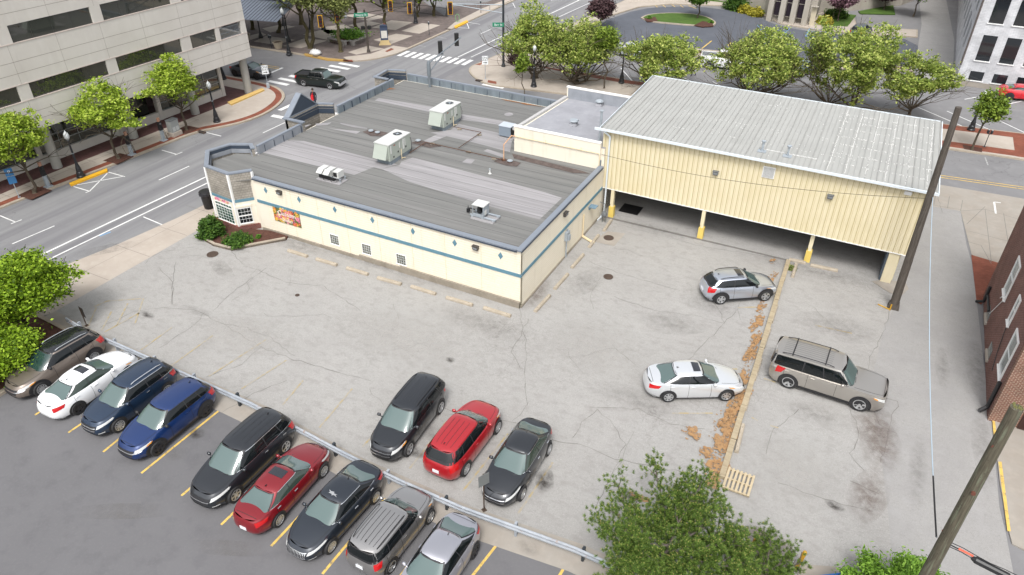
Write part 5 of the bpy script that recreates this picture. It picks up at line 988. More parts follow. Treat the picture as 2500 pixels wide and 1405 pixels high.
class Shape:
    def __init__(s, k, **o):
        d = dict(SPEC[k]); d.update(o); s.__dict__.update(d); s.z = sm(d['zs']); s.h = s.L / 2; s.z0 = .2; s.nz = .35 if k == 'wagon' else 1.0; s.sw = .955 if k == 'wagon' else .90
    def b(s, t):
        ks = [(0, .93), (.15, .975), (.4, 1), (.62, .995), (.85, .955 if s.sw < .95 else .985), (1, s.sw)]
        for i in range(5):
            if t <= ks[i + 1][0]: u = (t - ks[i][0]) / (ks[i + 1][0] - ks[i][0]); return s.W / 2 * (ks[i][1] * (1 - u) + ks[i + 1][1] * u)
        return s.W / 2 * s.sw
    def a(s, t, f):
        ks = [(0, .12), (.2, .03), (.45, 0), (.7, .05 * s.nz), (.9, .13 * s.nz), (1, .24 * s.nz)] if f > 0 else [(0, .14), (.2, .04), (.4, 0), (.7, .03), (.9, .08), (1, .14)]
        for i in range(5):
            if t <= ks[i + 1][0]: u = (t - ks[i][0]) / (ks[i + 1][0] - ks[i][0]); return s.h - (ks[i][1] * (1 - u) + ks[i + 1][1] * u)
        return s.h - ks[-1][1]
    def P(s, x_, y_, t):
        """unit outline coords -> body side point"""
        x = s.a(t, x_) * x_; return Vector((x, s.b(t) * y_, s.z0 + t * (s.z(x * .97) - s.z0)))
    def n(s, f): return s.nf if f > 0 else s.nr + .5
    def side(s, x, t, sg): f = max(-1, min(1, x / s.a(t, x))); return s.P(f, sg * max(0, 1 - abs(f) ** s.n(f)) ** (1 / s.n(f)), t)
    def front(s, y, t, d): f = max(-1, min(1, y / s.b(t))); return s.P(d * max(0, 1 - abs(f) ** s.n(d)) ** (1 / s.n(d)), f, t)
    def wrap(s, ph, t, d, sg):
        n = s.n(d); r = radians(ph); return s.P(d * abs(cos(r)) ** (2 / n), sg * abs(sin(r)) ** (2 / n), t)
    def top(s, x_, sv):
        n = s.n(x_); x = s.a(1, x_) * x_; yl = s.b(1) * max(0, 1 - abs(x_) ** n) ** (1 / n)
        return Vector((x, yl * sv, s.z(x * .97) + .055 * (1 - sv * sv) * (1 - abs(x_) ** 10)))
    def ga(s, t, f): return (s.af + (s.rf - s.af) * t) if f > 0 else (s.ar + (s.rr - s.ar) * t)
    def G(s, x_, y_, t):
        f = x_; x = s.gx + s.ga(t, f) * x_; b = (s.bw + (s.rw - s.bw) * t + .03 * sin(pi * t)); zb = s.z(x) - .0; zt = s.zrf(x)
        return Vector((x, b * y_, zb + (zt - zb) * t))
    def zrf(s, x): u = (x - s.gx - .1) / (s.rf + s.rr) * 2; return s.H - .075 - .045 * u * u
    def gn(s, f): return (4.6 if f > 0 else 5.0) if s.nz == 1 else (6.5 if f > 0 else 10)
    def gside(s, q, t, sg):
        x = -1 + 2 * q; x_ = x; return s.G(x_, sg * max(0, 1 - abs(x_) ** s.gn(x_)) ** (1 / s.gn(x_)), t)
    def gfront(s, y, t, d): n = s.gn(d); return s.G(d * max(0, 1 - abs(y) ** n) ** (1 / n), y, t)
    def roof(s, x_, sv, k=1.0):
        n = s.gn(x_); x = s.gx + s.ga(1, x_) * x_ * k; yl = s.rw * max(0, 1 - abs(x_) ** n) ** (1 / n); return Vector((x, yl * sv, s.zrf(x) + .07 * (1 - abs(sv) ** 3) * (1 - abs(x_) ** 6)))
def unit(sh_, nf, nr, m=9):
    """closed outline in unit coordinates, anticlockwise from the front right"""
    U = []
    F = [i / m * .9 for i in range(m)]
    def y(f, n): return max(0, 1 - f ** n) ** (1 / n)
    def quarter(n):
        q = [(f, y(f, n)) for f in F]; q += [(y(v, n), v) for v in [y(.9, n) * (1 - k / 7) for k in range(0, 8)]]; return q     # side centre -> end centre
    a = quarter(nf); b_ = quarter(nr)
    U += [(x, yv) for x, yv in a[::-1]]          # front centre -> left side centre
    U += [(-x, yv) for x, yv in b_[1:]]          # left -> rear centre
    U += [(-x, -yv) for x, yv in b_[::-1][1:]]   # rear centre -> right
    U += [(x, -yv) for x, yv in a[1:-1]]
    return U
def patch(b, F, BL, BR, TR, TL, nu=8, nv=4, off=.006):
    """bilinear patch in the surface's parameters, lifted outward"""
    def uv(i, j):
        u, v = i, j; return (BL[0] * (1 - u) * (1 - v) + BR[0] * u * (1 - v) + TR[0] * u * v + TL[0] * (1 - u) * v, BL[1] * (1 - u) * (1 - v) + BR[1] * u * (1 - v) + TR[1] * u * v + TL[1] * (1 - u) * v)
    def f(i, j):
        p = F(*uv(i, j)); e = .01; q = F(*uv(min(1, i + e), j)) - F(*uv(max(0, i - e), j)); r = F(*uv(i, min(1, j + e))) - F(*uv(i, max(0, j - e))); n = q.cross(r)
        if n.length < 1e-12: n = Vector((0, 0, 1))
        n.normalize(); cc = p - Vector((0, 0, .7)); 
        if n.dot(cc) < 0: n = -n
        return p + n * off
    b.grid(f, nu, nv)
WH = {}
def wheel_meshes(r, style):
    k = (round(r, 3), style)
    if k in WH: return WH[k]
    M_ = Matrix.Rotation(-pi / 2, 3, 'X')   # axis +Z -> +Y (outside)
    b = MB(); b.lathe([(r * .66, -.19), (r * .93, -.19), (r, -.15), (r, -.04), (r * .95, -.005), (r * .7, 0), (r * .66, -.02), (r * .6, -.1)], n=28, M=M_); t = b.build('wheel', m_tyre, smooth=True)
    b = MB(); b.mi = 1; b.lathe([(r * .64, -.09), (r * .64, -.07)], n=20, M=M_); b.mi = 0
    b.lathe([(r * .68, -.03), (r * .68, .004), (r * .60, .004), (r * .60, -.05)], n=28, M=M_, cap=False); b.lathe([(r * .17, -.06), (r * .17, -.01), (r * .08, 0)], n=12, M=M_)
    ns = {'five': 5, 'ten': 10, 'seven': 7, 'six': 6, 'dark': 5, 'mesh': 14}[style]
    for i in range(ns):
        a = 2 * pi * i / ns; e = Vector((cos(a), 0, sin(a))); tn = Vector((-sin(a), 0, cos(a))); w = r * (.85 / ns + .03)
        b.add([e * r * .12 - tn * w * .7 + Vector((0, -.012, 0)), e * r * .12 + tn * w * .7 + Vector((0, -.012, 0)), e * r * .64 + tn * w * .8 + Vector((0, -.006, 0)), e * r * .64 - tn * w * .8 + Vector((0, -.006, 0))], [(3, 2, 1, 0)])
    rm = b.build('rim', [m_rimd if style == 'dark' else m_rim, m_trim])
    WH[k] = (t.data, rm.data); bpy.data.objects.remove(t); bpy.data.objects.remove(rm); return WH[k]
def add_wheel(root, x, y, r, style, side):
    tm, rm = wheel_meshes(r, style); o = bpy.data.objects.new('wheel', tm); COL.objects.link(o); o.parent = root; o.location = (x, y, r); o.rotation_euler = (0, random.uniform(0, 6), 0) if side > 0 else (0, random.uniform(0, 6), pi)
    q = bpy.data.objects.new('rim', rm); COL.objects.link(q); q.parent = o; return o
LB_ = lambda f: f
def car(kind, label, loc, ang, pmat, style='ten', group=None, sunroof=None, rails=None, clad=False, darkroof=None, ribs=0, sgl=None, grille='bar', wsg=None, plate=False, roofm=None, antenna=True, wide=None, chrome=False, fog=False, name='parked_car', cat='car', tail=(18, 40), lampz=(.62, .86), **ov):
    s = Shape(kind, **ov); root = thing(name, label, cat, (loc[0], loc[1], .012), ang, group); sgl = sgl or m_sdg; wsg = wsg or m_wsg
    U = unit(s, s.n(1), s.n(-1)); N = len(U); T = [0, .08, .2, .35, .5, .65, .78, .88, .95, 1]
    b = MB(); vs = []
    for t in T: vs += [s.P(x, y, t) for x, y in U]
    b.add(vs, [(j * N + i, j * N + (i + 1) % N, (j + 1) * N + (i + 1) % N, (j + 1) * N + i) for j in range(len(T) - 1) for i in range(N)] + [tuple(range(N - 1, -1, -1))])
    b.grid(lambda u, v: s.top(-1 + 2 * u, 1 - 2 * v), 40, 10, True)
    # cabin
    UG = unit(s, s.gn(1), s.gn(-1)); NG = len(UG); vs = []
    TG = [-.05, .2, .4, .6, .8, .95, 1]
    for t in TG: vs += [s.G(x, y, t) for x, y in UG]
    b.add(vs, [(j * NG + i, j * NG + (i + 1) % NG, (j + 1) * NG + (i + 1) % NG, (j + 1) * NG + i) for j in range(len(TG) - 1) for i in range(NG)])
    if not roofm: b.grid(lambda u, v: s.roof(-1 + 2 * u, 1 - 2 * v), 24, 12, True)
    # sill trim, shut lines
    b.mi = 1
    ct = .17 if clad else .2 if kind == 'wagon' and not name.endswith('pickup') else .07
    for sg in (-1, 1): patch(b, lambda u, v: s.side(u, v, sg), (-s.h * .8, 0.0), (s.h * .8, 0.0), (s.h * .8, ct), (-s.h * .8, ct), 20, 2)
    patch(b, lambda u, v: s.front(u, v, 1), (-s.W * .42, 0), (s.W * .42, 0), (s.W * .38, .2), (-s.W * .38, .2), 12, 2)
    patch(b, lambda u, v: s.front(u, v, -1), (-s.W * .42, 0), (s.W * .42, 0), (s.W * .38, .2 if clad else .12), (-s.W * .38, .2 if clad else .12), 12, 2)
    xf = s.wb / 2 + .02; xr = -s.wb / 2 - .02; R_ = s.r + (.07 if not clad else .08)
    for sg in (-1, 1):
        for xx in (xf, xr):
            yy = abs(s.side(xx, .4, sg).y) + .004; vs = [(xx, sg * yy, s.r)]; K = 22
            for i in range(K + 1):
                a = pi * i / K * 1.16 - .08 * pi; vs.append((xx + R_ * cos(a), sg * (abs(s.side(xx + R_ * cos(a), .45, sg).y) + .006), max(.2, s.r + R_ * sin(a))))
            b.add(vs, [(0, 1 + i, 2 + i) for i in range(K)])
            if clad:
                R2 = R_ + .07; vs = []
                for i in range(K + 1):
                    a = pi * i / K; 
                    for rr_ in (R_ * .98, R2): vs.append((xx + rr_ * cos(a), sg * (abs(s.side(xx + rr_ * cos(a), .45, sg).y) + .012), max(.2, s.r + rr_ * sin(a))))
                b.add(vs, [(2 * i, 2 * i + 1, 2 * i + 3, 2 * i + 2) for i in range(K)])
    b.mi = 2
    dx = [s.gx + s.af * .62, s.gx - .12, s.gx - s.ar * .62]
    for sg in (-1, 1):
        for x in dx: patch(b, lambda u, v: s.side(u, v, sg), (x - .007, .1), (x + .007, .1), (x + .007, 1), (x - .007, 1), 1, 5, .004)
    for sg in (-1, 1): patch(b, lambda u, v: s.top(u, v), ((s.gx + s.af) / s.h + .02, sg * .86), ((s.gx + s.af) / s.h + .02, sg * .86 + .02), (.955, sg * .84 + .02), (.955, sg * .84), 1, 6, .004)
    patch(b, lambda u, v: s.top(v, u), (-.84, .955), (.84, .955), (.84, .962), (-.84, .962), 10, 1, .004)
    if kind == 'sedan':
        xd = -(s.ar - s.gx) / s.h * .985; patch(b, lambda u, v: s.top(v, u), (-.86, -.93), (.86, -.93), (.86, -.922), (-.86, -.922), 10, 1, .004)
    b.build('body', [pmat, m_trim, m_seam], root, local=True, smooth=True)
    if roofm:
        b = MB(); b.grid(lambda u, v: s.roof(-1 + 2 * u, 1 - 2 * v), 24, 12, True); b.build('roof', roofm, root, local=True, smooth='all')
    # glazing
    b = MB(); patch(b, lambda u, v: s.gfront(u, v, 1), (-.95, -.03), (.95, -.03), (.90, 1.0), (-.90, 1.0), 14, 6, .003); patch(b, lambda u, v: s.gfront(u, v, -1), (-.90, .03), (.90, .03), (.86, .97), (-.86, .97), 14, 6, .003)
    for sg in (-1, 1): patch(b, lambda u, v: s.gside(u, v, sg), (s.q[0] - .02, .06), (s.q[1] + .015, .06), (s.q[1] - .03, .90), (s.q[0] + (.03 if kind not in ('box', 'wagon') else -.01), .90), 16, 4, .003)
    b.build('glass_surround', m_trim, root, local=True, smooth='all')
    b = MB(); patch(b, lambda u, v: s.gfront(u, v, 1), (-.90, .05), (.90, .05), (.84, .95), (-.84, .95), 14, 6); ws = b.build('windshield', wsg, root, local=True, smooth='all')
    b = MB()
    for yy in (-.5, .15): p = s.gfront(yy, .03, 1); q = s.gfront(yy + .42, .09, 1); b.tube(p + Vector((.03, 0, .02)), q + Vector((.03, 0, .02)), .011, n=4)
    patch(b, lambda u, v: s.gfront(u, v, 1), (-.93, -.04), (.93, -.04), (.93, .05), (-.93, .05), 14, 1, .009); b.build('wiper', m_trim, ws, local=True)
    b = MB(); lo, hi = (.08, .93) if kind == 'sedan' else (.22, .88)
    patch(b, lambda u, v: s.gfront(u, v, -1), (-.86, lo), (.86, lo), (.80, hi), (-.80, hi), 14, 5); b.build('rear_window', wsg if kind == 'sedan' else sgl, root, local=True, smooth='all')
    q0, q1 = s.q; nwin = 3 if kind in ('bigsuv', 'wagon', 'suv', 'box') else 2
    cuts = {2: [q0 + .0, .47, q1], 3: [q0, q0 + (.47 - q0) * .42 + .02, .50, q1]}[nwin]
    if kind == 'wagon': cuts = [.05, .40, .66, .95]
    for sg in (-1, 1):
        for i in range(len(cuts) - 1):
            a0, a1 = cuts[i], cuts[i + 1] - (.018 if i < len(cuts) - 2 else 0); b = MB(); tl = .86
            c0 = a0 + (.05 if i == 0 and kind != 'box' and kind != 'wagon' else 0); c1 = a1 - (.03 if i == len(cuts) - 2 else 0)
            patch(b, lambda u, v: s.gside(u, v, sg), (a0, .10), (a1, .10), (c1, tl), (c0, tl), 8, 4); w = b.build('side_window', sgl, root, local=True, smooth='all')
        if chrome:
            b = MB(); patch(b, lambda u, v: s.gside(u, v, sg), (q0, .055), (q1, .055), (q1, .09), (q0, .09), 14, 1, .012); patch(b, lambda u, v: s.gside(u, v, sg), (q0 + .05, .88), (q1 - .04, .88), (q1 - .04, .915), (q0 + .05, .915), 14, 1, .012); b.build('window_trim', m_chr, root, local=True)
    # lamps
    for sg in (-1, 1):
        b = MB(); patch(b, lambda u, v: s.wrap(u, v, 1, sg), (20, lampz[0] + .04), (56, lampz[0] + .16), (62, lampz[1] + .05), (24, lampz[1]), 8, 3, .008); h_ = b.build('headlight', m_head, root, local=True, smooth='all')
        b = MB(); patch(b, lambda u, v: s.wrap(u, v, 1, sg), (50, lampz[0] + .15), (60, lampz[0] + .18), (64, lampz[1] + .02), (54, lampz[1] + .0), 3, 2, .012); b.build('turn_signal', m_amber if not chrome else m_head, h_, local=True)
        b = MB()
        if kind in ('box', 'wagon', 'bigsuv', 'suv', 'hatch'): t0, t1 = (.62, 1.0)
        else: t0, t1 = (.66, .92)
        patch(b, lambda u, v: s.wrap(u, v, -1, sg), (tail[0] + 6, t0), (tail[1] + 12, t0 + .06), (tail[1] + 16, t1 - .02), (tail[0] + 2, t1), 7, 3, .009); b.build('tail_light', m_red, root, local=True, smooth='all')
    b = MB(); b2 = MB(); gw = s.W * .24
    patch(b, lambda u, v: s.front(u, v, 1), (-gw, .45), (gw, .45), (gw * 1.1, .84), (-gw * 1.1, .84), 10, 3, .006); gr = b.build('grille', m_trim, root, local=True)
    if grille == 'bars':
        for k in range(13): y = -gw * .95 + gw * 1.9 * k / 12; patch(b2, lambda u, v: s.front(u, v, 1), (y - .012, .48), (y + .012, .48), (y + .012, .82), (y - .012, .82), 1, 3, .014)
    if grille in ('bar', 'double', 'bars'):
        for v0 in ((.62,) if grille == 'bar' else (.52, .7) if grille == 'double' else (.43, .82)): patch(b2, lambda u, v: s.front(u, v, 1), (-gw * 1.05, v0), (gw * 1.05, v0), (gw * 1.05, v0 + .05), (-gw * 1.05, v0 + .05), 10, 1, .014)
    if grille == 'wide': patch(b2, lambda u, v: s.front(u, v, 1), (-s.W * .38, .66), (s.W * .38, .66), (s.W * .40, .72), (-s.W * .40, .72), 14, 1, .014); patch(b2, lambda u, v: s.front(u, v, 1), (-s.W * .3, .12), (s.W * .3, .12), (s.W * .32, .16), (-s.W * .32, .16), 14, 1, .014)
    if b2.v: b2.build('grille_bar', m_chr, gr, local=True)
    b = MB(); patch(b, lambda u, v: s.front(u, v, 1), (-s.W * .25, .2), (s.W * .25, .2), (s.W * .22, .34), (-s.W * .22, .34), 10, 2, .007); b.build('lower_grille', m_trim, root, local=True)
    if fog:
        for sg in (-1, 1): b = MB(); patch(b, lambda u, v: s.wrap(u, v, 1, sg), (24, .26), (42, .28), (42, .36), (24, .34), 5, 1, .01); b.build('fog_light', m_head, root, local=True)
    # mirrors, handles
    for sg in (-1, 1):
        p = s.gside(.90, .12, sg); b = MB(); b.lathe([(.02, -.085), (.07, -.06), (.085, 0), (.07, .06), (.02, .085)], n=10, M=Matrix.Rotation(pi / 2, 3, 'X')); b.v = [(v[0] * .9 + p.x - .05, v[1] * 1.1 + p.y + sg * .19, v[2] * 1.0 + p.z + .04) for v in b.v]; b.tube(p, (p.x - .04, p.y + sg * .12, p.z + .02), .025); b.build('wing_mirror', pmat if not clad else m_trim, root, local=True, smooth='all')
        for x in (s.gx + .1, s.gx - s.ar * .55):
            p = s.side(x, .86, sg); b = MB(); b.box(p.x, p.y + sg * .015, p.z, .18, .03, .028); b.build('door_handle', m_chr if chrome else pmat, root, local=True)
        if rails:
            b = MB(); P_ = []
            for k in range(9): u = -.8 + 1.45 * k / 8; q = s.roof(u, sg * .88); P_.append(q + Vector((0, 0, .02 if k in (0, 8) else .065)))
            b.path(P_, .02, 6); b.build('roof_rail', m_chr if rails == 'chrome' else m_trim, root, local=True)
    for sg in (-1, 1):
        for xx in (s.wb / 2, -s.wb / 2): add_wheel(root, xx, sg * (s.W / 2 + .004), s.r, style, sg)
    if sunroof:
        x0, x1 = sunroof; b = MB(); patch(b, lambda u, v: s.roof(u, v), (x0, -.62), (x1, -.62), (x1, .62), (x0, .62), 5, 6, .008); b.build('sunroof', m_sun, root, local=True, smooth='all')
    if ribs:
        b = MB()
        for k in range(ribs): v = -.6 + 1.2 * k / (ribs - 1); patch(b, lambda u, w: s.roof(u, w), (-.8, v - .012), (.55, v - .012), (.55, v + .012), (-.8, v + .012), 10, 1, .007)
        b.build('roof_groove', plain('roof_groove_shadow', tuple([x * .5 for x in (.3, .3, .3)]) + (1,), .5) if roofm or pmat.name == 'paint_champagne' else m_trim if 'black' not in pmat.name else plain('black_groove', (.03, .03, .033, 1), .3), root, local=True)
    if antenna and kind != 'wagon':
        q = s.roof(-.72, .0); b = MB(); b.add([(q.x - .1, 0, q.z - .01), (q.x + .06, -.02, q.z - .01), (q.x + .06, .02, q.z - .01), (q.x - .1, 0, q.z + .07)], [(0, 1, 3), (1, 2, 3), (2, 0, 3), (0, 2, 1)]); b.build('antenna', m_trim, root, local=True)
    p = s.front(0, .5 if kind == 'sedan' else .55, -1)
    if plate is not False:
        b = MB(); b.box(p.x - .012, 0, p.z - .08, .02, .31, .155); pl = b.build('licence_plate', m_plate, root, local=True)
        if plate:
            textmesh(plate, .09, .001, plain('plate_blue', (.03, .06, .3, 1), .5), 'lettering', pl, basis((p.x - .024, 0, p.z), (0, -1, 0), (0, 0, 1)))
    return root, s
def place(rear, front, near, W_, wb):
    """centre and heading from the two ground contacts of the near-side wheels; near=-1: right side of the car is seen"""
    a, b_ = g(*rear), g(*front); d = (b_ - a).normalized(); n = Vector((-d.y, d.x, 0)); m = (a + b_) / 2 - n * near * (W_ / 2 - .08); return (m.x, m.y), atan2(d.y, d.x)
def place1(pt, which, ang, near, W_, wb):
    p = g(*pt); d = Vector((cos(ang), sin(ang), 0)); n = Vector((-d.y, d.x, 0)); m = p - d * (wb / 2 * which) - n * near * (W_ / 2 - .08); return (m.x, m.y), ang
GL = 'cars parked nose or tail to the guardrail in the lower lot'; GU = 'cars parked in the light lot'
loc, a4 = place((508, 1013), (387, 1111.5), 1, 1.86, 2.72)
car('suv', 'bright blue compact SUV with black wheels beside the empty yellow-lined bay', loc, a4, paint('blue', (.008, .032, .13, 1)), 'dark', GL, clad=True, grille='wide', L=4.75, H=1.62)
loc, a5 = place((699, 1103.8), (577.6, 1222.7), 1, 1.98, 3.0)
car('bigsuv', 'large black SUV with chrome-lined windows and grooved roof next to the red sedan', loc, a5, paint('black', (.020, .023, .028, 1)), 'six', GL, chrome=True, ribs=4, grille='bar', fog=True, wb=3.02)  # black base lifted towards blue-grey, sky reflection put into the paint colour
loc, a6 = place((683, 1283), (791.4, 1162), -1, 1.82, 2.82)
car('sedan', 'dark red sedan with a sunroof, its trunk toward the camera', loc, a6, paint('deep_red', (.22, .008, .014, 1)), 'ten', GL, chrome=True, sunroof=(-.05, .62), sgl=m_sdl, plate='', L=4.9, wb=2.82, H=1.45)
loc, a7 = place((917.7, 1225), (809, 1347.7), 1, 1.86, 2.74)
m_gutw = plain('pale_bird_smudge', c('b4b7ba', .6), .8)
_r7 = car('sedan', 'black sedan with upright chrome-barred grille and a pale smudge on its roof', loc, a7, paint('black_blue', (.020, .026, .036, 1)), 'mesh', GL, chrome=True, grille='bars', fog=True, L=4.83, wb=2.74, W=1.86, H=1.47)  # this black also has sky reflection mixed into its base colour
p_ = [o for o in COL.objects if o.parent == _r7[0] and o.name.startswith('body')][0]; b = MB(); b.sheet([(-.02 + x * .34, y * .5, 0) for x, y in [(-.3, -.5), (-.05, -.3), (.12, -.35), (.1, -.05), (.28, .05), (.12, .2), (.2, .55), (0, .3), (-.12, .42), (-.1, .1), (-.3, .0), (-.2, -.25)]], 0); b.v = [(v[0] + .05, v[1], _r7[1].roof(.3, v[1]).z + .008) for v in b.v]; b.build('roof_smudge', m_gutw, p_, local=True)
loc, a8 = place((954.6, 1396), (1050, 1273.8), -1, 1.80, 2.57)
car('box', 'boxy grey hatchback with a pale ribbed roof and tall tail lights', loc, a8, paint('warm_grey', (.42, .41, .40, 1), .85, .3, .5), 'five', GL, ribs=5, rails='black', plate='', wb=2.57)
loc, a9 = place1((1157.5, 1359), -1, a7 + .03, 1, 1.8, 2.7)
car('sedan', 'silver-grey sedan cut off by the bottom edge of the picture', loc, a9, paint('silver_lilac', (.50, .50, .54, 1), .8, .3, .5), 'dark', GL, L=4.63, wb=2.7, W=1.8, H=1.43)
loc, a3 = place1((296, 1052.4), 1, a4 + .0, 1, 1.84, 2.7)
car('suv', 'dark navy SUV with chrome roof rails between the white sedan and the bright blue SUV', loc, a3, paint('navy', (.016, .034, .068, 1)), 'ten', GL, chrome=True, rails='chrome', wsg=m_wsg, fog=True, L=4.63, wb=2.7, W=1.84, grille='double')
loc, a2 = place1((196.4, 1009.6), -1, a4 + pi + .02, -1, 1.85, 2.78)
car('sedan', 'white sedan with a dark sunroof between the taupe and the navy SUVs', loc, a2, paint('white', (.80, .81, .82, 1), 0, .3), 'dark', GL, sunroof=(.0, .62), sgl=m_sdl, chrome=False, L=4.93, wb=2.78, W=1.86, H=1.46)
loc, a1 = place1((106.8, 963.5), 1, a4 - .03, 1, 1.86, 2.82)
car('suv', 'taupe SUV with a black glass roof under the big green tree', loc, a1, paint('taupe', (.24, .20, .17, 1), .6, .3, .6), 'ten', GL, rails='chrome', clad=True, roofm=glass('black_panorama_roof', (.012, .013, .015, 1), .06, .8), L=4.85, wb=2.82, W=1.88, H=1.67, wsg=glass('dark_green_windscreen', (.02, .045, .04, 1), .05, .7), grille='wide')
loc, b1 = place((1074, 1009), (999.4, 1110), 1, 1.85, 2.89)
car('bigsuv', 'black seven-seat SUV with split chrome grille facing the guardrail', loc, b1, paint('black', (.020, .023, .028, 1)), 'five', GU, ribs=4, rails='black', grille='double', L=4.9, wb=2.89, W=1.84, H=1.7)
loc, b2_ = place((1136.9, 1158.6), (1213, 1057), -1, 1.93, 2.82)
car('suv', 'bright red SUV with its tailgate toward the guardrail', loc, b2_, paint('red', (.36, .012, .018, 1), .2), 'ten', GU, ribs=4, plate='', chrome=False, L=4.72, wb=2.82, W=1.93, H=1.68)
loc, b3 = place((1337, 1110), (1273, 1218.4), 1, 1.82, 2.75)
car('sedan', 'black sedan parked behind the small sign post, chrome winged grille', loc, b3, paint('black_grey', (.022, .025, .030, 1)), 'ten', GU, chrome=True, grille='double', sgl=m_sdl, L=4.74, wb=2.75, H=1.5)  # base raised above true black to include reflected sky
loc, b4 = place((1757.8, 743), (1864, 735), -1, 1.8, 2.67)
car('hatch', 'silver-blue crossover with black cladding parked by the timber kerb', loc, b4, paint('ice_silver', (.55, .59, .66, 1), .8, .3, .5), 'five', GU, clad=True, rails='black', sunroof=(.22, .72), plate='', wb=2.67)
loc, b5 = place((1629.7, 981), (1769, 978.5), -1, 1.85, 2.8)
car('sedan', 'silver-white sedan with a sunroof facing the long timber kerb', loc, b5, paint('bright_silver', (.74, .76, .78, 1), .6, .3, .5), 'seven', GU, sunroof=(.22, .80), L=4.93, wb=2.8, W=1.85, H=1.48, grille='bar')
loc, b6 = place((1922, 947.4), (2090.8, 1001.9), -1, 2.0, 3.3)
bg, sx = car('wagon', 'long champagne SUV with roof rack and black rear glass beyond the kerb', loc, b6, paint('champagne', (.48, .455, .42, 1), .8, .32, .5), 'six', GU, ribs=7, rails='black', antenna=False, clad=False, chrome=False, tail=(52, 62))
for u in (-.55, .35):
    b = MB(); p, q = sx.roof(u, -.95), sx.roof(u, .95); b.path([p + Vector((0, 0, .08)), q + Vector((0, 0, .08))], .028, 6); b.build('roof_rack_bar', m_trim, bg, local=True)
GB = 'cars on the streets and car parks beyond'
loc, e1 = place((581, 188), (622, 194.4), -1, 1.8, 2.7)
car('sedan', 'dark grey sedan waiting at the crossing behind the round column', loc, e1, paint('gunmetal', (.07, .08, .095, 1)), 'dark', GB, L=4.64, wb=2.7, W=1.8, H=1.44, name='moving_car')
loc, e2 = place1((2461, 245), -1, radians(8), -1, 1.8, 2.7)
car('sedan', 'bright red coupe parked by the white brick building', loc, e2, paint('race_red', (.55, .01, .02, 1), .1), 'dark', GB, L=4.6, wb=2.7, H=1.36, plate='', sgl=m_sdg)
for lab, kind, px, py, ang, col, k in [('small light blue SUV half hidden behind the far tree row near the dark red bush', 'hatch', 1412, 118, 1.9, (.45, .52, .6, 1), 'pale_blue'), ('white sedan glimpsed through the second tree behind the metal roof', 'sedan', 1865, 148, -.35, (.75, .77, .78, 1), 'white2'), ('pale teal car in the church lot seen between two trees', 'sedan', 2000, 135, 1.9, (.35, .47, .48, 1), 'teal'),
                                 ('blue-grey sedan parked on the street under the fourth tree', 'sedan', 1962, 178, 1.1, (.25, .33, .42, 1), 'steel'), ('dark car with a blue front at the church lot corner, half covered by leaves', 'hatch', 2098, 90, 1.35, (.06, .09, .13, 1), 'darkblue'), ('black car in the church lot behind the tall tree', 'sedan', 2118, 150, 1.5, (.02, .022, .025, 1), 'black3'), ('silver car deep behind the leafy row beside the far left tree', 'sedan', 1545, 138, -.2, (.5, .54, .55, 1), 'silver3')]:
    p = g(px, py); car(kind, lab, (p.x, p.y), ang, paint(k, col), 'ten', GB)
# pickups: own loft from the same parts
def pickup(label, loc, ang, pmat, L, W, wb, H, r, cab, bed_in, name, style='five', cover=None, topper=False, group=None):
    """cab=(x_front,x_rear) at the belt"""
    cx = (cab[0] + cab[1]) / 2
    root, s = car('wagon', label, loc, ang, pmat, style, group, antenna=False, L=L, W=W, wb=wb, r=r, H=H, zs=[(-L / 2, .95 * H / 1.75), (-L / 2 + .1, 1.08 * H / 1.75), (cab[1], 1.08 * H / 1.75), (cab[0], 1.06 * H / 1.75), (L / 2 - .4, .96 * H / 1.75), (L / 2, .85 * H / 1.75)], gx=cx, af=cab[0] - cx, ar=cx - cab[1], rf=(cab[0] - cx) * .62, rr=(cx - cab[1]) * .86, bw=W * .44, rw=W * .34, name=name, cat='pickup truck', grille='double', chrome=True, q=(.05, .94), plate='' if cover else False)
    z = s.z(cab[1] - .3); b = MB(); x0, x1 = -L / 2 + .18, cab[1] - .12
    b.box((x0 + x1) / 2, 0, z + .052, x1 - x0, W * .78, .02); o = b.build('bed_cover' if cover else 'bed_floor', cover or m_trim, root, local=True)
    b = MB()
    for sg in (-1, 1): b.box((x0 + x1) / 2, sg * W * .415, z + .0, x1 - x0 + .1, .09, .13)
    b.box(x0 - .06, 0, z, .09, W * .83, .13); b.build('bed_rail', pmat, root, local=True)
    b = MB(); b.box(-L / 2 + .0, 0, .42, .16, W * .84, .2); b.box(L / 2 - .06, 0, .42, .2, W * .84, .22); b.build('bumper', m_chr, root, local=True)
    return root
loc, e3 = place((749.3, 211.9), (800.5, 218.3), -1, 1.75, 2.95)
pickup('dark green pickup truck crossing the intersection', loc, e3, paint('dark_green', (.008, .015, .014, 1)), 5.1, 1.75, 2.95, 1.62, .35, (1.05, -.95), True, 'moving_pickup', group=GB)
loc, e4 = place1((1731, 168), -1, radians(12), -1, 2.0, 3.7)
pickup('white pickup truck with a dark bed cover behind the tree row', loc, e4, paint('white3', (.8, .81, .82, 1), 0, .3), 5.9, 2.03, 3.7, 1.92, .41, (1.25, -1.15), False, 'parked_pickup', cover=m_lampg, group=GB)
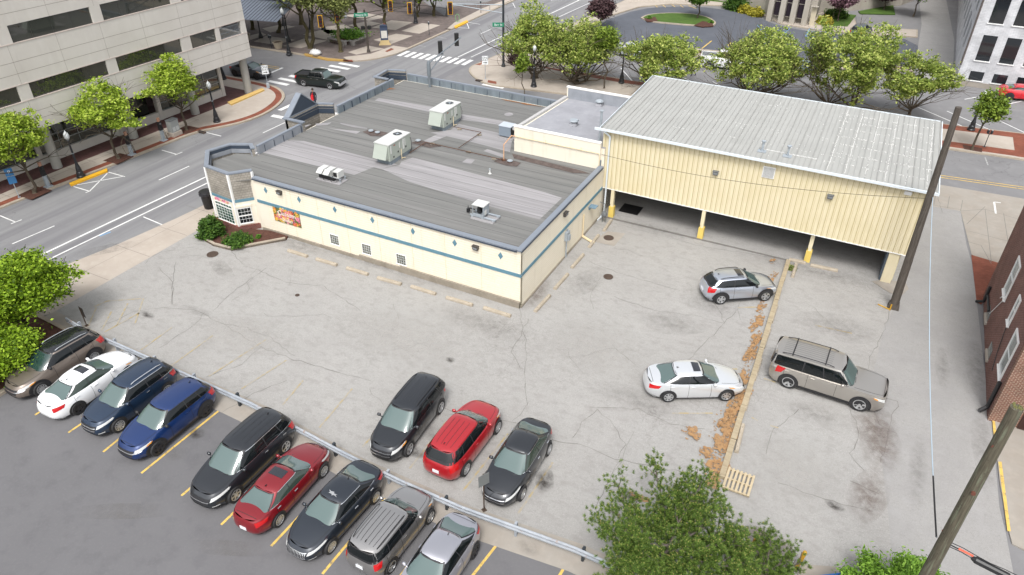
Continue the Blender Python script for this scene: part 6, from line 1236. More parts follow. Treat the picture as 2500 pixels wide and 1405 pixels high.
# ================================================================ TREES AND PLANTS
m_bark = layered('grey_brown_bark', c('6d6253'), [(c('4f463b'), 6, .4, .65, (3, 3, .6), .8, 5), (c('8a7d6b'), 14, .55, .75, (2, 2, .5), .5, 4)])
m_barkd = layered('dark_bark', c('4d4439'), [(c('393128'), 6, .4, .65, (3, 3, .6), .8, 5), (c('6b6152'), 14, .55, .75, (2, 2, .5), .5, 4)])
def leafmesh(name, P, Nn, size, mat, parent, aspect=1.6, up=.35, rnd=None):
    """P: n x 3 leaf centres -> one mesh of small folded quads"""
    n = len(P); r = rnd or RNG
    d = r.normal(size=(n, 3)); d[:, 2] *= .5; d /= np.linalg.norm(d, axis=1)[:, None]
    nr = r.normal(size=(n, 3)); nr[:, 2] += up * 4; nr /= np.linalg.norm(nr, axis=1)[:, None]
    t = np.cross(nr, d); t /= (np.linalg.norm(t, axis=1)[:, None] + 1e-9); d = np.cross(t, nr)
    s = size * r.uniform(.45, 1.5, size=(n, 1)); a = d * s * aspect / 2; w = t * s / 2
    V = np.empty((n, 4, 3)); V[:, 0] = P - a; V[:, 1] = P + w - a * .1; V[:, 2] = P + a; V[:, 3] = P - w - a * .1
    me = bpy.data.meshes.new(name); me.vertices.add(n * 4); me.loops.add(n * 4); me.polygons.add(n)
    me.vertices.foreach_set('co', V.reshape(-1)); me.loops.foreach_set('vertex_index', np.arange(n * 4, dtype=np.int32)); me.polygons.foreach_set('loop_start', np.arange(0, n * 4, 4, dtype=np.int32))
    me.update(calc_edges=True); me.materials.append(mat); o = bpy.data.objects.new(name, me); COL.objects.link(o); o.parent = parent; return o
def grow(b, p, d, L, r, depth, tips, rnd, spread=.55, up=.15, kids_=3, segs=3, bend=.18, minr=.012):
    for k in range(segs):
        d = (d + Vector((rnd.gauss(0, bend), rnd.gauss(0, bend), rnd.gauss(0, bend * .6) + up * .3))).normalized(); q = p + d * L / segs; r2 = r * (1 - .35 / segs)
        b.tube(p, q, r, r2, 5 if r < .08 else 7, cap=False); p, r = q, r2
        if depth <= 1: tips.append((Vector(p), d))
    if depth <= 0: return
    for i in range(kids_):
        a = rnd.uniform(0, 6.28); ax = d.orthogonal().normalized(); ax.rotate(Matrix.Rotation(a, 3, d)); nd = (d + ax * spread * rnd.uniform(.6, 1.4) + Vector((0, 0, up))).normalized()
        grow(b, p, nd, L * rnd.uniform(.6, .85), max(minr, r * .62), depth - 1, tips, rnd, spread, up, kids_, segs, bend, minr)
def tree(name, label, base, H, cr, trunk_h, leaf, nleaf, lsize, seed, cat='tree', group=None, r0=.14, limbs=5, depth=3, clump=.42, bark=None, squash=1.0, lean=(0, 0), sparse=0.0, multi=1, open_=.5, dead=0, zoff=.12, lo_=.5, cone=0.0):
    rnd = random.Random(seed); r = np.random.default_rng(seed); t = thing(name, label, cat, (base[0], base[1], zoff), group=group); b = MB(); tips = []
    crown_c = Vector((lean[0], lean[1], trunk_h + (H - trunk_h) * .5)); rh = (H - trunk_h) * .5
    for mtr in range(multi):
        off = Vector((rnd.uniform(-.2, .2), rnd.uniform(-.2, .2), 0)) if multi > 1 else Vector((0, 0, 0)); p = off; k = 4; rr = r0
        tgt = Vector((lean[0] * .4, lean[1] * .4, trunk_h)) + (Vector((cos(mtr * 6.28 / multi), sin(mtr * 6.28 / multi), 0)) * cr * .18 if multi > 1 else Vector((0, 0, 0)))
        b.lathe([(r0 * 1.6, 0), (r0 * 1.15, .12), (r0, .3)], off.x, off.y, 0, 9)
        for i in range(k):
            q = off.lerp(tgt, (i + 1) / k) + Vector((rnd.gauss(0, .04), rnd.gauss(0, .04), 0)) * trunk_h; b.tube(p, q, rr, rr * .93, 9, cap=False); p, rr = q, rr * .93
        for i in range(limbs):
            a = 6.283 * (i + rnd.random() * .7) / limbs + mtr; el = rnd.uniform(.2, 1.1) if i else 1.4
            d = Vector((cos(a) * cos(el), sin(a) * cos(el), sin(el))); Ls = (cr * cos(el) + rh * 1.5 * sin(el)) * .42
            grow(b, p - Vector((0, 0, rnd.uniform(0, .15) * trunk_h)) if i else p, d, Ls, rr * rnd.uniform(.5, .7), depth - 1, tips, rnd, .6, .12, 3, 3)
    for i in range(dead):
        a = rnd.uniform(0, 6.28); grow(b, Vector(tgt), Vector((cos(a), sin(a), .9)).normalized(), cr * .5, r0 * .3, 2, [], rnd, .5, .1, 3, 3)
    tr_ = b.build('trunk', bark or m_bark, t, local=True)
    # keep tips inside a lobed crown; fill up with free tufts
    LD = [(Vector((rnd.gauss(0, 1), rnd.gauss(0, 1), rnd.gauss(.15, .8))).normalized(), rnd.uniform(.75, 1.12)) for _ in range(11)]
    def lobe(u): return lo_ + (1 - lo_) * max(w_ * math.exp(-(1 - u.dot(d_)) * 9) for d_, w_ in LD)
    C = []
    for p, d in tips:
        v = Vector(((p.x - crown_c.x) / cr, (p.y - crown_c.y) / cr, (p.z - crown_c.z) / rh)); L = max(v.length, 1e-6); lim = lobe(v / L)
        if L > lim: v = v / L * lim * rnd.uniform(.8, 1.02)
        C.append(crown_c + Vector((v.x * cr, v.y * cr, v.z * rh)))
    C = [crown_c + Vector(((q.x - crown_c.x) * (1 - cone * max(0, (q.z - crown_c.z) / rh)), (q.y - crown_c.y) * (1 - cone * max(0, (q.z - crown_c.z) / rh)), q.z - crown_c.z)) for q in C]; nt = len(C); extra = int(nt * open_)
    for _ in range(extra):
        u = Vector((rnd.gauss(0, 1), rnd.gauss(0, 1), rnd.gauss(0, 1) + .2)).normalized(); v = u * lobe(u) * rnd.uniform(.5, 1.03); kk = 1 - cone * max(0, v.z); v = Vector((v.x * kk, v.y * kk, v.z)); C.append(crown_c + Vector((v.x * cr, v.y * cr, v.z * rh)))
    C = [q for q in C if rnd.random() > sparse]; C = np.array([tuple(q) for q in C]); w = r.uniform(.15, 1.8, len(C)); w /= w.sum()
    idx = r.choice(len(C), nleaf, p=w); sc = r.uniform(.45, 1.25, len(C)) * clump
    off = r.normal(size=(nleaf, 3)) * sc[idx][:, None]; off[:, 2] *= .5 * squash
    out = C[idx] - np.array(tuple(crown_c)); out /= (np.linalg.norm(out, axis=1)[:, None] + .1); off += out * np.abs(r.normal(size=(nleaf, 1))) * clump * .5
    leafmesh('foliage', C[idx] + off, None, lsize, leaf, t, rnd=r); return t
lf_lime = leafmat('lime_leaves', c('668424', .7), c('a6c03c', .83), c('cfe068', .88), .35)
lf_mid = leafmat('spring_leaves', c('5a7327', .7), c('7f9938', .75), c('a5b84c', .8), .3)
lf_row = leafmat('olive_spring_leaves', c('566e2c', .72), c('9bb04e', .85), c('d0d67c', .9), .35)
lf_dk = leafmat('mid_green_leaves', c('48702a', .7), c('639033', .75), c('86ae45', .8), .3)
lf_oliv = leafmat('pale_olive_leaves', c('6f7a45', .7), c('8f9a5a', .75), c('aeb56c', .8), .3)
lf_bush = leafmat('bright_yellow_green_leaves', c('456413', .6), c('8db026', .75), c('b3d044', .82), .3)
lf_pur = leafmat('dark_purple_leaves', c('3b2a2e', .7), c('513a3d', .7), c('6d5454', .7), .1)
lf_pink = leafmat('dusty_pink_leaves', c('6b4f58', .7), c('86646f', .75), c('a08088', .75), .15)
lf_yel = leafmat('golden_shrub_leaves', c('8c8a2a', .7), c('b0a838', .75), c('cfc24e', .8), .2)
lf_box = leafmat('dark_evergreen_leaves', c('33501f', .7), c('4a6e28', .75), c('6b8d38', .8), .2)
lf_spr = leafmat('feathery_bright_green', c('58802a', .7), c('7aa537', .8), c('9cc353', .85), .25)
GT = 'street trees in brick beds along the office block'
for (px, py, top, cr, lab, sd) in [(455, 318, 122, 2.7, 'slender lime-green street tree nearest the corner lamp', 3), (290, 388, 182, 3.3, 'lime-green street tree in the middle, in front of the long ribbon window', 5), (85, 472, 252, 3.3, 'lime-green street tree at the left edge beside the blue parking sign', 8)]:
    p = g(px, py, .12); H = hz(p, top) - .12
    tree('street_tree', lab, p, H, cr, H * .3, lf_lime, 11000, .12, sd, group=GT, r0=.11, limbs=8, clump=.24, open_=.5, sparse=.12, lo_=.5, squash=.6, cone=.5)
    q = MB(); ang = .046; q.prism([(p.x - .75, p.y - .85), (p.x + .75, p.y - .75), (p.x + .68, p.y + .85), (p.x - .82, p.y + .75)], .10, .137); struct(q.build('tree_bed', m_soil))
# big tree at the lower left (trunk just outside the lot corner)
pq = g(20, 705, 3.0); p = Vector((pq.x, pq.y, 0)); t_ = tree('big_tree', 'large bright yellow-green tree at the left edge over the taupe SUV', p, 4.7, 3.0, 1.1, lf_bush, 56000, .095, 21, r0=.2, limbs=8, depth=3, clump=.3, open_=1.5, lo_=.62, zoff=0, bark=m_barkd)
pq = g(-45, 880, 1.2); p = Vector((pq.x, pq.y, 0)); tree('big_tree', 'leafy bush-like tree in the lower left corner beside the curb', p, 2.6, 2.3, .4, lf_bush, 34000, .095, 22, r0=.12, limbs=7, clump=.34, open_=1.6, lo_=.7, zoff=0, bark=m_barkd)
sheet('planting_bed', m_soil, [(-19.6, -24), (-19.35, -13.6), (-23.2, -13.3), (-30, -13.3), (-30, -24)], .05)
struct(MB().prism([(-19.45, -24), (-19.15, -24), (-19.0, -14.3), (-19.3, -14.3)], 0, .14).build('kerb', m_kerb))
struct(MB().prism([(-24.6, -13.3), (-19.3, -13.6), (-19.3, -13.4), (-24.6, -13.1)], 0, .10).build('kerb', m_kerb))
# row behind the metal building
RW = 'leafy trees in a row north of the yellow building'
for (x, y, H, cr, th, n, sd, lab, mul) in [(-16.6, 36.2, 8.2, 3.6, .9, 24000, 31, 'tall leafy tree at the left end of the row, its top reaching the road', 3), (-12.0, 36.6, 6.8, 4.8, .5, 32000, 32, 'wide low spreading multi-stemmed tree directly behind the pale annex roof', 3),
    (-4.4, 38.8, 6.6, 4.6, .5, 28000, 33, 'leafy tree above the left end of the ribbed metal roof', 2), (4.4, 39.6, 7.8, 5.8, .5, 40000, 34, 'multi-stemmed tree in the middle of the row behind the metal roof', 3), (12.2, 40.4, 8.6, 5.6, .7, 40000, 35, 'broad tree behind the right half of the metal roof', 2), (17.9, 41.8, 7.0, 4.4, .9, 22000, 36, 'leaning tree at the right end of the row behind the metal roof', 1)]:
    tree('street_tree', lab, (x, y), H, cr, th, lf_row, int(n * .72), .125, sd, group=RW, r0=.15, limbs=8, clump=.25, open_=.6, sparse=.15, multi=mul, dead=6, bark=m_bark, lo_=.42)
p = g(963, 0); p = g(1475, 216, .12); tree('street_tree', 'thin young tree with a bare trunk right of the annex flue', p, 6.2, 1.2, 3.3, lf_mid, 5000, .14, 41, r0=.07, limbs=4, clump=.3, group=RW)
p = g(2372, 366, .12); tree('street_tree', 'small forked tree beside the double parking meter at the right', p, hz(p, 212) - .12, 1.25, 2.3, lf_mid, 5200, .14, 42, r0=.09, limbs=4, clump=.3, open_=.3, sparse=.2, lean=(.2, 0))
p = (-14.6, 29.5); tree('sapling', 'small sapling tip showing above the back parapet of the shop', p, 4.9, .55, 2.6, lf_mid, 1800, .13, 43, r0=.05, limbs=4, clump=.2, cat='sapling', zoff=0)
# plaza trees
PT = 'sparse trees on the brick plaza'
for (px, py, H, cr, n, sd, lab, mul, lf) in [(760, 118, 9.5, 4.2, 15000, 51, 'large fork-trunked plaza tree behind the black curb lamp', 2, lf_oliv), (832, 127, 8.2, 2.2, 5000, 52, 'straight-trunked plaza tree in front of the flower bed', 1, lf_oliv), (873, 75, 7.6, 2.8, 8000, 53, 'plaza tree standing behind the flower bed', 1, lf_mid), (943, 83, 7.5, 2.5, 6500, 54, 'plaza tree behind the map kiosk', 1, lf_mid),
                                   (680, 80, 8.0, 3.2, 8000, 55, 'dark-trunked plaza tree under the shelter, near the tub', 1, lf_oliv), (617, 72, 8.0, 3.0, 7000, 56, 'plaza tree behind the shelter beside the office corner', 1, lf_oliv), (1060, 40, 5.2, 2.2, 8000, 57, 'multi-stemmed tree beside the iron fence', 4, lf_dk), (1022, 42, 4.6, 1.8, 6500, 58, 'low branching tree left of the fence trees', 3, lf_mid), (940, 20, 9, 3.6, 12000, 59, 'full green tree at the top edge behind the traffic signals', 1, lf_mid), (735, 60, 8.4, 3.4, 8000, 60, 'plaza tree behind the fork-trunked one', 1, lf_oliv), (552, 62, 8, 2.6, 5000, 61, 'plaza tree seen through the office balcony', 1, lf_oliv)]:
    p = g(px, py, .12); tree('plaza_tree', lab, p, H, cr, H * .42, lf, n, .19, sd, group=PT, r0=.21 if mul < 3 else .09, limbs=5, clump=.45, open_=.7, sparse=.1, multi=mul, bark=layered('mossy_bark', c('6a6244'), [(c('4a4430'), 6, .4, .65, (3, 3, .6), .8, 5)]), dead=1)
# church side
p = g(1703, 44, .28); tree('island_tree', 'round green tree on the grass island of the church car park', p, 4.4, 1.9, 1.7, lf_dk, 12000, .17, 71, r0=.1, limbs=6, clump=.3, open_=1)
for (px, py, H, cr, lf, lab, sd) in [(1466, 68, 3.6, 1.8, lf_pur, 'round dark purple tree at the curve of the church drive', 72), (2045, 52, 4.2, 1.9, lf_pink, 'dusty pink-leaved tree by the church door', 73), (2230, 40, 6.0, 2.1, lf_dk, 'bright green tree near the far alley', 74), (2158, 24, 3.4, 1.5, lf_pur, 'small dark red tree on the grass by the church wall', 75)]:
    p = g(px, py, .14); tree('ornamental_tree', lab, p, H, cr, H * .3, lf, 11000, .17, sd, r0=.09, limbs=6, clump=.3, open_=1.2, cat='tree')
def shrub(label, x, y, r, h, mat, n, ls, seed, z=.14, group=None, name='shrub', cat='shrub'):
    t = thing(name, label, cat, (x, y, z), group=group); rr = np.random.default_rng(seed); rnd = random.Random(seed); b = MB()
    for k in range(7):
        a = rnd.uniform(0, 6.28); b.tube((0, 0, 0), (r * .6 * cos(a), r * .6 * sin(a), h * .7), .025, .01, 5)
    b.build('stem', m_barkd, t, local=True)
    nc = int(60 + r * 60); v = rr.normal(size=(nc, 3)); v /= np.linalg.norm(v, axis=1)[:, None]; v *= rr.uniform(.45, 1.0, (nc, 1)) * rr.uniform(.85, 1.12, (nc, 1)); v[:, 2] = np.abs(v[:, 2]); C = v * np.array([r, r, h]); idx = rr.integers(0, nc, n); o = rr.normal(size=(n, 3)) * r * .13; P_ = C[idx] + o; P_[:, 2] = np.maximum(P_[:, 2], .02)
    leafmesh('foliage', P_, None, ls, mat, t, rnd=rr); return t
p = g(519, 578); shrub('round dark evergreen bush at the corner of the shop planter', p.x, p.y, .78, 1.25, lf_box, 9000, .09, 81, .15)
p = g(575, 598); shrub('low spreading groundcover in the middle of the shop planter', p.x + .1, p.y + .2, .85, .32, lf_box, 5000, .09, 82, .15, name='groundcover', cat='plant')
for (px, py, rx, rz, lab, sd) in [(632, 585, .18, .2, 'tiny plant in the bare mulch of the shop planter', 83), (507, 588, .22, .15, 'small pale tuft below the round evergreen bush', 84)]:
    p = g(px, py); shrub(lab, p.x, p.y, rx, rz, lf_dk, 500, .07, sd, .15, name='small_plant', cat='plant')
for (px, py, r_, h_, mt, lab, sd) in [(1352, 108, 1.9, 1.5, lf_pur, 'wide dark red shrub by the street sign behind the tree row', 91), (1265, 152, 1.1, .9, lf_pur, 'dark red shrub half hidden by the leftmost tree of the row', 92), (1420, 88, 1.1, 1.1, lf_yel, 'yellow-green shrub beside the round purple tree', 93), (1795, 22, 1.5, 2.4, lf_box, 'tall dark evergreen shrub against the church wall', 94), (1817, 30, .9, .9, lf_yel, 'golden shrub left of its twin by the church wall', 95), (1845, 38, .95, .9, lf_yel, 'golden shrub nearest the church piers', 96), (2012, 57, .95, .75, lf_yel, 'golden shrub on the grass right of the church door', 97), (2040, 40, 1.4, .7, lf_box, 'dark low hedge behind the golden shrub by the church door', 98), (1585, 48, .3, .3, lf_dk, 'little shrub on the left tip of the grass island', 99), (1735, 58, .35, .3, lf_dk, 'little shrub on the right tip of the grass island', 100)]:
    p = g(px, py, .14); shrub(lab, p.x, p.y, r_, h_, mt, int(3500 * r_ + 600), .15, sd)
# planter at the shop corner
pl = [tuple(g(x, y)[:2]) for x, y in [(489, 562), (489, 583), (522, 602), (566, 613), (698, 588), (692, 580), (650, 570)]]
pl2 = [tuple(q) for q in pl[:5]] + [(-17.1, -.1), (-18.6, -.1), (-21, -.8), (-22.9, -1.2)]
t = thing('planter', 'angular concrete-curbed planter with dark mulch at the shop corner', 'planter', (-20, -2, 0))
b = MB()
for i in range(4):
    p, q = Vector((*pl[i], 0)), Vector((*pl[i + 1], 0)); d = q - p; n = Vector((-d.y, d.x, 0)).normalized(); b.obox(p - d.normalized() * .0, d, n * .16, (0, 0, .2 + .002 * i))
b.build('curb', m_kerb, t); b = MB(); b.prism(pl2, 0, .14); b.build('mulch', m_soil, t)
# pine in the foreground
m_need = leafmat('pine_needles', c('3c5424', .75), c('5e7d34', .8), c('93ab4e', .88), .2)
m_cand = plain('pale_pine_buds', c('c2b46a', .7), .7)
def pine(name, label, base, H, cr, seed, shoots, cx=0, cy=0, zmin=.25, group=None):
    t = thing(name, label, 'pine tree', (base[0], base[1], 0), group=group); rnd = random.Random(seed); rr = np.random.default_rng(seed); b = MB()
    b.tube((0, 0, 0), (cx * .6, cy * .6, H * .8), .16, .06, 9); tips = []
    nl = 34
    for i in range(nl):
        z = H * (.25 + .7 * i / nl); a = i * 2.4 + rnd.uniform(-.3, .3); rad = cr * sqrt(max(.05, 1 - ((z / H - .45) / .62) ** 2)) * rnd.uniform(.75, 1.1)
        p = Vector((cx * .6 * z / H, cy * .6 * z / H, z)); d = Vector((cos(a), sin(a), .25)).normalized(); L = rad; rr_ = .05; segs = 5
        for k in range(segs):
            d = (d + Vector((rnd.gauss(0, .18), rnd.gauss(0, .18), rnd.gauss(.04, .1)))).normalized(); q = p + d * L / segs; b.tube(p, q, rr_, rr_ * .8, 5, cap=False); p = q; rr_ *= .8
            if k >= 1:
                for _ in range(3):
                    dd = (d + Vector((rnd.gauss(0, .7), rnd.gauss(0, .7), rnd.gauss(.25, .3)))).normalized(); e = p + dd * L * rnd.uniform(.12, .3); b.tube(p, e, .018, .01, 4, cap=False); tips.append((e, dd)); tips.append((p.lerp(e, .55), dd))
    tips += [(Vector((cx * .5 + rnd.gauss(0, cr * .28), cy * .5 + rnd.gauss(0, cr * .28), H * rnd.uniform(.72, 1.0))), Vector((rnd.gauss(0, .5), rnd.gauss(0, .5), 1)).normalized()) for _ in range(150)]
    b.build('trunk', layered('grey_pine_bark', c('8a8078'), [(c('645a52'), 8, .4, .65, (3, 3, .8), .8, 5)]), t, local=True)
    sh = []
    for _ in range(shoots):
        e, dd = rnd.choice(tips); o = e + Vector((rnd.gauss(0, .2), rnd.gauss(0, .2), rnd.gauss(.05, .12))); u = (dd * .5 + Vector((rnd.gauss(0, .3), rnd.gauss(0, .3), 1.0))).normalized(); sh.append((o, u, rnd.uniform(.09, .2)))
    NN = 52; n = len(sh); O = np.array([tuple(s_[0]) for s_ in sh]).repeat(NN, 0); Uv = np.array([tuple(s_[1]) for s_ in sh]).repeat(NN, 0); Ls = np.array([s_[2] for s_ in sh]).repeat(NN)[:, None]; m = n * NN
    along = rr.uniform(0, 1, (m, 1)); P0 = O + Uv * along * Ls; d = rr.normal(size=(m, 3)); d -= (d * Uv).sum(1)[:, None] * Uv; d /= np.linalg.norm(d, axis=1)[:, None]; d = d * .95 + Uv * .45; d /= np.linalg.norm(d, axis=1)[:, None]
    nl_ = rr.uniform(.08, .13, (m, 1)); w = np.cross(d, rr.normal(size=(m, 3))); w /= np.linalg.norm(w, axis=1)[:, None]; V = np.empty((m, 3, 3)); V[:, 0] = P0 - w * .0065; V[:, 1] = P0 + w * .0065; V[:, 2] = P0 + d * nl_
    me = bpy.data.meshes.new('foliage'); me.vertices.add(m * 3); me.loops.add(m * 3); me.polygons.add(m); me.vertices.foreach_set('co', V.reshape(-1)); me.loops.foreach_set('vertex_index', np.arange(m * 3, dtype=np.int32)); me.polygons.foreach_set('loop_start', np.arange(0, m * 3, 3, dtype=np.int32)); me.update(calc_edges=True); me.materials.append(m_need)
    o = bpy.data.objects.new('foliage', me); COL.objects.link(o); o.parent = t
    if shoots < 1000: return t
    b = MB()
    for (o_, u, l_) in sh[::2]: b.tube(o_ + u * l_, o_ + u * (l_ + .05), .014, .004, 4)
    b.build('buds', m_cand, t, local=True); return t
# pine positions follow the photo's lower edge
pc = g(1632, 1345, 2.0)
pine('pine_tree', 'bushy green pine with pale buds at the bottom edge beside the pallet', (pc.x, pc.y), 2.5, 3.15, 5, 5600)
pc = g(1870, 1400, 1.0); pine('pine_tree', 'small pine sprays right of the big pine at the bottom edge', (pc.x, pc.y), 1.35, 1.5, 6, 900)
pc = g(2205, 1440, 1.6)
def cloudy(label, x, y, r, h, seed):
    t = thing('evergreen_shrub', label, 'evergreen shrub', (x, y, 0)); rr = np.random.default_rng(seed); rnd = random.Random(seed); b = MB(); C = []
    for k in range(46):
        a = rnd.uniform(0, 6.28); q = r * sqrt(rnd.random()); z = h * (1 - (q / r) ** 2 * .45) * rnd.uniform(.8, 1.05); e = Vector((q * cos(a), q * sin(a), z)); b.tube((0, 0, .1), e, .03, .012, 5); C += [tuple(e), tuple(e * .86), tuple(e * .72)]
    b.build('stem', m_barkd, t, local=True); C = np.array(C); n = 42000; idx = rr.integers(0, len(C), n); P_ = C[idx] + rr.normal(size=(n, 3)) * np.array([.2, .2, .15])
    leafmesh('foliage', P_, None, .055, lf_spr, t, aspect=2.4, up=.1, rnd=rr)
cloudy('feathery bright green evergreen at the bottom edge beside the leaning pole', pc.x, pc.y, 1.7, 2.3, 9)
# ================================================================ STREET FURNITURE
m_lampb = plain('black_lamp_iron', (.014, .015, .018, 1), .4); m_globe = plain('frosted_globe', c('d8dcdc', .75), .3)
def lamp(label, px, py, top, z=.12, rr=1.0, grp='ornate black street lamps'):
    p = g(px, py, z); H = max(2.2, hz(p, top) - z); t = thing('street_lamp', label, 'street lamp', (p.x, p.y, z), group=grp)
    b = MB(); b.lathe([(.32, 0), (.32, .1), (.27, .16), (.24, .4), (.2, .45), (.19, .7), (.13, .95), (.1, 1.15)], n=14); b.build('base', m_lampb, t, local=True)
    b = MB(); b.tube((0, 0, 1.1), (0, 0, H - .65), .085, .06, 12); b.lathe([(.1, H - .75), (.14, H - .68), (.09, H - .6)], n=12); b.build('pole', m_lampb, t, local=True)
    b = MB(); b.lathe([(.1, H - .6), (.17, H - .48), (.2, H - .32), (.16, H - .15), (.08, H - .05)], n=14); g_ = b.build('globe', m_globe, t, local=True, smooth='all')
    b = MB(); b.lathe([(.1, H - .06), (.05, H), (.015, H + .1)], n=10); b.build('finial', m_globe, g_, local=True)
    if rr == 1.0: b = MB(); b.tube((0, 0, 1.9), (0, 0, 1.94), .1, .1, 12); b.build('band', m_galv, t, local=True)
    return t
lamp('black street lamp on the left pavement beside the yellow kerb', 198, 432, 322); lamp('black street lamp on the red-banded corner below the office building', 530, 298, 200)
lamp('black lamp at the plaza kerb beside the white bag', 698 + 8, 143 - 9, 20); lamp('black plaza lamp in front of the flower bed tree, left of the leftmost signal', 790, 73, -60); lamp('black plaza lamp by the iron fence', 1015, 57, -55)
lamp('black lamp leaning in view beside the small forked tree at the right', 2370, 318, 222); lamp('dark lamp on the pavement between two trees behind the metal roof', 1517, 203, 110); lamp('dark lamp under the leftmost tree of the row', 1303, 212, 110); lamp('lamp foot at the far side of the office column', 546, 194, 70)
# meters, kiosks, chargers
m_dkgr = plain('dark_grey_metal', c('3d444a', .6), .4)
def meter(label, px, py, dbl=True, z=.12):
    p = g(px, py, z); t = thing('parking_meter', label, 'parking meter', (p.x, p.y, z), group='parking meters'); b = MB(); b.tube((0, 0, 0), (0, 0, 1.15), .03); b.box(0, 0, 0, .2, .2, .02); b.build('post', m_dkgr, t, local=True)
    for s_ in ((-.13, .13) if dbl else (0,)):
        b = MB(); b.lathe([(.05, 1.15), (.095, 1.2), (.1, 1.36), (.08, 1.45), (.02, 1.5)], s_, 0, 0, 12); h_ = b.build('head', m_dkgr, t, local=True, smooth=True); b = MB(); b.lathe([(.075, 1.44), (.05, 1.505), (.01, 1.52)], s_, 0, 0, 10); b.build('dome', m_globe, h_, local=True)
    if dbl: b = MB(); b.box(0, 0, 1.12, .3, .05, .05); b.build('yoke', m_dkgr, t, local=True)
meter('double parking meter on the plaza beside the clay tub', 663, 119); meter('single parking meter on the plaza kerb near the squares', 1048, 85, False); meter('double parking meter at the right beside the small forked tree', 2403, 359); meter('single meter on the far pavement top centre', 1174, 31, False)
def charger(label, px, py):
    p = g(px, py, .13); t = thing('charging_station', label, 'charging station', (p.x, p.y, .13), .05, group='electric car chargers')
    b = MB(); b.box(0, 0, 0, .5, .5, .05); b.box(0, 0, .05, .2, .26, .85, top=.9); b.build('pedestal', m_galv, t, local=True); b = MB(); b.box(0, 0, .9, .22, .3, .75, top=.85); b.lathe([(.1, 1.3), (.13, 1.45), (.04, 1.55)], .12, 0, 0, 10); b.build('housing', m_blk, t, local=True)
    b = MB(); b.box(0, 0, 1.65, .14, .2, .3); b.box(.071, 0, 1.66, .005, .18, .26); b.build('display', plain('orange_screen_panel', c('b98d75', .7), .4), t, local=True); b = MB(); b.path([(.14, .05, 1.3), (.28, .12, .7), (.32, .16, .15), (.2, .2, .12), (.12, .1, .8)], .018, 6); b.build('cable', m_blk, t, local=True)
charger('charging station left of the near street lamp', 118, 456); charger('charging station right of the middle street tree', 322, 378); charger('charging station beside the grey utility cabinet', 400, 343)
p = g(428, 330, .13); t = thing('utility_cabinet', 'grey metal utility cabinet on a concrete plinth by the tree nearest the corner', 'cabinet', (p.x, p.y, .13), .05); MB().box(0, 0, 0, .75, .95, .35).build('plinth', m_conc, t, local=True); b = MB(); b.box(0, 0, .35, .55, .8, 1.0); b.build('cabinet', plain('grey_cabinet', c('a3a6a4', .7), .5), t, local=True); b = MB(); b.box(0, 0, 1.35, .6, .86, .05); b.build('lid', m_lampg, t, local=True); b = MB(); b.box(.278, .18, .45, .01, .28, .35); b.box(.278, -.18, .45, .01, .28, .35); b.build('vent_panel', plain('pale_label', c('c9cccb', .7), .5), t, local=True)
# signs
def sign(label, px, py, top, w, h, face, ang, nplates=1, back=None, z=.12, cat='sign', bollard=False, draw=None, name='street_sign'):
    p = g(px, py, z); H = hz(p, top) - z; t = thing(name, label, cat, (p.x, p.y, z), ang); b = MB(); b.tube((0, 0, 0), (0, 0, H), .028); b.box(0, 0, 0, .18, .18, .03); b.build('post', m_galv if back is None else back, t, local=True)
    for k in range(nplates):
        b = MB(); b.obox((.03, -w / 2, H - h - k * (h + .05)), (.012, 0, 0), (0, w, 0), (0, 0, h)); pl = b.build('sign_plate', face, t, local=True)
        if draw: draw(pl, k, H - h / 2 - k * (h + .05), w, h)
    if bollard: b = MB(); b.box(0, 0, 0, .3, .3, .5, top=.8); b.build('pole_base', m_galv, t, local=True)
    return t
m_sb = plain('sign_blue', c('3f7fb5', .7), .4); m_sw = plain('sign_white', c('edf1f3', .85), .4); m_sg = plain('sign_green', c('2c8f6e', .7), .4); m_sk = plain('sign_black', (.02, .02, .02, 1), .5)
def d_ow(pl, k, zc, w, h):
    for tx, dz, s_ in (('ONE', h * .28, .24 * w / .5), ('WAY', 0, .24 * w / .5)): textmesh(tx, s_, .002, m_sk, 'lettering', pl, basis((.046, 0, zc + dz), (0, 1, 0), (0, 0, 1)))
    b = MB(); b.obox((.044, -w * .3, zc - h * .33), (.003, 0, 0), (0, w * .4, 0), (0, 0, h * .07)); b.add([(.047, w * .08, zc - h * .40), (.047, w * .36, zc - h * .295), (.047, w * .08, zc - h * .18)], [(0, 1, 2)]); b.build('arrow', m_sk, pl, local=True)
FC_ = lambda px, py: atan2(CAM.y - g(px, py).y, CAM.x - g(px, py).x)
sign('white ONE WAY sign with an arrow on a post at the red-banded office corner', 655, 215, 160, .62, .85, m_sw, FC_(655, 215), bollard=True, draw=d_ow)
sign('white ONE WAY sign on a thin post at the curved corner behind the shop roof', 1185, 193, 137, .62, .85, m_sw, FC_(1185, 193), draw=d_ow)
def d_p(pl, k, zc, w, h):
    if k == 0: textmesh('P', h * .62, .002, m_sw, 'lettering', pl, basis((.046, 0, zc), (0, 1, 0), (0, 0, 1)))
p = g(47, 482, .12)
t = sign('parking sign with a blue P plate above a pale blue plate at the left edge', 47, 482, 412, .5, .55, m_sb, FC_(47, 482), nplates=2, draw=d_p)
[setattr(o, 'data', o.data) for o in []]
sign('small dark-backed sign on a leaning post at the left end of the guardrail', 212, 796, 752, .42, .62, m_dkbr, FC_(212, 796) + 1.9, z=0, back=plain('rusty_post', c('5b4a3d', .6), .7))
sign('grey-backed sign on a rusty post in front of the black sedan by the guardrail', 1182, 1246, 1158, .5, .62, plain('sign_back_grey', c('8e9291', .7), .5, .3), FC_(1182, 1246) + .55, z=0, back=plain('rusty_post', c('5b4a3d', .6), .7))
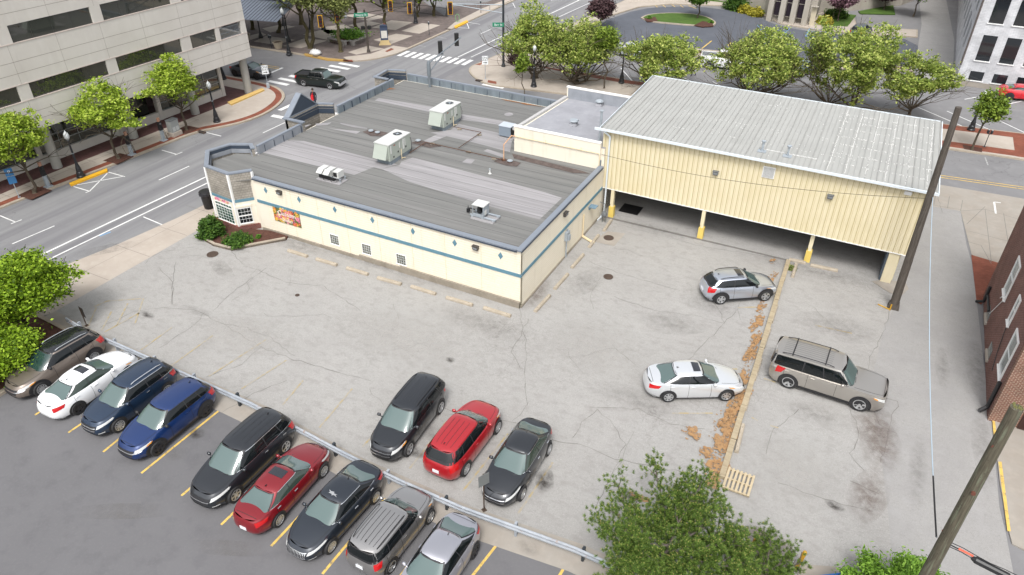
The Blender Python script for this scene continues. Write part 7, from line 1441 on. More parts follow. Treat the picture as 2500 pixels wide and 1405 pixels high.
sign('plain sign on a pole beside the wide dark red shrub', 1347, 118, 66, .6, .6, plain('sign_back_grey', c('8e9291', .7), .5, .3), 1.2)
sign('thin pole sign at the far top edge of the pavement', 1453, 12, -40, .4, .5, m_sw, 0)
t = thing('bike_rack', 'small green hoop on the pavement beyond the short yellow kerb', 'bike rack', g(1117, 54, .12)); b = MB(); P_ = [(.3 * cos(a), 0, .5 + .45 * sin(a)) for a in [2 * pi * i / 16 for i in range(17)]]; b.path(P_, .03, 6); b.tube((0, 0, 0), (0, 0, .1), .04); b.build('hoop', plain('green_hoop', c('7dbb7a', .7), .5), t, local=True)
# traffic signals
m_sigy = plain('signal_yellow', c('e0a723', .75), .45); m_sigb = plain('signal_black', (.015, .015, .015, 1), .5); m_rl = plain('dim_red_lens', (.12, .012, .012, 1), .3)
def signal(parent, p, ang, yellow=True, back=False):
    q = Vector(p); ex = Vector((cos(ang), sin(ang), 0)); ey = Vector((-sin(ang), cos(ang), 0)); b = MB(); o = q - ey * .19 - Vector((0, 0, .55)); b.obox(o, ex * .22, ey * .38, Vector((0, 0, 1.12)))
    h_ = b.build('signal_head', m_sigb, parent)
    if yellow:
        b = MB(); o = q - ey * .26 - Vector((0, 0, .63))
        for (u, v, a_, c_) in ((0, 0, .52, .07), (0, 1.2, .52, .07), (0, .07, .07, 1.13), (.45, .07, .07, 1.13)): b.obox(o + ey * u + Vector((0, 0, v)) + ex * .1, ex * .03, ey * a_, Vector((0, 0, c_)))
        f_ = b.build('backplate', m_sigy, h_, None); f_.data.transform(Matrix.Translation(-Vector(parent.location)))
    b = MB()
    for k in range(3):
        c0 = q + ex * .221 + Vector((0, 0, -.36 + .37 * k)); b.tube(c0, c0 + ex * .01, .12, n=12)
    l_ = b.build('lens', m_rl, h_, None); l_.data.transform(Matrix.Translation(-Vector(parent.location)))
    b = MB()
    for k in range(3):
        c0 = q + ex * .22 + Vector((0, 0, -.24 + .37 * k)); b.obox(c0 - ey * .14, ey * .28, ex * .22, Vector((0, 0, .02)))
    l_ = b.build('visor', m_sigb, h_, None); l_.data.transform(Matrix.Translation(-Vector(parent.location)))
m_pole = plain('brown_signal_pole', c('5a534c', .6), .5, .2); m_poleg = plain('grey_signal_pole', c('9aa3aa', .65), .45, .4)
def pt(px, py, z): return g(px, py, z)
# mast A: brown pole at the plaza corner with two arms
p = g(900, 128, .12); t = thing('traffic_signal', 'brown signal pole at the plaza corner with long arms and four yellow-framed lights', 'traffic light', (p.x, p.y, .12), group='traffic signals')
Ht = hz(p, 24); b = MB(); b.lathe([(.22, .12), (.16, .4), (.12, .5)], p.x, p.y, 0, 12); b.tube((p.x, p.y, .4), (p.x, p.y, Ht), .12, .1, 12); b.build('pole', m_pole, t)
z = Ht - .6
A1, A2 = pt(776, 40, z), pt(1004, 12, z + .2); b = MB()
for e in (A1, A2): b.path([(p.x, p.y, z + .25), e], .05, 6); b.path([(p.x, p.y, z - .35), e], .04, 6)
b.build('mast_arm', m_pole, t)
for (px, py, zz) in [(782, 52, z), (823, 40, z), (953, 15, z + .1), (1000, 20, z + .1)]:
    q = g(px, py, z); signal(t, q, atan2(CAM.y - q.y, CAM.x - q.x))
q = g(881, 37, z + .1); ex = Vector((cos(YAW + .25), sin(YAW + .25), 0)); b = MB(); b.obox(q - ex * .75 - ZV * .2, ex * 1.5, Vector((ex.y, -ex.x, 0)) * -.02, ZV * .42); sp = b.build('street_name_sign', m_sg, t)
tm = textmesh('Wayne St', .3, .003, m_sw, 'lettering', sp, basis(q - Vector(t.location) + Vector((ex.y, -ex.x, 0)) * .02, ex, ZV))
q = g(887, 72, 2.6); b = MB()
for s_ in (-.35, .35): b.obox((p.x + ex.x * s_ - .15, p.y + ex.y * s_ - .15, 2.6), (.3, 0, 0), (0, .3, 0), (0, 0, .38))
b.build('pedestrian_signal', m_sigb, t)
b = MB(); q = g(832, 38, z); e2 = q + ex * .35; b.obox(e2 - ZV * .35, ex * .3, Vector((ex.y, -ex.x, 0)) * -.02, ZV * .6); b.build('lane_sign', m_sw, t)
# mast B: tall grey pole on the far right corner
p = g(1229, 163, .12); t = thing('traffic_signal', 'tall grey signal pole beside the Barr street name sign with one long arm', 'traffic light', (p.x, p.y, .12), group='traffic signals')
Ht = 9.5; b = MB(); b.lathe([(.24, .12), (.18, .35), (.13, .45)], p.x, p.y, 0, 12); b.tube((p.x, p.y, .4), (p.x, p.y, Ht), .13, .1, 12); b.build('pole', m_dkgr, t)
zb = 6.2; e = g(1097, 10, 6.3); b = MB(); b.path([(p.x, p.y, 6.4), e], .05, 6); b.path([(p.x, p.y, 5.6), e], .045, 6)
for u in (.25, .5, .75): b.tube(Vector((p.x, p.y, 6.4)).lerp(e, u), Vector((p.x, p.y, 5.6)).lerp(e, u), .02)
b.build('mast_arm', m_poleg, t); signal(t, g(1099, 20, 6.1), atan2(CAM.y - e.y, CAM.x - e.x))
q = g(1216, 61, 5.4); ex = Vector((cos(YAW - .05), sin(YAW - .05), 0)); b = MB(); b.obox(q - ex * .55 - ZV * .2, ex * 1.15, Vector((ex.y, -ex.x, 0)) * -.02, ZV * .4); sp = b.build('street_name_sign', m_sg, t)
textmesh('Barr St', .28, .003, m_sw, 'lettering', sp, basis(q - Vector(t.location) + Vector((ex.y, -ex.x, 0)) * .02 + ex * .02, ex, ZV))
q = g(1232, 107, 2.6); b = MB(); b.obox((q.x - .1, q.y - .2, 2.4), (.3, 0, 0), (0, .3, 0), (0, 0, .42)); b.build('pedestrian_signal', m_dkbr, t)
# mast C: grey pole behind the shop, arm over the road
p = g(1052, 222, 0); p = Vector((-23.0, 25.4, 0)); Hc = 6.4
top = g(1046, 155, 5.6); p = Vector((top.x, top.y, .01)); t = thing('traffic_signal', 'pale grey signal pole rising behind the shop roof with two dark lights on its arm', 'traffic light', (p.x, p.y, .01), group='traffic signals')
b = MB(); b.tube((p.x, p.y, 0), (p.x, p.y, 5.75), .13, .11, 12); b.lathe([(.17, 4.6), (.17, 5.1), (.15, 5.6), (.1, 5.8)], p.x, p.y, 0, 12); b.build('pole', m_poleg, t)
e = g(1125, 92, 6.2); b = MB(); b.path([(p.x, p.y, 5.6), e], .055, 6); b.path([(p.x, p.y, 4.8), Vector((p.x, p.y, 5.2)).lerp(e, .45)], .045, 6)
for u in (.2, .42, .65): b.tube(Vector((p.x, p.y, 5.6)).lerp(e, u), Vector((p.x, p.y, 5.15)).lerp(e, u), .02)
b.build('mast_arm', m_poleg, t)
for (px, py) in [(1075, 118), (1115, 98)]: q = g(px, py, 5.9); signal(t, q, 2.2, yellow=False)
# kiosk, flower bed, tub, bag, bin
p = g(940, 110, .12); a = FC_(940, 110); t = thing('map_kiosk', 'curved blue-topped map kiosk on a sandy stone foot by the plaza crossing', 'kiosk', (p.x, p.y, .12), a); t.scale = (.68, .6, .68)
b = MB(); b.box(0, 0, 0, .5, 2.3, .35, top=.8); b.box(0, 0, .35, .42, 1.8, .45, top=.85); b.build('foot', plain('sandy_stone', c('dcc48f', .7), .8), t, local=True); b = MB(); b.obox((-.12, -.7, .8), (.24, 0, 0), (0, 1.4, 0), (0, 0, 2.3)); b.build('panel', plain('kiosk_blue', c('41506b', .7), .5), t, local=True)
b = MB(); b.obox((.121, -.55, 1.15), (.01, 0, 0), (0, 1.1, 0), (0, 0, 1.2)); b.build('map', plain('kiosk_map', c('dcdad2', .8), .5, var=.15, scale=5), t, local=True); b = MB(); b.lathe([(.02, -.12), (.7, -.12), (.7, .12), (.02, .12)], 0, 0, 0, 24, M=Matrix.Rotation(pi / 2, 3, 'Y')); b.v = [(v[0], v[1], v[2] * .35 + 3.1) for v in b.v]; b.build('cap', plain('kiosk_blue', c('41506b', .7), .5), t, local=True)
b = MB(); b.path([(.0, .3, 3.2), (0, .35, 3.45), (0, -.05, 3.5)], .03, 5); b.build('red_finial', plain('red_paint', c('b54a4f', .7), .5), t, local=True)
fb = [tuple(g(x, y, .12)[:2]) for x, y in [(800, 103), (842, 113), (850, 110), (862, 113), (898, 100), (896, 90), (868, 84), (858, 78), (840, 82), (845, 90)]]
t = thing('flower_bed', 'low grey stone flower bed on the plaza with tall green plants', 'flower bed', (*fb[0], .12)); cst = Vector((sum(q[0] for q in fb) / 10, sum(q[1] for q in fb) / 10, 0))
b = MB()
for i in range(10):
    p, q = Vector((*fb[i], 0)), Vector((*fb[(i + 1) % 10], 0)); d = q - p; n = (cst - (p + q) / 2); n = Vector((-d.y, d.x, 0)).normalized() * (1 if Vector((-d.y, d.x, 0)).dot(n) > 0 else -1); b.obox(p + ZV * .12, d, n * .35, ZV * (.5 + .003 * i))
b.build('stone_edge', plain('grey_stone', c('a5a09a', .7), .8, var=.2, scale=4), t)
b = MB(); b.prism(fb, .12, .5); b.build('soil', m_soil, t)
rr = np.random.default_rng(4); P_ = np.array([[cst.x + rr.normal() * .95, cst.y + rr.normal() * .8, .5 + abs(rr.normal()) * .25] for _ in range(1800)]); P_ -= np.array([t.location[0], t.location[1], t.location[2]]); leafmesh('plants', P_, None, .14, lf_dk, t, up=.05)
p = g(680, 118, .12); t = thing('plant_tub', 'round pale clay tub on the plaza kerb', 'plant pot', (p.x, p.y, .12)); b = MB(); b.lathe([(.38, 0), (.55, .65), (.6, .68), (.6, .75), (.52, .75), (.5, .6)], n=18); b.build('tub', plain('clay_tub', c('cdbfa8', .7), .7), t, local=True); b = MB(); b.lathe([(.5, .62), (.02, .64)], n=14); b.build('soil', m_soil, t, local=True)
p = g(601, 100, .12); t = thing('plant_tub', 'second clay tub half hidden behind the office corner pillar', 'plant pot', (p.x, p.y, .12)); b = MB(); b.lathe([(.38, 0), (.55, .65), (.6, .68), (.6, .75), (.52, .75), (.5, .6)], n=18); b.build('tub', plain('clay_tub', c('cdbfa8', .7), .7), t, local=True); b = MB(); b.lathe([(.5, .62), (.02, .64)], n=14); b.build('soil', m_soil, t, local=True)
p = g(770, 133, .12); t = thing('refuse_bag', 'white crumpled bag lying at the foot of the kerb lamp', 'bag', (p.x, p.y, .12)); b = MB(); rnd = random.Random(3)
b.lathe([(.45, 0), (.6, .15), (.5, .35), (.3, .5), (.1, .56)], n=16); b.v = [(v[0] * rnd.uniform(.8, 1.15) * 1.2, v[1] * rnd.uniform(.8, 1.15), v[2] * rnd.uniform(.85, 1.1)) for v in b.v]; b.build('bag', plain('white_plastic_bag', c('e5e5e3', .8), .5), t, local=True, smooth='all')
p = g(512, 510, .01); t = thing('litter_bin', 'black round litter bin with a bag-lined rim at the shop corner', 'bin', (p.x - .1, p.y + .1, .01)); t.scale = (1.15, 1.15, 1.2); b = MB(); b.lathe([(.26, 0), (.3, .05), (.36, .95), (.36, 1.0)], n=20); b.build('body', m_blk, t, local=True, smooth=True); b = MB(); b.lathe([(.42, .88), (.44, .98), (.42, 1.05), (.38, 1.06)], n=20); b.v = [(v[0] * (1 + .04 * sin(9 * atan2(v[1], v[0]))), v[1] * (1 + .04 * sin(9 * atan2(v[1], v[0]))), v[2]) for v in b.v]; b.build('bag_rim', plain('shiny_bin_bag', (.02, .02, .024, 1), .2), t, local=True, smooth=True); b = MB(); b.lathe([(.4, 1.05), (.38, 1.1), (.2, 1.12), (.02, 1.12)], n=20); b.build('lid', m_blk, t, local=True, smooth=True)
# iron fence on the plaza
t = thing('iron_fence', 'black iron railing fence at the far edge of the brick plaza', 'fence', g(1090, 45, .12)); fpts = [g(x, y, .12) for x, y in [(955, 30), (1040, 37), (1092, 44), (1090, 38)]]; b = MB(); bb_ = MB()
for i in range(3):
    p, q = fpts[i], fpts[i + 1]; d = q - p; n_ = int(d.length / .16)
    for z in (.2, 1.15): b.tube(p + ZV * z, q + ZV * z, .025, n=4)
    for k in range(n_): e = p + d * k / n_; bb_.tube(e + ZV * .05, e + ZV * 1.3, .014, n=4)
b.build('rail', m_lampb, t); bb_.build('baluster', m_lampb, t)
# ---------------------------------------------------------------- lot furniture
m_gr = layered('weathered_galvanised_rail', c('b4bac1', .7), [(c('969da5', .7), 1.5, .4, .65, X1, .7, 6), (c('a5713f', .7), 2.2, .6, .7, (1, 1, 1), .8, 6)], rough=.5)
gpx = [(190, 792), (235, 820), (330, 858), (430, 900), (540, 947), (640, 990), (750, 1045), (860, 1100), (1000, 1168), (1145, 1235), (1280, 1290), (1420, 1345)]
GP = [(-21.0, -13.15), (-19.1, -13.35), (-13.1, -13.4), (-7.3, -13.5), (-1.6, -13.95), (1.5, -14.1), (4.5, -14.1), (9.3, -13.75), (12.5, -13.8)]
t = thing('guardrail', 'long weathered steel guardrail dividing the light lot from the dark lower lot', 'guardrail', (-5, -13.6, 0))
b = MB(); prof = [(.0, .42), (-.06, .46), (-.06, .52), (.0, .56), (0, .6), (-.06, .64), (-.06, .70), (.0, .74)]
vs = []
for i, (x, y) in enumerate(GP):
    for (o_, z_) in prof: vs.append((x, y + o_, z_))
    for (o_, z_) in prof[::-1]: vs.append((x, y + o_ + .02, z_))
k = 16; b.add(vs, [(i * k + j, i * k + (j + 1) % k, (i + 1) * k + (j + 1) % k, (i + 1) * k + j) for i in range(len(GP) - 1) for j in range(k)]); b.build('rail', m_gr, t)
def onG(x):
    for i in range(len(GP) - 1):
        if x <= GP[i + 1][0]: u = (x - GP[i][0]) / (GP[i + 1][0] - GP[i][0]); return GP[i][1] + (GP[i + 1][1] - GP[i][1]) * u
    return GP[-1][1]
for x in (-19.9, -17.0, -14.0, -11.2, -8.3, -5.2, -2.2, .8, 3.7, 6.8, 9.6, 12.2):
    b = MB(); y = onG(x); b.box(x, y + .1, 0, .1, .14, .8, rz=random.uniform(-.15, .15)); b.build('post', m_dkgr if x % 2 > 1 else m_gr, t)
# long timber kerb made of sleepers, one thing; wheel stops each their own
m_tim = layered('weathered_timber', c('cdbd9f'), [(c('b09f82'), 2, .4, .65, (.4, 3, 1), .8, 6), (c('dccfb4'), 5, .5, .7, (.5, 4, 1), .5, 5)])
t = thing('timber_kerb', 'long pale timber kerb laid end to end down the light lot to the pallet', 'kerb', (13, 2.5, 0)); P0, P1 = g(1923, 640), g(1760, 1172)
n_ = 8
for i in range(n_):
    a_, b_ = P0.lerp(P1, i / n_), P0.lerp(P1, (i + .985) / n_); d = b_ - a_; n = Vector((-d.y, d.x, 0)).normalized(); b = MB(); b.obox(a_ + n * random.uniform(-.13, -.09), d, n * .25, (0, 0, .2 + random.uniform(-.01, .015))); b.build('timber', m_tim, t)
a_, b_ = g(1923, 636), g(1970, 645)
m_stop = layered('concrete_wheel_stop', c('d3c6b2'), [(c('b8ab97'), 3, .4, .65, X1, .7, 6), (c('d8cab4'), 9, .55, .75, X1, .5, 3)])
def stop(label, a, b_, grp, w=.2, h=.17):
    p, q = g(*a), g(*b_); m = (p + q) / 2; L = (q - p).length; an = atan2(q.y - p.y, q.x - p.x); t = thing('wheel_stop', label, 'wheel stop', (m.x, m.y, .004), an, group=grp)
    bb2 = MB(); vs = []
    for x in (-L / 2, L / 2):
        for (y, z) in ((-w / 2, 0), (-w / 2, h * .6), (-w * .3, h), (w * .3, h), (w / 2, h * .6), (w / 2, 0)): vs.append((x * (1 if z < h else .985), y, z))
    bb2.add(vs, [(0, 1, 7, 6), (1, 2, 8, 7), (2, 3, 9, 8), (3, 4, 10, 9), (4, 5, 11, 10), (5, 0, 6, 11), (5, 4, 3, 2, 1, 0), (6, 7, 8, 9, 10, 11)]); bb2.build('block', m_stop, t, local=True)
    b3 = MB(); [b3.tube((x, 0, h), (x, 0, h + .008), .02) for x in (-L * .35, L * .35)]; b3.build('pin', m_iron, t, local=True)
G1 = 'concrete wheel stops along the shop wall'
for i, (a, b_) in enumerate([((704, 614), (751, 629)), ((773, 635), (823, 650)), ((847, 657), (899, 673)), ((922, 681), (980, 697)), ((1004, 702), (1064, 721)), ((1090, 729), (1154, 748)), ((1181, 754), (1247, 775))]):
    stop(['wheel stop by the long wall nearest the planter', 'second wheel stop along the long wall from the planter', 'wheel stop in front of the leftmost small window', 'middle wheel stop of the seven along the long shop wall', 'wheel stop in front of the rightmost small window', 'second wheel stop along the long wall from the near shop corner', 'wheel stop along the long wall right at the near shop corner'][i], a, b_, G1)
for i, (a, b_) in enumerate([((1306, 763), (1342, 724)), ((1354, 708), (1386, 672)), ((1396, 656), (1424, 624)), ((1438, 606), (1461, 577)), ((1474, 566), (1492, 540))]):
    stop(['angled wheel stop beside the short wall nearest the near shop corner', 'second wheel stop along the short wall', 'third wheel stop along the short wall, below the electric meter', 'wheel stop touching the pale concrete slab with the grate', 'wheel stop by the downspout at the drive-through mouth'][i], a, b_, G1)
G2 = 'wheel stops behind the timber kerb'
for i, (a, b_) in enumerate([((1943, 648), (1934, 679)), ((1908, 692), (1898, 732)), ((1895, 748), (1882, 790)), ((1878, 806), (1862, 852)), ((1856, 880), (1840, 930)), ((1833, 952), (1817, 1004)), ((1813, 1040), (1797, 1107))]):
    stop(['wheel stop in the weeds at the far end of the timber kerb', 'wheel stop behind the nose of the silver-blue crossover', 'wheel stop beyond the timber kerb between the crossover and the long SUV', 'wheel stop just left of the back of the champagne SUV', 'wheel stop behind the nose of the silver-white sedan', 'wheel stop next to the timber kerb below the champagne SUV', 'last wheel stop before the pallet, with a rounded end'][i], a, b_, G2)
stop('long low concrete stop at the foot of the second yellow column', (1978, 650), (2045, 664), G2); stop('short stop at the foot of the drive-through left of the second column', (1926, 636), (1966, 645), G2)
p = g(1926, 655); shrub('dry weeds at the far end of the timber kerb', p.x + .15, p.y, .3, .12, lf_oliv, 900, .07, 120, .02, name='weeds', cat='weeds')
# pallet
p = (g(1775, 1150) + g(1830, 1215)) / 2; dd = g(1832, 1172) - g(1770, 1150); t = thing('wooden_pallet', 'pale wooden pallet leaning at the near end of the timber kerb', 'pallet', (p.x, p.y, .05), atan2(dd.y, dd.x) ); m_pal = plain('pallet_wood', c('d3c1a0', .7), .8, var=.15, scale=6)
for k in range(7): b = MB(); b.box(-.52 + .173 * k, 0, .1, .1, 1.25, .025); b.build('slat', m_pal, t, local=True)
for y in (-.55, 0, .55): b = MB(); b.box(0, y, .0, 1.15, .05, .099); b.build('bearer', m_pal, t, local=True)
# bollards and gravel near the pine
m_by = plain('yellow_bollard_paint', c('d3a22f', .75), .5)
for (px, py, lab) in [(1828, 1330, 'leaning yellow bollard beside the pine'), (1945, 1362, 'yellow bollard behind the small pine sprays'), (1478, 1208 + 160, 'yellow-capped stub hidden by the pine')][:2]:
    q = g(px, py + 25); t = thing('bollard', lab, 'bollard', (q.x, q.y, 0)); b = MB(); b.tube((0, 0, 0), (.08, 0, 1.0), .08, n=14); b.build('post', m_by, t, local=True); b = MB(); b.lathe([(.08, 1.0), (.06, 1.05), (.02, 1.08)], .08, 0, 0, 14); b.build('cap', m_by, t, local=True)
q = g(1870, 1330); struct(MB().sheet(blob(q.x, q.y, 1.1, .9, 0), .022).build('gravel_patch', softmat('reddish_gravel', c('9a8374'), alpha=.8)))
q = g(1560, 1215); struct(MB().sheet(blob(q.x, q.y, .5, .15, 0), .024).build('gravel_patch', MATS['orange_pine_litter']))
struct(MB().prism([tuple(g(x, y)[:2]) for x, y in [(1960, 1382), (2040, 1388), (2070, 1405), (2065, 1440), (1930, 1440)]], 0, .1).build('concrete_slab', m_conc2))
q = g(2052, 1420, 1.1); t = thing('dumpster', 'blue dumpster corner at the bottom edge beside the evergreen', 'dumpster', (q.x, q.y - .25, 0), .6); m_db = plain('dumpster_blue', c('1f5fa8', .7), .45)
b = MB(); b.box(0, 0, 0, 1.2, .9, 1.1); b.build('body', m_db, t, local=True); b = MB()
for (x, y, a_, c_) in ((0, .46, 1.3, .06), (0, -.46, 1.3, .06), (.62, 0, .06, .98), (-.62, 0, .06, .98)): b.box(x, y, 1.08, a_, c_, .1)
b.build('rim', m_db, t, local=True); b = MB(); b.box(0, 0, 1.1, 1.1, .8, .02); b.build('lid', m_blk, t, local=True)
# ---------------------------------------------------------------- poles and wires
m_wood = layered('weathered_pole_wood', c('6e665e', .6), [(c('4c463f', .6), 2.5, .4, .65, (6, 6, .35), .8, 6), (c('8d867d', .6), 8, .55, .72, (6, 6, .5), .6, 5), (c('2e2a27', .6), 12, .68, .74, X1, .8, 2)], bump=.4, bscale=20)
m_wood2 = layered('mossy_pole_wood', c('77705f', .6), [(c('524d42', .6), 4, .4, .65, (7, 7, .35), .8, 6), (c('8f967f', .6), 3, .52, .68, (5, 5, .4), .7, 6), (c('2f2c28', .6), 16, .66, .74, X1, .8, 2)], bump=.5, bscale=25)
B1 = g(2180, 752); B1.z = 0; H1 = 11.9; T1 = Vector((B1.x - .35, B1.y - .05, H1))
t = thing('utility_pole', 'tall weathered wooden pole standing at the corner of the yellow building', 'utility pole', B1); b = MB(); b.path([tuple(B1), tuple(B1.lerp(T1, .5)), tuple(T1)], [.24, .19, .15], 14); b.build('pole', m_wood, t, smooth=True)
b = MB(); b.box(B1.x, B1.y, 0, .62, .5, .35, top=.85); b.build('ground_collar', m_wood, t); b = MB(); b.tube((B1.x - .15, B1.y - .35, .02), (B1.x - .15, B1.y - .35, .4), .04); b.tube((B1.x - .8, B1.y - .1, .05), (B1.x - .15, B1.y - .35, .05), .035); b.build('yellow_guard', m_by, t)
b = MB()
for k in range(9): z = 1.2 + k * 1.05; e = B1.lerp(T1, z / H1); b.tube(e, e + Vector((-.1, -.22, 0)), .012); b.tube(e + Vector((-.05, -.1, .3)), e + Vector((.12, -.22, .3)), .012)
b.build('bolt', m_iron, t)
B2 = Vector((20.35, -11.82, 0)); T2 = Vector((20.35, -11.82, 11.25)); t = thing('utility_pole', 'mossy grey wooden pole with a rough top at the lower right', 'utility pole', B2)
b = MB(); b.path([tuple(B2), (B2.x, B2.y, 6), tuple(T2)], [.22, .185, .16], 18); b.build('pole', m_wood2, t, smooth=True); b = MB(); rnd = random.Random(2)
for k in range(26): a = rnd.uniform(0, 6.28); q = rnd.uniform(0, .14); b.box(B2.x + q * cos(a), B2.y + q * sin(a), 11.2, .04, .04, rnd.uniform(.05, .12), top=.5)
b.build('mossy_top', plain('moss_splinters', c('8a8a55', .65), .9, var=.4, scale=20), t)
b = MB(); b.tube((B2.x, B2.y - .14, 8.1), (B2.x, B2.y - .24, 8.1), .06, n=10); b.tube((B2.x - .14, B2.y, 6.1), (B2.x - .2, B2.y, 6.1), .025); b.tube((B2.x - .1, B2.y - .12, 9.9), (B2.x - .14, B2.y - .2, 9.9), .02); b.build('bolt', plain('rusty_cap', c('7c4a3a', .6), .7), t)
def wire(label, p, q, sag, r, mat, name='cable', extra=None):
    p, q = Vector(p), Vector(q); t = thing(name, label, 'cable', p); P_ = [p.lerp(q, k / 24) - ZV * sag * 4 * (k / 24) * (1 - k / 24) for k in range(25)]; b = MB(); b.path(P_, r, 5); b.build('wire', mat, t); return t, P_
pA = B1.lerp(T1, .60); hA = pA.z
wA = onY(1475, 378, 12.3)
# attach heights from the photo: cable leaves pole at (2252,488) and reaches the shop wall at (1478,378)
za = hz(B1, 488) if True else 6
wire('thin dark wire sagging across the yellow siding to the tall pole', (-.2, 12.25, wA.z), B1.lerp(T1, za / H1) + Vector((-.15, 0, 0)), .55, .011, m_blk)
m_blu = plain('pale_blue_cable', c('b9cfdf', .75), .5)
zc = hz(B1, 480); e2 = Vector((B2.x - .2, B2.y + .15, 5.6)); t_, P_ = wire('pale blue cable running down the alley from the tall pole to the mossy pole', B1.lerp(T1, zc / H1) + Vector((.15, 0, 0)), e2, .6, .016, m_blu)
b = MB(); b.path([tuple(P_[k]) for k in (21, 22, 23, 24)], .028, 6); b.build('sleeve', m_blk, t_)
st_, en_ = Vector((B2.x + .1, B2.y - .1, 5.75)), Vector((B2.x + 9, B2.y - 1.2, 5.3))
t_, P_ = wire('black cable bundle leaving the mossy pole to the right with a splice case', st_, en_, .12, .02, m_blk)
for dz in (-.12, .07):
    b = MB(); b.path([q + Vector((0, .03, dz + .03 * sin(i * 1.7))) for i, q in enumerate(P_)], .013, 5); b.build('wire', m_blk, t_)
b = MB(); q0, q1 = st_.lerp(en_, .085) - ZV * .12, st_.lerp(en_, .185) - ZV * .16; b.tube(q0, q1, .11, n=10); b.tube(q0.lerp(q1, -.12), q0, .05, .1, 10); b.tube(q1, q1.lerp(q0, -.12), .1, .05, 10); b.build('splice_case', m_blk, t_); b = MB(); q0, q1 = st_.lerp(en_, .27) - ZV * .12, st_.lerp(en_, .36) - ZV * .14; b.tube(q0, q1, .09, n=10); b.build('splice_case', m_blk, t_)
b = MB(); b.tube(st_.lerp(en_, .03), st_.lerp(en_, .075) - ZV * .02, .035, n=6); b.build('orange_tag', plain('orange_tag', c('e8694f', .75), .5), t_)
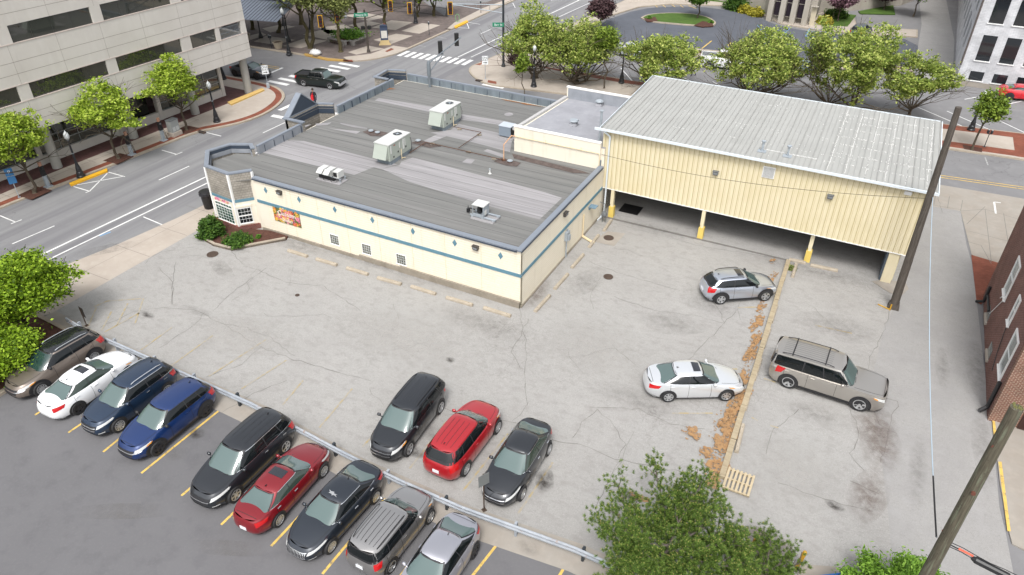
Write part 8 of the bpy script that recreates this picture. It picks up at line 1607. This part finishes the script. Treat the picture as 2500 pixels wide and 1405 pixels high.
# ================================================================ PEDESTRIAN
def figure(name, label, loc, ang, shirt, trousers, bag=None, scale=1.0, hairc=(.03, .02, .015, 1)):
    t = thing(name, label, 'person', loc, ang); J = {'pel': (0, 0, .95, .14), 'sp': (.02, 0, 1.15, .135), 'ch': (.03, 0, 1.36, .16), 'nk': (.04, 0, 1.5, .06), 'hd': (.07, 0, 1.62, .085), 'hd2': (.07, 0, 1.72, .08),
        'sl': (.03, .17, 1.42, .07), 'el': (-.02, .23, 1.15, .045), 'wl': (.12, .24, .95, .032), 'hl': (.18, .24, .88, .035), 'sr': (.03, -.17, 1.42, .07), 'er': (.0, -.25, 1.15, .045), 'wr': (.2, -.2, 1.05, .032), 'hr': (.27, -.17, 1.03, .035),
        'pl': (0, .09, .88, .1), 'kl': (.16, .1, .5, .062), 'al': (.14, .1, .1, .042), 'fl': (.3, .1, .04, .04), 'pr': (0, -.09, .88, .1), 'kr': (-.06, -.1, .5, .062), 'ar': (-.3, -.1, .14, .042), 'fr': (-.2, -.1, .05, .04)}
    E_ = [('pel', 'sp'), ('sp', 'ch'), ('ch', 'nk'), ('nk', 'hd'), ('hd', 'hd2'), ('ch', 'sl'), ('sl', 'el'), ('el', 'wl'), ('wl', 'hl'), ('ch', 'sr'), ('sr', 'er'), ('er', 'wr'), ('wr', 'hr'), ('pel', 'pl'), ('pl', 'kl'), ('kl', 'al'), ('al', 'fl'), ('pel', 'pr'), ('pr', 'kr'), ('kr', 'ar'), ('ar', 'fr')]
    for hn, sg in (('hl', 1), ('hr', -1)):
        h_ = J[hn]
        for k in range(4): J[hn + str(k)] = (h_[0] + .07 - .008 * abs(k - 1), h_[1] + sg * (-.024 + .016 * k), h_[2] - .05, .009); E_.append((hn, hn + str(k)))
        J[hn + 't'] = (h_[0] + .05, h_[1] - sg * .05, h_[2] - .01, .01); E_.append((hn, hn + 't'))
    K = list(J); me = bpy.data.meshes.new('body'); me.from_pydata([Vector(J[k][:3]) * scale for k in K], [(K.index(a), K.index(b)) for a, b in E_], [])
    o = bpy.data.objects.new('body', me); COL.objects.link(o); o.parent = t
    md = o.modifiers.new('skin', 'SKIN'); sv = me.skin_vertices[0].data
    for i, k in enumerate(K): sv[i].radius = (J[k][3] * scale,) * 2; sv[i].use_root = (k == 'pel')
    md.use_smooth_shade = True; o.modifiers.new('sub', 'SUBSURF').levels = 1; o.modifiers['sub'].render_levels = 2
    m, tt, b = _new('clothed_skin_' + label[:6]); L = tt.links.new; tc = tt.nodes.new('ShaderNodeTexCoord'); sp = tt.nodes.new('ShaderNodeSeparateXYZ'); L(tc.outputs['Object'], sp.inputs[0]); rp = tt.nodes.new('ShaderNodeValToRGB'); mr = tt.nodes.new('ShaderNodeMath'); mr.operation = 'DIVIDE'; mr.inputs[1].default_value = 1.8 * scale; L(sp.outputs[2], mr.inputs[0]); L(mr.outputs[0], rp.inputs[0])
    rp.color_ramp.interpolation = 'CONSTANT'; el = rp.color_ramp.elements; el[0].color = (.02, .02, .02, 1); el[1].position = .06; el[1].color = trousers; e = el.new(.54); e.color = shirt; e = el.new(.84); e.color = (.35, .2, .14, 1); L(rp.outputs[0], b.inputs['Base Color']); b.inputs['Roughness'].default_value = .8; me.materials.append(m)
    b = MB(); b.lathe([(.085, 1.64), (.1, 1.7), (.095, 1.77), (.06, 1.82), (.02, 1.835)], .05, 0, 0, 12); b.v = [(v[0] * scale, v[1] * scale, v[2] * scale) for v in b.v]; b.build('hair', plain('dark_hair', hairc, .7), t, local=True, smooth='all')
    b = MB(); b.box(.155, .03, 1.665, .012, .02, .012); b.box(.155, -.03, 1.665, .012, .02, .012); b.v = [(v[0] * scale, v[1] * scale, v[2] * scale) for v in b.v]; b.build('eye', m_blk, t, local=True)
    b = MB(); b.box(.16, 0, 1.63, .03, .018, .03, top=.5); b.v = [(v[0] * scale, v[1] * scale, v[2] * scale) for v in b.v]; b.build('nose', plain('skin_tone', (.35, .2, .14, 1), .6), t, local=True)
    return t
pp = g(770, 266, 0); t = figure('person', 'person in black crossing the street with a red bag, seen above the gable peak', (pp.x, pp.y, 0), radians(-60), (.02, .02, .025, 1), (.02, .025, .04, 1), scale=1.08)
bgt = thing('shoulder_bag', 'bright red bag carried by the person in black', 'bag', (t.location.x + .1, t.location.y - .28, .95), radians(-60)); b = MB(); b.box(0, 0, 0, .42, .22, .42, top=.85); b.build('bag_body', plain('red_bag', (.55, .012, .02, 1), .5), bgt, local=True); b = MB(); b.path([(-.15, 0, .4), (-.1, .05, .65), (.08, .05, .65), (.15, 0, .4)], .018, 6); b.build('strap', plain('red_bag', (.55, .012, .02, 1), .5), bgt, local=True)
pp = g(1690, 188, 0); t = figure('person', 'person in a white shirt standing in the angled bays behind the metal roof', (pp.x, pp.y + .2, 0), radians(200), (.75, .75, .74, 1), (.02, .02, .025, 1), scale=1.0)
